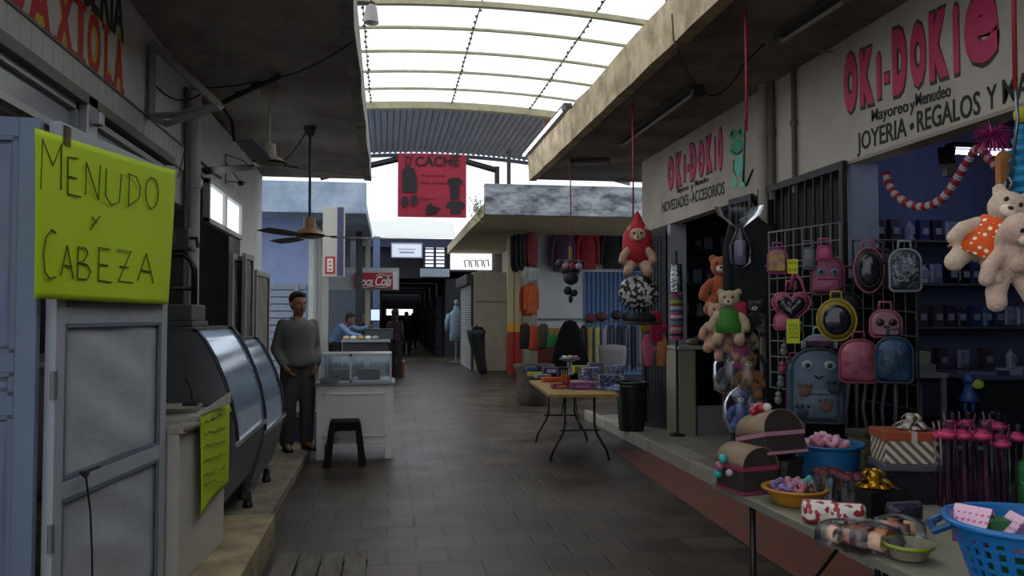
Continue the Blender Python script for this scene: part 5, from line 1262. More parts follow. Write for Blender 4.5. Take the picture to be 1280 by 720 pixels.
# garland
t = thing('paper_garland', 'red and white twisted garland swagged in the near shop opening', 'garland', PR(1105, 215)); o = t.location.copy()
def spl(pts, n=8):
    out = []
    for i in range(len(pts)-1):
        p0, p1, p2, p3 = pts[max(i-1, 0)], pts[i], pts[i+1], pts[min(i+2, len(pts)-1)]
        for k in range(n):
            u = k/n; out.append(tuple(.5*((2*b_)+(-a_+c_)*u+(2*a_-5*b_+4*c_-d_)*u*u+(-a_+3*b_-3*c_+d_)*u**3) for a_, b_, c_, d_ in zip(p0, p1, p2, p3)))
    return out+[pts[-1]]
path = spl([(1107, 216), (1113, 234), (1125, 248), (1145, 258), (1165, 256), (1182, 244), (1196, 224), (1208, 204), (1222, 186), (1236, 198), (1250, 212), (1264, 222), (1280, 232)], 7)
for k_, c in ((0, '#b3203a'), (1, '#c9c0c4')):
    b = MB()
    for i, (x, y) in enumerate(path[:-1]):
        if (i//2) % 2 == k_:
            a, c_2 = PR(x, y, W-.05)-o, PR(*path[i+1], W-.05)-o; b.tube([a, a.lerp(c_2, .5), c_2], [.02, .029, .02], 8)
    b.build(('red', 'white')[k_]+'_paper', mm(c, .7), t)
b = MB(); q = PR(1240, 170, W-.2); t = thing('tinsel_pompom', 'pink tinsel pompom hanging in the near shop opening', 'decoration', q)
for i in range(70):
    d = V(random.gauss(0, 1), random.gauss(0, 1), random.gauss(0, 1)-.2).normalized(); b.tube([d*.01, d*.06+V(0, 0, .01), d*random.uniform(.08, .13)-V(0, 0, .02)], [.003, .004, .002], 4)
b.build('tinsel', mm('#c83c8c', .3, metal=.4), t)
# things near floor in the near shop
q = P(1165, 520, Y=4.9)
t = thing('white_side_table', 'white square-framed stand inside the near shop', 'stand', (q.x, 5.2, .13)); w_ = .34; b = MB()
for x in (0, w_-.03):
    for y in (0, .27):
        b = MB(); b.bb((x, y, 0), (x+.03, y+.03, .98)); b.build('leg', mm('#8f9298', .5), t)
b = MB(); b.bb((-.01, -.01, .98), (w_+.01, .31, 1.01)); b.build('top', mm('#9b9ea4', .5), t)
for i, (a_, c, h_) in enumerate(((0, '#8b8f8a', .06), (.02, '#a0a49c', .1))):
    tag(MB().bb((q.x+.03+a_*2, 5.25, 1.14+.0*i) if i == 0 else (q.x+.08, 5.28, 1.201), (q.x+.3, 5.45, 1.2) if i == 0 else (q.x+.28, 5.42, 1.29), bev=.004).build('cardboard_box', mm(c, .6)), ('flat pale box on the white stand', 'small pale box stacked on the flat box')[i], 'box')
t = thing('inner_counter', 'glass counter with bluish goods in the near shop', 'counter', (4.3, 5.3, .13))
b = MB(); b.bb((0, 0, 0), (1.5, .45, .95)); b.build('counter_body', mm('#24262e', .4), t); b = MB(); b.bb((-.02, -.02, .95), (1.52, .47, .98)); b.build('counter_top', mm('#59617a', .15), t)
for i in range(11):
    tag(MB().bb((4.35+.13*i, 5.32+.03*(i % 3), 1.11), (4.35+.13*i+.11, 5.46+.03*(i % 3), 1.13+.012*(i % 4)), bev=.003).build('flat_packet', mm(('#6f7ca8', '#3d456a', '#9aa0b8')[i % 3], .25)), 'flat shiny packet on the inner glass counter', 'packet', 'flat packets on the inner glass counter')
q = P(1211, 488, D=5.0); t = thing('toy_doll', 'small blue doll with yellow bow hanging in the near shop', 'doll', q, -.5)
b = MB(); b.ell((0, 0, .07), .035, sub=2); b.lathe([(.02, .04), (.03, 0), (.06, -.06), (.05, -.07)], n=12); b.tube([(-.02, 0, -.06), (-.022, 0, -.13)], .01, 6); b.tube([(.02, 0, -.06), (.022, 0, -.13)], .01, 6); b.build('body', mm('#2e4f9c', .5), t, smooth=True)
b = MB(); b.ell((.05, -.01, .04), (.035, .012, .03), sub=2); b.build('bow', mm('#8fae2a', .6), t)
# ================================================================== TABLES AND GOODS
def folding_table(name, lab, c, rz, w_, l_, h_, top_mat, edge_mat, z0=0, wish=True):
    t = thing(name, lab, 'table', (c[0], c[1], z0), rz)
    b = MB(); b.bb((-w_/2, -l_/2, h_-.03), (w_/2, l_/2, h_-.004), bev=.01); b.build('tabletop', top_mat, t)
    b = MB(); o = [(w_/2, l_/2), (-w_/2, l_/2), (-w_/2, -l_/2), (w_/2, -l_/2)]
    b.bb((-w_/2-.006, -l_/2, h_-.035), (-w_/2, l_/2, h_-.002), bev=.002); b.bb((w_/2, -l_/2, h_-.035), (w_/2+.006, l_/2, h_-.002), bev=.002)
    b.bb((-w_/2, l_/2, h_-.035), (w_/2, l_/2+.006, h_-.002), bev=.002); b.bb((-w_/2, -l_/2-.006, h_-.035), (w_/2, -l_/2, h_-.002), bev=.002); b.build('edge_band', edge_mat, t)
    for e in (-1, 1):
        y = e*(l_/2-.28)
        for s in (-1, 1):
            b = MB()
            if wish: b.tube([(s*w_*.22, y, h_-.03), (s*w_*.22, y, h_-.36), (s*w_*.26, y, h_-.46), (s*w_*.40, y, .10), (s*w_*.44, y, .0)], .014, 8)
            else: b.tube([(s*w_*.42, y, h_-.03), (s*w_*.42, y, .0)], .015, 8)
            b.build('leg', M_black, t, smooth=True)
        b = MB(); b.tube([(-w_*.30, y, .32), (w_*.30, y, .32)] if wish else [(-w_*.42, y, .2), (w_*.42, y, .2)], .01, 8); b.build('stretcher', M_black, t)
        b = MB(); b.tube([(0, y, .33), (0, y-e*.35, h_-.04)], .009, 6); b.build('brace', M_black, t)
    return t
mtx, mty = 2.075, 9.1
mz = -.06
folding_table('folding_table', 'yellow-edged folding table of small goods standing in the aisle', (2.09, 9.1), -.065, .73, 1.86, .735, mm('#b9944c', .4, var=.2), mat('gold_edge_band', '#c79a3f', .35, var=.5, vs=12))
TM = .7335
def MT_(px, py): q = P(px, py, Z=TM); return q
def onmid(px, py, f, name, lab, cat, col, rz=0, group=None):
    q = MT_(px, py); t = thing(name, lab, cat, (q.x, q.y, TM), rz, group); f(t, col); return t
def carton(w_, d_, h_, label=None, glossy=.4):
    def f(t, col):
        b = MB(); b.bb((-w_/2, -d_/2, 0), (w_/2, d_/2, h_), bev=min(.008, h_*.2)); b.build('box_body', mm(col, glossy), t)
        if label: b = MB(); b.bb((-w_*.3, -d_/2-.002, h_*.2), (w_*.3, -d_/2, h_*.75)); b.build('box_label', mm(label, .5), t)
        b = MB(); b.bb((-w_/2-.002, -d_/2-.002, h_*.8), (w_/2+.002, d_/2+.002, h_+.002), bev=.002); b.build('box_lid', mm(col, glossy*.7), t)
    return f
M_pc = clear_mat('clear_case', '#e4e9f4', .22, .15)
def clearbox(w_, d_, h_, n=10):
    def f(t, col):
        b = MB(); b.bb((-w_/2, -d_/2, 0), (w_/2, d_/2, h_), bev=.01); b.build('clear_box', M_pc, t)
        b = MB()
        for i in range(n): b.ell((random.uniform(-.38, .38)*w_, random.uniform(-.38, .38)*d_, random.uniform(.2, .75)*h_), (.025, .025, .018), sub=2)
        o = b.build('small_sweets', mm(col, .3), t, smooth=True); o['kind'] = 'stuff'
    return f
onmid(757, 486, clearbox(.24, .3, .17, 24), 'clear_box', 'clear plastic box of glittery blue-white items on the table front right', 'box', '#7f86b0')
onmid(735, 478, clearbox(.2, .25, .19, 12), 'clear_box', 'clear plastic box of lilac items behind the glittery one', 'box', '#a08ab8')
onmid(768, 470, clearbox(.2, .3, .16, 12), 'clear_box', 'clear plastic box farthest right on the aisle table', 'box', '#8d93a8')
onmid(727, 486, carton(.27, .16, .07, '#b06aa8'), 'flat_carton', 'purple-pink flat carton at the table front', 'carton', '#8a3f8c')
onmid(700, 485, carton(.2, .15, .05, '#d08070'), 'flat_carton', 'dark red flat carton at the table front left corner', 'carton', '#8a3038')
onmid(690, 477, carton(.26, .12, .05), 'flat_carton', 'bright orange flat packet on the table, left side', 'packet', '#d8562a', .1)
onmid(678, 472, carton(.2, .14, .04), 'flat_carton', 'light grey-green packet by the left table edge', 'packet', '#8fa58e', .2)
onmid(668, 470, carton(.2, .10, .05), 'flat_carton', 'yellow packet near the far left table corner', 'packet', '#c8c83a', -.2)
onmid(688, 467, carton(.22, .16, .09, '#cfc0e0'), 'flat_carton', 'dark violet carton with pale front behind the orange packet', 'carton', '#5a3f74')
onmid(703, 470, carton(.14, .12, .12), 'flat_carton', 'dark maroon carton behind the orange cup', 'carton', '#30202a')
onmid(727, 466, carton(.24, .18, .10, '#e0d86a'), 'flat_carton', 'yellow-topped carton in the middle of the table', 'carton', '#c8b420')
onmid(744, 466, carton(.2, .16, .14, '#a89ab0'), 'flat_carton', 'grey-lilac carton behind the clear boxes', 'carton', '#77688a')
onmid(664, 463, carton(.16, .14, .05), 'flat_carton', 'small blue packet at the far left table corner', 'packet', '#3a6a9c')
onmid(732, 474, carton(.16, .1, .06, '#e8e8f0'), 'flat_carton', 'pale pink packet beside the clear boxes', 'packet', '#c88aa8')
def cup(t, col):
    b = MB(); b.lathe([(.035, 0), (.045, .01), (.055, .14), (.05, .14), (.035, .02)], n=20); b.build('cup_body', mm(col, .4), t, smooth=30)
    b = MB(); b.lathe([(.0375, .03), (.047, .10)], n=20, cap=False); b.build('cup_band', mm('#c8a04a', .4), t, solid=.006)
    b = MB()
    for i in range(4): b.tube([(.01*(i-1.5), 0, .02), (.03*(i-1.5), .01, .2)], .004, 5)
    b.build('pencils', mm('#d8c04a', .5), t)
onmid(707, 485, cup, 'pen_cup', 'orange cup with pens at the front of the aisle table', 'cup', '#b04a2a')
def stand2(t, col):
    b = MB(); b.lathe([(.06, 0), (.05, .02), (.03, .05), (.035, .18), (.14, .21), (.15, .225), (.0, .215)], n=20); b.build('stand_body', mm(col, .3), t, smooth=40)
    for i, c in enumerate(('#c84a6a', '#d8c83a', '#6a9ac8', '#d8d8e0', '#8a5aa0')):
        b = MB(); a = 2*math.pi*i/5; b.ell((.09*math.cos(a), .09*math.sin(a), .24), (.035, .035, .025), sub=2); b.build('sweet', mm(c, .3), t)
onmid(712, 468, stand2, 'sweet_stand', 'small pedestal dish of coloured sweets at the middle of the aisle table', 'dish stand', '#8f9aa4')

# waste bin on the platform
q = P(794, 540, Z=.13); t = thing('waste_bin', 'tall black plastic waste bin on the platform by the far gate', 'bin', (q.x, q.y+.15, .13))
b = MB(); b.lathe([(.15, 0), (.155, .01), (.195, .56), (.21, .56), (.215, .6), (.2, .605), (.185, .55), (.14, .02)], n=28); b.build('bin_body', mm('#131416', .45), t, smooth=40)
b = MB(); b.lathe([(.2, .60), (.205, .57), (.222, .565), (.222, .55)], n=24, cap=False); b.build('bin_liner', mm('#0b0b0c', .3, bump=.8), t, smooth=True)
# planter
q = P(668, 508, Z=0); t = thing('stone_planter', 'worn brown stone planter drum beyond the aisle table', 'planter', (q.x+.05, q.y+.3, 0))
b = MB(); b.lathe([(.26, 0), (.29, .03), (.31, .25), (.30, .5), (.33, .60), (.36, .64), (.36, .70), (.31, .70), (.29, .6)], n=30); b.build('planter_body', mat('brown_stone', '#5f5148', .85, col2='#40352f', vs=6, bump=.5), t, smooth=40)
b = MB(); b.lathe([(.30, .62), (0.01, .64)], n=20); b.build('soil', mm('#2b2420', .95, bump=1), t)

# clothes shop: garments on wall, rails and hats
def GW(px, py, Y=SY-.15): return P(px, py, Y=Y)
for (px, py, w_, h_, c, lab, coll) in ((703, 292, .62, 1.0, '#5d3f60', 'purple checked shirt hanging first on the clothes shop wall', None), (734, 290, .6, .98, '#b02030', 'bright red sweatshirt hanging on the clothes shop wall', '#6a7a3a'),
                                 (765, 291, .62, .95, '#15161c', 'black sweatshirt with small white mark on the clothes shop wall', None), (793, 294, .6, .95, '#26405a', 'dark blue shirt hanging behind the red hooded toy', None)):
    garment('hanging_shirt', lab, GW(px, py), w_, h_, c, 0, cat='shirt', coll=coll)
# side row of garments (edge-on) at left
for i, (px, c) in enumerate(((644, '#17232a'), (650, '#1b2c38'), (656, '#22363c'), (661, '#5a1d24'), (666, '#8a2430'))):
    q = P(px, 294-i*.8, Y=20.2-.25*i); garment('hanging_shirt', ('dark teal', 'navy', 'grey-blue', 'maroon', 'red')[i]+' garment in the edge-on row at the top left of the clothes shop', q, .5, .95-.03*i, c, 1.1, cat='shirt')
for i, (px, py, c, lab) in enumerate(((659, 357, '#b8362c', 'red garment hanging below the white frilled one'), (664, 355, '#c8601c', 'orange garment hanging beside the red one'), (664, 334, '#b9bdb8', 'white frilled garment above the orange one'))):
    q = P(px, py, Y=19.7-.2*i); garment('hanging_shirt', lab, q, .42, .75 if i < 2 else .35, c, .5, cat='shirt')
for i, (px, py, c, lab) in enumerate(((656, 405, '#14161a', 'dark garment hanging low on the left of the clothes shop'), (668, 407, '#c84a2a', 'bright orange garment hanging low on the left'), (679, 405, '#4a4432', 'olive garment hanging low before the painted dado'), (690, 418, '#2a8a4a', 'green cloth piece hanging near the dado'), (716, 408, '#a02840', 'crimson cloth hung before the dado'))):
    q = P(px, py, Y=19.6); garment('hanging_shirt', lab, q, .36, .62 if i != 3 else .35, c, .3, cat='shirt', sleeves=False)
# rail of garments
r0, r1 = P(718, 402, Y=18.6), P(800, 402, Y=18.6)
t = thing('clothes_rail', 'metal clothes rail in front of the blue panel', 'clothes rail', (r0.x, 18.6, .13)); L_ = r1.x-r0.x+.4; zr = r0.z-.13
b = MB(); b.tube([(0, 0, zr), (L_, 0, zr)], .016, 8); b.build('rail', M_steel, t)
for x in (0, L_):
    b = MB(); b.tube([(x, 0, 0), (x, 0, zr)], .016, 8); b.build('upright', M_steel, t); b = MB(); b.tube([(x, -.25, .0), (x, .25, .0)], .016, 8); b.build('foot', M_steel, t)
gc_ = ['#201c22', '#151518', '#8f8452', '#a3a36a', '#8f8f96', '#3c3a40', '#1a1a1e', '#4a484c', '#101014', '#77756f', '#18181c', '#2a2a30']
gn_ = ['brown-black', 'black', 'khaki', 'pale olive', 'silver grey', 'charcoal', 'soot black', 'mid grey', 'jet black', 'stone grey', 'ink black', 'slate']
for i, c in enumerate(gc_):
    x = r0.x+.05+(L_-.1)*i/11; garment('hanging_garment', gn_[i]+' garment hanging edge-on on the clothes rail', (x, 18.6, r0.z-.1), .42, 1.05, c, 1.2, cat='garment')
for i, (px, py, c, lab) in enumerate(((738, 398, '#5a1822', 'dark red cap on the rail top'), (752, 396, '#4a1a24', 'maroon cap right of the dark red one'), (771, 394, '#17161a', 'black cap on the rail top'), (784, 396, '#1c1c22', 'dark blue-black cap at the right of the rail'))):
    q = P(px, py, Y=18.45); t = thing('cap', lab, 'cap', q); b = MB(); b.ell((0, 0, 0), (.15, .13, .11)); b.ell((0, -.13, -.05), (.12, .1, .02)); b.build('crown', mm(c, .8), t, smooth=True); b = MB(); b.ell((0, 0, .11), .02, sub=1); b.build('top_button', mm(c, .8), t)
# dark mannequin-like torso display
q = P(712, 445, Y=16.8); t = thing('covered_display', 'black draped display stand behind the aisle table', 'display stand', (q.x+.1, 17.2, 0))
b = MB(); b.lathe([(.45, .02), (.42, .5), (.34, .85), (.26, 1.15), (.2, 1.3), (.13, 1.42), (.02, 1.46)], n=24); b.build('black_drape', mm('#08080a', .95, bump=.8, bs=8, spec=.1), t, smooth=True); b = MB(); b.lathe([(.3, 0), (.3, .02)], n=20); b.build('base', M_black, t)
t = thing('stool_seat', 'grey cloth-covered seat behind the clear boxes', 'stool', (q.x+1.0, 17.0, 0)); t.name = 'covered_stool'
b = MB(); b.lathe([(.24, .0), (.26, .4), (.3, .8), (.28, .9), (.02, .93)], n=20, sq=.4); b.build('grey_cover', mm('#6b6a6c', .8, bump=.8, bs=8), t, smooth=True)

# wrapped black figure by the cream unit
q = P(604, 468, Z=0); t = thing('wrapped_parasol', 'black wrapped parasol leaning by the cream unit', 'parasol', (q.x, q.y, 0))
b = MB(); rings = []
for z, r_, dx in ((0.02, .10, 0), (.1, .12, -.02), (.35, .13, -.07), (.6, .16, -.12), (.85, .2, -.16), (1.05, .22, -.18), (1.15, .25, -.18), (1.2, .2, -.18), (1.26, .17, -.18)):
    rings.append([V(dx+r_*math.cos(a)*(1+.12*math.sin(5*a)), r_*math.sin(a)*(1+.12*math.sin(5*a)), z) for a in [2*math.pi*k/20 for k in range(20)]])
b.loft(rings); b.build('black_cover', mm('#101013', .5), t, smooth=True); b = MB(); b.tube([(-.18, 0, 1.2), (-.18, 0, 1.31)], .02, 8); b.build('tip', M_black, t)
# roller shutter facing the aisle on the side of the cream unit
X_ = k0.x-.02; y_b = P(577, 400, X=X_).y
t = thing('roller_shutter', 'closed slatted roller shutter on the side of the cream unit', 'shutter', (X_, cy+.05, 0)); b = MB(); z = 0
zt_ = k0.z-.35
n_ = 34
for i in range(n_): b.bb((-.03, 0, zt_*i/n_+.008), (.0, y_b-cy, zt_*(i+1)/n_-.012), bev=.008)
b.build('slats', mm('#b9bbbb', .5), t); b = MB(); b.bb((.0, 0, 0), (.015, y_b-cy, zt_)); b.build('backing', mm('#3f4246', .6), t)
b = MB(); b.bb((-.05, -.04, 0), (.0, 0, zt_)); b.bb((-.05, y_b-cy, 0), (.0, y_b-cy+.04, zt_)); b.bb((-.18, -.04, zt_), (.0, y_b-cy+.04, zt_+.3), bev=.02); b.build('shutter_housing', mm('#4a443c', .6), t)
# shirt on a stand further down
q = P(570, 400, Y=27); t = thing('shirt_mannequin', 'headless mannequin in a pale blue shirt beyond the shutter', 'mannequin', (q.x, 27, 0))
b = MB(); b.lathe([(.2, 0), (.2, .02), (.02, .04), (.02, .7)], n=16); b.build('stand_pole', M_steel, t)
b = MB(); rings = [[V(rx*math.cos(a), ry*math.sin(a), z) for a in [2*math.pi*k/18 for k in range(18)]] for z, rx, ry in ((.72, .22, .15), (1.0, .22, .16), (1.35, .25, .17), (1.62, .24, .14), (1.75, .1, .08), (1.9, .06, .06))]
b.loft(rings); 
for s in (-1, 1): b.tube([(s*.22, 0, 1.6), (s*.3, -.02, 1.35), (s*.31, -.04, 1.05)], [.09, .08, .06], 10)
b.build('shirt', mm('#a9c4dc', .8, bump=.4), t, smooth=True); b = MB(); b.ell((0, 0, 2.0), (.07, .08, .1), sub=2); b.build('head_form', mm('#b9b9bc', .5), t)

# ================================================================== FRONT TABLE
tA = .73
folding_table('display_table', 'long cream-topped table of gift goods at the lower right', (2.02, 2.58), .035, .76, 2.45, tA, mat('cream_tabletop', '#a9a791', .45, var=.12, vs=3), mm('#88867a', .5), wish=False)
t2_ = folding_table('display_table', 'dark cloth-topped table behind the cream-topped one', (2.76, 2.9), .02, .66, 2.2, .72, mm('#2b2a30', .7), mm('#1d1c20', .7), wish=False, z0=0)
def AT(px, py, Z=tA): return P(px, py, Z=Z)
M_brown = mat('brown_gift_card', '#3a302b', .7, var=.15); M_tan = mat('tan_gift_card', '#a08468', .6, var=.15); M_pk = mm('#c08aa0', .6)
def chest(name, lab, loc, rz, w_, d_, h_, trim, decor, tilt=0):
    t = thing(name, lab, 'gift box', loc, rot=(0, tilt, rz))
    b = MB(); b.bb((-w_/2, -d_/2, 0), (w_/2, d_/2, h_), bev=.003); b.build('chest_body', M_brown, t)
    b = MB(); b.bb((-w_/2-.004, -d_/2-.004, 0), (w_/2+.004, d_/2+.004, .014)); b.bb((-w_/2-.004, -d_/2-.004, h_-.014), (w_/2+.004, d_/2+.004, h_+.006)); b.build('trim', mm(trim, .6), t)
    arc = [(d_/2*math.cos(R(a)), h_+.006+d_/2*.85*math.sin(R(a))) for a in range(0, 181, 12)]
    b = MB(); b.loft([[V(-w_/2, y, z) for y, z in arc], [V(w_/2, y, z) for y, z in arc]]); ld = b.build('chest_lid', M_brown, t, smooth=30)
    b = MB(); b.loft([[V(-w_/2-.003, y*1.01, h_+.006+(z-h_-.006)*1.01) for y, z in arc], [V(w_/2+.003, y*1.01, h_+.006+(z-h_-.006)*1.01) for y, z in arc]], closed=False, cap=False); b.build('lid_covering', M_tan, ld, smooth=True, solid=.003)
    for p, r_, c in decor:
        b = MB(); b.ell(p, r_, sub=2); b.build('ribbon_ball' if r_ > .02 else 'gem', mm(c, .25), t, smooth=True)
    return t
q = AT(938, 618); chest('gift_chest', 'brown arched gift chest with teal gems standing at the table corner', (q.x+.03, q.y+.1, tA), 1.8, .2, .2, .12, '#a03a5a',
      [((.07, .112, .07), .022, '#2bb8b0'), ((.02, .12, .15), .022, '#2fc0ba'), ((.05, .118, .11), .024, '#b06a80'), ((-.02, .115, .09), .018, '#c8b0b8')])
q2 = AT(975, 612); chest('gift_chest', 'tilted brown arched gift chest with pink band and red bow, stacked on top', (q2.x+.0, q2.y+.06, tA+.15), 1.85, .2, .24, .1, '#c08aa0', [((.0, .02, .23), .03, '#b01f34'), ((.05, .0, .235), .026, '#d87a8c'), ((-.05, .03, .225), .022, '#e8dcd8'), ((.03, .05, .22), .02, '#c43048')], tilt=.25)
t = thing('chest_support', 'dark lidded gift box under the tilted chest', 'gift box', (q2.x+.02, q2.y+.07, tA), 2.25); t.name = 'dark_gift_box'
b = MB(); b.bb((-.09, -.09, 0), (.09, .09, .12), bev=.004); b.build('box_body', mm('#1f1a1a', .6), t); b = MB(); b.bb((-.095, -.095, .1), (.095, .095, .14), bev=.004); b.build('box_lid', mm('#241d1d', .6), t)
# bowls and basins
def bowl(name, lab, c, r_, h_, col, cat='bowl', rim=None, zs=tA, base=.65):
    t = thing(name, lab, cat, (c.x, c.y, zs)); b = MB()
    b.lathe([(r_*base, 0), (r_*base+.01, .005), (r_*.97, h_), (r_*1.08, h_), (r_*1.08, h_+.008), (r_*.94, h_+.006), (r_*base*.95, .01)], n=32); b.build('bowl_body', mm(col, .35), t, smooth=40)
    b = MB(); b.lathe([(r_*1.08, h_-.003), (r_*1.1, h_+.004), (r_*1.08, h_+.01)], n=32, cap=False); b.build('rim', mm(rim or col, .3), t, smooth=True, solid=.003)
    return t
def scrunch(loc, r_, col, lab, name='scrunchie', cat='scrunchie', group=None, zs=.5):
    t = None; b = MB(); n = 22; pts = []; rad = []
    for i in range(n): a = 2*math.pi*i/n; pts.append(V(r_*math.cos(a), r_*math.sin(a), .012*math.sin(3*a))); 
    rings = []
    for i in range(n):
        a = 2*math.pi*i/n; rr = r_*zs*(1+.25*(i % 2)); c = pts[i]; rings.append([c+V(math.cos(a)*math.cos(q)*rr, math.sin(a)*math.cos(q)*rr, math.sin(q)*rr) for q in [2*math.pi*k/8 for k in range(8)]])
    rings.append(rings[0]); b.loft(rings, cap=False)
    o = b.build(name, mat('satin_'+col.strip('#'), col, .3, sheen=.5), None, loc=loc, smooth=True); o.rotation_euler = (random.uniform(-.5, .5), random.uniform(-.5, .5), random.uniform(0, 3)); return tag(o, lab, cat, group)
c = AT(1000, 632); yb = bowl('yellow_bowl', 'yellow plastic bowl of scrunchies in front of the chests', V(c.x, c.y+.04, 0), .13, .065, '#c9892a')
for i, (dx, dy, cc, nm) in enumerate(((-.06, -.03, '#8a5a9c', 'purple'), (-.01, -.04, '#c0607c', 'rose'), (.05, -.03, '#5a1f2c', 'wine red'), (.02, .05, '#c27a94', 'pale pink'), (-.05, .05, '#7a5a9a', 'violet'), (.08, .03, '#5aa8a0', 'teal'))):
    scrunch((c.x+dx, c.y+.04+dy, tA+.068+.008*(i % 2)), .026, cc, nm+' scrunchie in the yellow bowl')
c = AT(1046, 600, .72); bb_ = bowl('blue_basin', 'wide blue plastic basin behind the yellow bowl', V(c.x+.02, c.y+.12, 0), .17, .16, '#1f6fae', 'basin', zs=.72, base=.8)
c2_ = V(c.x+.02, c.y+.12, .72)
for i in range(7):
    a = 2*math.pi*i/7; scrunch((c2_.x+.07*math.cos(a), c2_.y+.06*math.sin(a), .885+.01*(i % 3)), .032, ('#e08aa8', '#d87898', '#e6a0b8')[i % 3], 'pink satin scrunchie heaped in the blue basin', group='pink scrunchies in the blue basin')
b = MB(); b.lathe([(.15, .1), (.155, .13), (.14, .145), (.02, .16)], n=24); tag(b.build('satin_heap', mm('#a85a78', .4, bump=.8), None, loc=c2_, smooth=True), 'rose satin cloth heap filling the blue basin', 'cloth')
# patterned bags with berries
M_flor = checker_mat('white_red_print', '#9c2a34', '#d8d0c8', 26, .5, 'blobs')
for i, (px, py, w_) in enumerate(((1032, 657, .13), (1068, 662, .14))):
    c = AT(px, py); t = thing('printed_pouch', ('left', 'right')[i]+' white pouch with red berry print lying by the yellow bowl', 'pouch', (c.x, c.y+.05, tA), -.4)
    b = MB(); b.pillow(rrect(w_, .09, .02), .1, V(0, .05, 0), V(1, 0, 0), V(0, 0, 1), V(0, -1, 0), bulge=.3); b.build('pouch_body', M_flor, t, smooth=True); b = MB(); b.tube([(-w_*.4, 0, .088), (w_*.4, 0, .088)], .005, 6); b.build('zip', mm('#8a2030', .4), t)
# clear tubs of dark roses
def rose(b, c, r_):
    for k in range(3): b.lathe([(r_*(.2+.2*k), -r_*.5), (r_*(.55+.22*k), 0), (r_*(.45+.27*k), r_*(.7-.18*k)), (r_*(.4+.27*k), r_*(.68-.18*k))], c, 9, cap=False)
    b.ell(c, r_*.4, sub=1)
for i, (px, py, lab) in enumerate(((1040, 632, 'clear tub of dark red roses behind the yellow bowl'), (1064, 640, 'second clear tub of dark red roses, nearer the camera'))):
    c = AT(px, py); t = thing('rose_tub', lab, 'flower tub', (c.x+.02*i, c.y+.03, tA)); b = MB(); b.lathe([(.05, 0), (.065, .14), (.063, .14), (.048, .004)], n=20); b.build('clear_tub', M_pc, t, smooth=30)
    for k in range(5):
        a = 2*math.pi*k/5; b = MB(); rose(b, V(.035*math.cos(a), .035*math.sin(a), .135), .03); b.build('rose', mm('#64202e', .6), t, smooth=True, solid=.002)
    b = MB()
    for k in range(5): a = 2*math.pi*k/5; b.tube([(.02*math.cos(a), .02*math.sin(a), .005), (.035*math.cos(a), .035*math.sin(a), .125)], .004, 5)
    b.build('stems', mm('#3c5a34', .6), t)
# gold bow on black box
def bowknot(t, c, r_, col, n=9, name='bow', metal=.6):
    b = MB()
    for k in range(n):
        a = 2*math.pi*k/n; d = V(math.cos(a), math.sin(a), 0); e = V(0, 0, 1) if k % 2 else V(0, 0, .5); s = d.cross(V(0, 0, 1))*r_*.22
        p = [V(0, 0, 0), d*r_*.55+e*r_*.45, d*r_+e*r_*.15, d*r_*.6, V(0, 0, 0)]; b.loft([[q+s, q-s] for q in p], closed=False, cap=False)
    for k in range(5): a = 2*math.pi*k/5+.3; d = V(math.cos(a), math.sin(a), 0)*.6+V(0, 0, .7); s = V(-math.sin(a), math.cos(a), 0)*r_*.18; b.loft([[V(*c0)+s, V(*c0)-s] for c0 in (V(0, 0, .0), d*r_*.9, d*r_*.5+V(0, 0, r_*.5), V(0, 0, 0))], closed=False, cap=False)
    o = b.build(name, mat('ribbon_'+col.strip('#'), col, .2, metal=metal), t, loc=c, solid=.0015, smooth=True); return o
c = AT(1103, 645); t = thing('bow_box', 'black gift box topped with a gold ribbon bow', 'gift box', (c.x, c.y+.06, tA), .2)
b = MB(); b.bb((-.085, -.07, 0), (.085, .07, .09), bev=.004); b.build('box_body', mm('#17161a', .5), t); b = MB(); b.bb((-.09, -.075, .085), (.09, .075, .105), bev=.003); b.build('box_lid', mm('#1d1c20', .4), t); bowknot(t, (0, 0, .107), .085, '#d89a1c', 11)
# stacked boxes behind
c = P(1141, 633, Z=.72); bx, by = c.x+.04, c.y+.1; wB = .25
t = thing('sequined_box', 'dark sequined gift box with silver lid at the bottom of the stack', 'gift box', (bx, by, .72), -.25)
b = MB(); b.bb((-wB/2, -.1, 0), (wB/2, .1, .15), bev=.004); b.build('box_body', mat('sequin_dark', '#3f3442', .25, metal=.5, col2='#15121a', vs=60, bump=1, bs=120), t); b = MB(); b.bb((-wB/2-.005, -.105, .15), (wB/2+.005, .105, .18), bev=.004); b.build('box_lid', mm('#77747f', .3, metal=.5), t)
t = thing('striped_box', 'striped gift box with orange lid and pearly bow on top of the stack', 'gift box', (bx, by, .90), -.25)
b = MB(); b.bb((-wB/2+.005, -.095, 0), (wB/2-.005, .095, .11), bev=.004); b.build('box_body', checker_mat('diagonal_stripes', '#b8ab98', '#5a4f48', 14, .5, 'stripe'), t)
b = MB(); b.bb((-wB/2, -.1, .10), (wB/2, .1, .14), bev=.004); b.build('box_lid', mm('#a04a22', .5), t); b = MB(); b.bb((-.012, -.102, .098), (.012, .102, .142)); b.build('ribbon', mm('#c8b8b0', .4), t); bowknot(t, (.03, 0, .142), .08, '#c8b2a8', 11, metal=.1)
# brown patterned box left of stack
c = P(1095, 590, Z=.72); t = thing('patterned_box', 'olive patterned box behind the blue basin', 'box', (c.x+.05, c.y+.12, .72)); b = MB(); b.bb((-.09, -.08, 0), (.09, .08, .2), bev=.004); b.build('box_body', checker_mat('olive_print', '#4a4634', '#6a5f48', 30, .7, 'blobs'), t); b = MB(); b.bb((-.095, -.085, .17), (.095, .085, .205), bev=.003); b.build('box_lid', mm('#3f3a2c', .6), t)
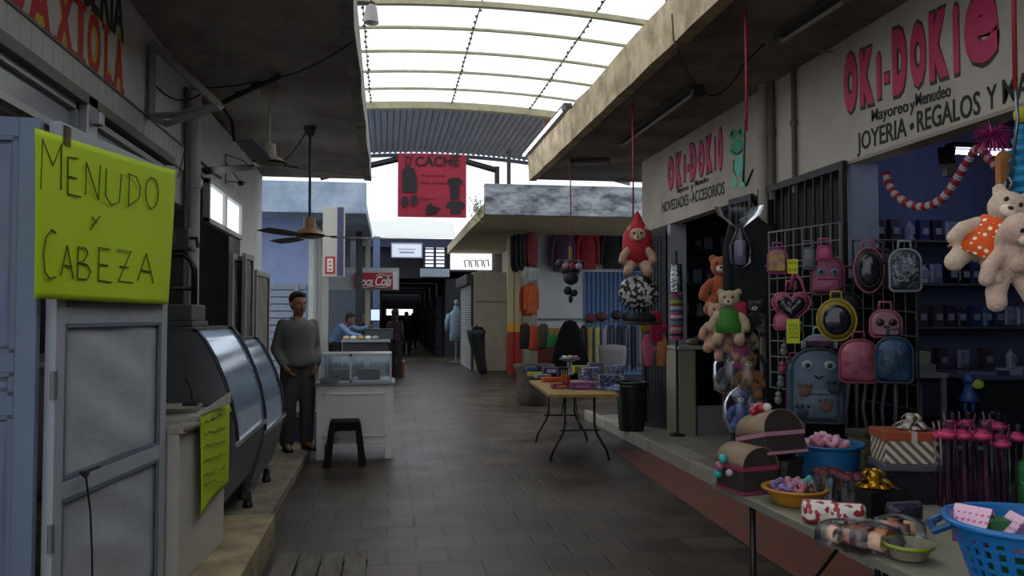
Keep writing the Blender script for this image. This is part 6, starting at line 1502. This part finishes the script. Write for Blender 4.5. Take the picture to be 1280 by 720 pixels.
# rose tubes
proto = None; k = 0
for cl, (px0, py0) in enumerate(((1196, 634), (1246, 636))):
    for i in range(7):
        c = P(px0+(-20, -10, 0, 11, 22, -4, 8)[i], py0+(0, 5, -2, 4, 0, -14, -12)[i], Z=.72)
        lab = ('rose with pink bloom in a clear tube, left cluster of tubes', 'rose with pink bloom in a clear tube, right cluster by the green bag')[cl]
        loc = (c.x, c.y, .72)
        if proto is None:
            proto = thing('rose_tube', lab, 'rose tube', loc, group='rose tubes left')
            b = MB(); b.lathe([(.016, 0), (.02, .01), (.032, .33), (.038, .37)], n=12, cap=False); b.build('clear_tube', clear_mat('tube_film', '#e8e4f0', .0, .2), proto, smooth=True)
            b = MB(); b.tube([(0, 0, .0), (.003, 0, .15), (0, 0, .28)], .004, 5); b.pillow(rrect(.018, .17, .006), .008, V(0, .004, .01), V(1, 0, 0), V(0, 0, 1), V(0, -1, 0)); b.build('stem', mm('#6a2242', .5), proto)
            b = MB(); rose(b, V(0, 0, .31), .036); b.build('bloom', mm('#ee4a80', .6), proto, smooth=True, solid=.002)
            b = MB(); b.ell((.015, 0, .26), (.02, .006, .012), sub=1); b.build('leaf', mm('#2f5a36', .6), proto); r = proto
        else: r = dup(proto, loc, lab, rz=random.uniform(0, 6), scale=(1, 1, random.uniform(.92, 1.08)), group=('rose tubes left', 'rose tubes right')[cl])
        r.rotation_euler = (random.uniform(-.05, .05), random.uniform(-.06, .06), random.uniform(0, 6))
# bundles of orange sweets in clear bags
DK = 1.15
for i, (px, py, S_, col, lab) in enumerate(((1062, 682, 1.0, '#c8703a', 'clear bag of orange ribbons nearest the table edge'), (1095, 690, 1.1, '#d88a5a', 'clear bag of peach and brown ribbons, middle of three'), (1130, 676, 1.0, '#b8603a', 'clear bag of orange ribbons next to the blue basket'))):
    c = AT(px, py); t = thing('ribbon_bag', lab, 'bag', (c.x, c.y+.03, tA), .5*i); t.scale = (S_,)*3
    for kk in range(4):
        a = 2*math.pi*kk/4+i; b = MB(); rr = .028; rings = []
        for s in range(9): u = 2*math.pi*s/8; rings.append([V(.04*math.cos(a)+rr*math.cos(u)*.8, .04*math.sin(a)+.02*w2, .035+rr*math.sin(u)) for w2 in (-1, 1)])
        b.loft(rings, closed=False, cap=False); b.build('ribbon_roll', mm((col, '#5a3a30', '#e0b08c', col)[kk], .35), t, solid=.004, smooth=True)
    b = MB(); n = 20; rings = []
    for z, r_ in ((0, .06), (.004, .09), (.035, .1), (.065, .085), (.08, .045), (.085, .02)): rings.append([V(r_*1.15*math.cos(u)*random.uniform(.9, 1.1), r_*math.sin(u)*random.uniform(.9, 1.1), z) for u in [2*math.pi*q_/n for q_ in range(n)]])
    b.loft(rings); b.build('clear_wrap', M_film, t, smooth=True)
DK = .7
c = AT(1140, 700); bowl('clear_bowl', 'translucent bowl with lime rim beside the blue basket', V(c.x, c.y+.02, 0), .075, .045, '#8f8578', rim='#9ab030')
c = AT(1130, 655); t = thing('dark_pouch', 'dark grey-blue packet behind the gold bow box', 'packet', (c.x+.03, c.y+.05, tA)); b = MB(); b.pillow(rrect(.16, .07, .02), .09, V(0, .04, 0), V(1, 0, 0), V(0, 0, 1), V(0, -1, 0), bulge=.4); b.build('packet_body', mat('dark_foil', '#3f3d52', .3, metal=.4, bump=.8), t, smooth=True); b = MB(); b.bb((-.07, -.012, .066), (.07, .0, .076)); b.build('seal', mm('#6a687a', .3), t)
# laundry basket
c = P(1232, 640, Z=tA+.2); bxx, byy = 1.84, 2.0
t = thing('laundry_basket', 'blue plastic lattice basket at the lower right corner', 'basket', (bxx, byy, tA+.002), -.5); t.scale = (1.34, 1.3, 1.1)
M_bb = mm('#1f7cc8', .35); Hb = .215
ra, rb = (.135, .105), (.19, .15)
def ring(z, g=0):
    f = z/Hb; return [V((ra[0]+(rb[0]-ra[0])*f+g)*math.copysign(abs(math.cos(a))**.8, math.cos(a)), (ra[1]+(rb[1]-ra[1])*f+g)*math.copysign(abs(math.sin(a))**.8, math.sin(a)), z) for a in [2*math.pi*k/64 for k in range(64)]]
b = MB(); zs = [.0, .02]; b.loft([ring(.0), ring(.022)], cap=False)
for z in (.05, .078, .106, .134, .162): b.loft([ring(z), ring(z+.009)], cap=False)
b.loft([ring(.185), ring(Hb)], cap=False)
for k_ in range(0, 64):
    wd = 1.0 if k_ % 2 == 0 else 0
    if k_ % 2 == 0:
        r0_ = [ring(z) for z in (.02, .19)]; b.loft([[r0_[0][k_], r0_[0][(k_+1) % 64]], [r0_[1][k_], r0_[1][(k_+1) % 64]]], closed=False, cap=False)
b.build('lattice_wall', M_bb, t, solid=.004)
b = MB(); b.tube(ring(Hb, .008), .009, 8, close=True); b.build('rim', M_bb, t, smooth=True)
b = MB(); b.loft([ring(0), [p*.02 for p in ring(.001)]], cap=False); b.build('basket_floor', M_bb, t, solid=.004)
for s in (-1, 1): b = MB(); b.tube([(s*.19, -.05, Hb-.005), (s*.225, -.04, Hb-.03), (s*.225, .04, Hb-.03), (s*.19, .05, Hb-.005)], .01, 6); b.build('handle', mm('#174f86', .4), t)
# little house boxes
def house(px, py, col, roof, lab, S_=1, rz=.4):
    q = P(px, py, Z=tA+.12); t = thing('house_box', lab, 'gift box', (q.x, q.y, tA+.15), rz); t.scale = (S_,)*3
    b = MB(); b.loft([[V(x, y, z) for x, z in ((-.04, 0), (.04, 0), (.04, .05), (0, .095), (-.04, .05))] for y in (-.045, .045)]); b.build('house_body', mm(col, .5), t)
    b = MB()
    for s in (-1, 1): b.loft([[V(s*.048, y, .043), V(0, y, .1), V(0, y, .106), V(s*.05, y, .049)] for y in (-.052, .052)])
    b.build('roof', checker_mat('roof_dots', roof, '#e8b8d0', 60, .5, 'dots'), t); b = MB(); b.bb((-.012, -.048, .0), (.012, -.045, .035)); b.build('door_mark', mm('#e8d0dc', .5), t)
house(1218, 690, '#8a4a8c', '#c8689c', 'pink and purple house-shaped box in the blue basket', 1.0, .5)
house(1274, 700, '#a878b8', '#b87ac0', 'lilac house-shaped box at the right edge of the basket', .95, -.3)
q = P(1190, 655, Z=tA+.15); t = thing('green_carton', 'dark green carton standing in the blue basket', 'carton', (1.79, 2.10, tA+.04), -.3); b = MB(); b.bb((-.06, -.03, 0), (.06, .03, .185), bev=.004); b.build('box_body', mm('#1f6a34', .5), t); b = MB(); b.bb((-.062, -.032, .165), (.062, .032, .19)); b.build('box_lid', mm('#237a3c', .5), t)
q = P(1302, 606, D=3.4); t = thing('green_bag', 'green shiny bag behind the rose tubes at the right edge', 'bag', (q.x+.05, q.y+.05, .72)); b = MB(); b.pillow(rrect(.26, .22, .05), .12, V(0, .05, 0), V(1, 0, 0), V(0, 0, 1), V(0, -1, 0), bulge=.3); b.build('bag_body', mat('green_foil', '#2f7a3a', .3, bump=.6), t, smooth=True); b = MB(); b.tube([(-.04, 0, .21), (0, 0, .27), (.04, 0, .21)], .005, 5); b.build('handle', mm('#2f7a3a', .4), t)
# ================================================================== FAR END
# banner on its truss
DK = 1.0
YB = 19.2
b = MB(); b.tube([P(x, y, Y=YB+.12) for x, y in ((400, 222), (440, 212), (497, 199), (540, 196), (583, 202), (621, 213))], .075, 8)
struct(b.build('ceiling_truss', mm('#15161b', .5), smooth=True), 'dark curved beam crossing the aisle behind the red banner', 'beam')
b = MB(); u0 = P(621, 211, Y=YB+.12); b.bb((u0.x-.05, YB+.06, f1.z-.02), (u0.x+.06, YB+.18, u0.z+.05)); struct(b.build('column_truss', mm('#15161b', .5)), 'short dark post ending the curved beam', 'post')
u0 = P(636, 228, Y=17.2); u1 = P(636, 191, Y=17.2); b = MB(); b.bb((u0.x-.04, 17.16, f1.z-.05), (u0.x+.04, 17.24, u1.z)); b.bb((u0.x-.06, 17.13, u1.z), (u0.x+.06, 17.27, u1.z+.06)); tag(b.build('antenna_post', mm('#23252b', .5)), 'thin dark post on the roof of the far right canopy', 'post')
a, c = P(497, 271, Y=YB), P(583, 194, Y=YB)
t = thing('hanging_banner', 'square crimson shop banner hung across the aisle', 'banner', (a.x, YB, a.z)); w_, h_ = c.x-a.x, c.z-a.z
b = MB(); b.sheet(lambda u, v: V(w_*u, .02*math.sin(6*u+3*v), h_*v), 12, 12); b.build('cloth', mat('crimson_banner', '#9c1c38', .7, var=.1), t, solid=.01)
def bn(px, py): return P(px, py, Y=YB-.03)-V(a.x, YB, a.z)
M_bk = mm('#14121a', .7); M_bd = mm('#48101e', .7)
def bletter(s, p0, p1, h, m, bold=.02): lettering(s, P(*p0, Y=YB-.035), P(*p1, Y=YB-.035), h, m, t, bold=bold, th=.004)
bletter("D'", (507, 209), (516, 208), .26, M_bk); bletter('CACHÉ', (519, 208), (574, 207), .24, M_bk)
for y, x0, x1 in ((221, 527, 556), (230, 526, 557), (250, 526, 545)): bletter('Ropa y moda'[:8 if y > 240 else 11], (x0, y), (x1, y), .07, M_bd, 0)
M_b2 = mm('#1c1822', .7)
def bpoly(pts, m, name): b = MB(); b.poly([bn(*p) for p in pts], (0, -1, 0), .006); b.build(name, m, t)
bpoly([(503, 213), (508, 208), (517, 210), (521, 220), (521, 240), (503, 240)], M_b2, 'printed_coat')
bpoly([(x, y) for x, y in circ(506, 252, 4.5, 7, 14)], M_b2, 'printed_shoe'); bpoly([(x, y) for x, y in circ(518, 250, 4.5, 7, 14)], M_b2, 'printed_shoe')
bpoly([(559, 226), (563, 222), (574, 222), (579, 227), (576, 231), (574, 230), (574, 249), (563, 249), (563, 230), (560, 231)], M_bk, 'printed_shirt')
bpoly([(557, 256), (563, 251), (576, 251), (582, 256), (579, 262), (576, 260), (576, 268), (563, 268), (563, 260), (559, 261)], M_b2, 'printed_shirt')
bpoly([(532, 268), (533, 258), (538, 253), (543, 258), (551, 260), (545, 268)], M_bk, 'printed_hat')
b = MB()
for px in (505, 540, 575): b.tube([bn(px, 195), bn(px, 194)+V(0, .1, .15)], .012, 5)
b.build('tie', M_bk, t)

# bright curved awning and dark facade of the covered passage
Y0 = 30.
def FP(px, py, Y=Y0): return P(px, py, Y=Y)
e0, e1 = FP(458, 299), FP(566, 299)
b = MB(); pts = [FP(x, y, Y0-.4) for x, y in ((452, 298), (452, 280), (480, 275), (520, 272), (556, 276), (569, 281), (569, 298))]; b.poly(pts, (0, -1, 0), .02); struct(b.build('wall_white_gable', M_trans), 'white gable board over the covered passage', 'gable')
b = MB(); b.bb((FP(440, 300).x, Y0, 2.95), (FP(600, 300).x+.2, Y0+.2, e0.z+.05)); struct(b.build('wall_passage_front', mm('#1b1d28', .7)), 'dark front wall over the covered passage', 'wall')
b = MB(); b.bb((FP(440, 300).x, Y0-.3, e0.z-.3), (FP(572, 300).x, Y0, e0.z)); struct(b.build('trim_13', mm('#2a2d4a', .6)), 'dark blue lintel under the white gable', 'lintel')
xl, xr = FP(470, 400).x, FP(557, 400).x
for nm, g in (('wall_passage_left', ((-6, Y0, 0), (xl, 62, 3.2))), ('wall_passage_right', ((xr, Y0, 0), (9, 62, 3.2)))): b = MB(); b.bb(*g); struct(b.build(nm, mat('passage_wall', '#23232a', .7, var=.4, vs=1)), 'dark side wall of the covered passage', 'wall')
b = MB(); [b.bb((xl, Y0+.2+6*i_, 3.0), (xr, Y0+5.6+6*i_, 3.2)) for i_ in range(5)]; struct(b.build('ceiling_passage', mm('#1c1c22', .8)), 'dark ceiling of the covered passage', 'ceiling')  # gaps between the slabs added to let sky light into the passage
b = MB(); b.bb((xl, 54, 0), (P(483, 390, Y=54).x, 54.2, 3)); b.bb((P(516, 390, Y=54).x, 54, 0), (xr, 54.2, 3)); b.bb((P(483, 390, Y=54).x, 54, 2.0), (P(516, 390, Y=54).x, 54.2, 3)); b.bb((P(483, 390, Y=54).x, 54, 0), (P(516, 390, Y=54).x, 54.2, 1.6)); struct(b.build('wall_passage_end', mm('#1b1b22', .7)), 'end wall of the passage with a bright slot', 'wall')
# stalls jutting into the passage: framed goods
rnd = random.Random(3)
for i in range(7):
    y = 31.5+i*3; s = rnd.random(); w_ = .25
    t = thing('stall_rack', ('first', 'second', 'third', 'fourth', 'fifth', 'sixth', 'last')[i]+' dim goods rack along the right side of the covered passage, counted from the front', 'rack', (xr-.02, y, 0))
    b = MB(); b.bb((-w_, 0, 0), (0, .06, 2.3)); b.build('upright', mm('#2a2a30', .6), t); b = MB(); b.bb((-w_, 1.4, 0), (0, 1.46, 2.3)); b.build('upright', mm('#2a2a30', .6), t)
    for k_ in range(4): b = MB(); b.bb((-w_, 0, .3+.55*k_), (0, 1.46, .33+.55*k_)); sh = b.build('shelf_board', mm('#35343c', .6), t); b = MB(); b.bb((-w_+.03, .1, .33+.55*k_), (-.02, 1.3, .6+.55*k_), bev=.02); b.build('goods', mm(rnd.choice(['#3a4250', '#4a3a40', '#2c3a34', '#50505a', '#1d1f26']), .6), sh)
# white sign, lattice window, white panel
def panel(name, lab, cat, x0, y0, x1, y1, Y, col, th=.06, emit=0, frame=None):
    a, c = P(x0, y1, Y=Y), P(x1, y0, Y=Y); t = thing(name, lab, cat, (a.x, Y, a.z)); w_, h_ = c.x-a.x, c.z-a.z
    b = MB(); b.bb((0, 0, 0), (w_, th, h_), bev=.01); b.build('panel', mat('panel_'+name+str(x0), col, .5, emit=emit), t)
    if frame: b = MB(); b.bb((-.04, -.02, -.04), (w_+.04, .0, 0)); b.bb((-.04, -.02, h_), (w_+.04, 0, h_+.04)); b.bb((-.04, -.02, 0), (0, 0, h_)); b.bb((w_, -.02, 0), (w_+.04, 0, h_)); b.build('frame', mm(frame, .5), t)
    return t, w_, h_
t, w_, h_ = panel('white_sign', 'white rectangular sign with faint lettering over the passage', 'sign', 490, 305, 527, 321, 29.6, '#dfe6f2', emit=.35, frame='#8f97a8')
lettering('ESTETICA', P(500, 318, Y=29.57), P(520, 317, Y=29.57), .12, mm('#a8b2c4', .6), t, th=.006)
for o_ in [x for x in t.children if x.name.startswith('lettering')]: bpy.data.objects.remove(o_)
b = MB(); b.box((w_*.5, -.01, h_*.35), (w_*.5, .01, .05)); b.build('faint_line', mm('#9aa4b8', .6), t); b = MB(); b.box((w_*.5, -.01, h_*.6), (w_*.6, .01, .03)); b.build('faint_line', mm('#b0b8c8', .6), t)
a, c = P(529, 335, Y=29.8), P(558, 306, Y=29.8); t = thing('lattice_window', 'bright louvred window with dark bars over the passage', 'window', (a.x, 29.8, a.z)); w_, h_ = c.x-a.x, c.z-a.z
b = MB(); b.bb((0, 0, 0), (w_, .1, h_)); b.build('window_frame', mm('#1f2230', .6), t)
for i in range(2):
    for j in range(6):
        b = MB(); x0 = .08+i*(w_-.06)/2; z0 = .05+j*(h_-.05)/6; b.bb((x0, -.02, z0), (x0+(w_-.06)/2-.1, .0, z0+(h_-.05)/6-.055)); b.build('pane', mat('lit_pane', '#e8f0ff', .4, emit=1.0) if i+j == 0 else bpy.data.materials['lit_pane'], t)
panel('white_board', 'pale board below the louvred window', 'board', 525, 336, 562, 346, 29.7, '#9aa4b4')
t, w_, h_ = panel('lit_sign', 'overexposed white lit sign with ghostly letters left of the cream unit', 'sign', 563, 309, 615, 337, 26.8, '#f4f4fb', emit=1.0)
lettering('MODA', P(580, 335, Y=26.77), P(612, 334, Y=26.77), .3, mm('#c8c4cc', .6), t, th=.006, bold=-.01)
for o_ in [x for x in t.children if x.name.startswith('lettering')]: bpy.data.objects.remove(o_)
b = MB(); 
for k_ in range(4): b.tube([P(582+8*k_, 334, Y=26.76)-t.location, P(580+8*k_, 326, Y=26.76)-t.location, P(586+8*k_, 325, Y=26.76)-t.location, P(587+8*k_, 333, Y=26.76)-t.location], .025, 5)
b.build('faint_letters', mm('#d0c4c8', .6), t)
# blue post, dark frames around left of the passage
b = MB(); s0 = P(466, 380, Y=29); b.bb((s0.x, 29, 0), (P(475, 300, Y=29).x, 29.15, 4.4)); struct(b.build('column_far', mm('#5d7396', .6)), 'blue-grey post at the left of the passage', 'post')
# hall behind: closing walls so that the sky is seen only above
b = MB(); b.bb((-9, Y0+.1, 0), (FP(440, 300).x, Y0+.3, 4.0)); b.bb((FP(600, 300).x, Y0+.1, 0), (14, Y0+.3, 4.0)); struct(b.build('wall_far', mm('#8d929c', .7, var=.2)), 'grey wall closing the hall at the far end', 'wall')
b = MB(); b.bb((3.0, 26.9, 0), (9, 27.1, 4.2)); struct(b.build('wall_far_right', mm('#77736a', .7)), 'wall behind the clothes shop', 'wall')

# red drink sign
a, c = P(452, 360.5, Y=20.85), P(490, 341, Y=20.85); e_ = P(443, 350, Y=20.85)
t = thing('soft_drink_sign', 'red sign with flowing white lettering on the white header', 'sign', (e_.x, 20.85, a.z)); w_, h_ = P(497, 341, Y=20.85).x-e_.x, c.z-a.z
b = MB(); b.bb((0, 0, 0), (w_-.12, .06, h_), bev=.008); b.build('sign_panel', mm('#b0182a', .4), t)
b = MB(); b.bb((w_-.12, -.005, -.03), (w_, .06, h_+.03), bev=.008); b.build('white_end', mm('#dfe2e6', .5), t)
M_wh = mm('#eceef2', .5)
o = lettering('Coca', P(444.5, 357, Y=20.82), P(466, 357, Y=20.82), .23, M_wh, t, bold=.012, shear=.35, th=.01, spacing=.9)
o = lettering('Cola', P(469, 357, Y=20.82), P(489, 357, Y=20.82), .25, M_wh, t, bold=.012, shear=.35, th=.01, spacing=.9)
def sw(b, pts, r): b.tube([P(x, y, Y=20.82)-t.location for x, y in pts], r, 6)
b = MB(); sw(b, spl([(446, 358), (456, 359.6), (466, 357.8), (474, 359.4), (486, 358)], 5), .010); sw(b, spl([(470, 345), (476, 342.6), (484, 344.6), (491, 343.4)], 5), .012); b.build('swash', M_wh, t, smooth=True)
# food stall table + grill box
a, c = P(426, 412, Y=16.9), P(488, 412, Y=16.9)
t = thing('stall_table', 'grey-topped stall table behind the white cart', 'table', (a.x, 17.0, 0)); w_ = c.x-a.x-.0; zt_ = P(450, 425, Y=17).z
b = MB(); b.bb((0, 0, zt_-.05), (w_, 1.3, zt_), bev=.008); b.build('tabletop', mm('#7e868c', .4), t); b = MB(); b.bb((.04, .04, zt_-.45), (w_-.04, 1.26, zt_-.05)); b.build('apron', mm('#202226', .6), t)
for x in (.04, w_-.1):
    for y in (.04, 1.2): b = MB(); b.bb((x, y, 0), (x+.06, y+.06, zt_-.45)); b.build('leg', M_black, t)
t = thing('steel_griddle', 'dark steel griddle box on the stall table', 'griddle', (P(456, 400, Y=17.6).x, 17.6, zt_)); b = MB(); b.bb((0, 0, 0), (.6, .5, .2), bev=.01); b.build('griddle_body', mm('#3a3c40', .4), t); b = MB(); b.bb((-.02, -.02, .2), (.62, .52, .22)); b.build('griddle_plate', mm('#24262a', .3), t)
for i, (dx, c, n_) in enumerate(((.1, '#c8a070', 'tan'), (.25, '#d8d4cc', 'white'), (.4, '#b88a50', 'golden'), (.55, '#cfcac0', 'pale'), (.7, '#8a8f94', 'grey'))):
    tag(MB().ell((a.x+dx, 17.15, zt_+.045), (.07, .06, .045), sub=2).build('bread_roll', mm(c, .7), smooth=True), n_+' food parcel on the front edge of the stall table', 'food')
t = thing('backlit_tablet', 'small bright screen standing on the stall counter', 'screen', P(469, 402, Y=19.6)); b = MB(); b.bb((-.12, 0, 0), (.12, .03, .32), bev=.01); b.build('casing', M_black, t); b = MB(); b.bb((-.1, -.004, .03), (.1, 0, .29)); b.build('screen', mat('lit_screen', '#cfe4ff', .4, emit=.8), t)
t = thing('cool_box', 'red and yellow box on the floor beside the dark-clothed person', 'box', (P(498, 470, Z=0).x, P(498, 470, Z=0).y, 0)); b = MB(); b.bb((-.15, -.15, 0), (.15, .15, .35), bev=.02); b.build('box_body', mm('#8a2a22', .5), t); b = MB(); b.bb((-.16, -.16, .35), (.16, .16, .40), bev=.01); b.build('box_lid', mm('#b8a02a', .5), t)
# floodlight near the top-left roof edge
q = P(464, 14, Y=11.5); t = thing('flood_lamp', 'pale hanging lamp with bracket by the left canopy edge under the roof', 'lamp', q)
b = MB(); b.lathe([(.03, .1), (.08, .06), (.1, -.08), (.11, -.17), (.09, -.17), (.02, -.1)], n=20); b.build('lamp_shade', mm('#8f8a90', .4), t, smooth=30); b = MB(); b.tube([(0, 0, .1), (0, 0, .3)], .015, 8); b.tube([(-.3, 0, .12), (.05, 0, .12)], .025, 8); b.build('bracket', mm('#2a2825', .6), t)
# plant on the corner of the far canopy
q = P(601, 262, Y=FY+.4); t = thing('ledge_plant', 'small green plant growing on the corner of the far right canopy', 'plant', (f0.x-.1, FY+.1, f0.z+.05)); t.scale = (.6, .6, .6)
b = MB(); rnd = random.Random(5)
for k_ in range(9): d = V(rnd.uniform(-.5, .1), rnd.uniform(-.3, .3), rnd.uniform(.1, .7)); b.tube([(0.05, 0, 0), d*.5, d], .008, 4)
b.build('stems', mm('#4a3c28', .8), t); b = MB()
for k_ in range(150):
    p = V(min(.1, rnd.gauss(-.1, .12)), rnd.gauss(-.05, .1), rnd.gauss(.15, .2)); u = V(rnd.gauss(0, 1), rnd.gauss(0, 1), rnd.gauss(0, 1)).normalized()*.06; v_ = u.cross(V(rnd.gauss(0, 1), rnd.gauss(0, 1), 1)).normalized()*.022
    b.loft([[p-u, p+v_], [p-v_, p+u]], closed=False, cap=False)
o = b.build('foliage', mm('#5b6a35', .8), t, solid=.002); o['kind'] = 'stuff'
# ground mark
b = MB()
# ================================================================== LIGHT
w = bpy.data.worlds.new('sky'); bpy.context.scene.world = w; w.use_nodes = True
N = w.node_tree.nodes; L = w.node_tree.links; bg = N['Background']
tc = N.new('ShaderNodeTexCoord'); n = N.new('ShaderNodeTexNoise'); n.inputs['Scale'].default_value = 2.5; n.inputs['Detail'].default_value = 5
L.new(tc.outputs['Generated'], n.inputs['Vector'])
r = N.new('ShaderNodeValToRGB'); L.new(n.outputs['Fac'], r.inputs['Fac'])
r.color_ramp.elements[0].color = (.72, .84, 1, 1); r.color_ramp.elements[1].color = (1, 1, 1, 1)
L.new(r.outputs[0], bg.inputs['Color']); bg.inputs['Strength'].default_value = 1.7
sc = bpy.context.scene
sc.view_settings.view_transform = 'Standard'; sc.view_settings.look = 'None'; sc.view_settings.gamma = 1; sc.view_settings.exposure = 0
sc.view_settings.use_curve_mapping = False
sc.cycles.max_bounces = 7; sc.cycles.diffuse_bounces = 4; sc.cycles.transparent_max_bounces = 12; sc.cycles.caustics_reflective = False; sc.cycles.caustics_refractive = False
sc.cycles.use_denoising = True
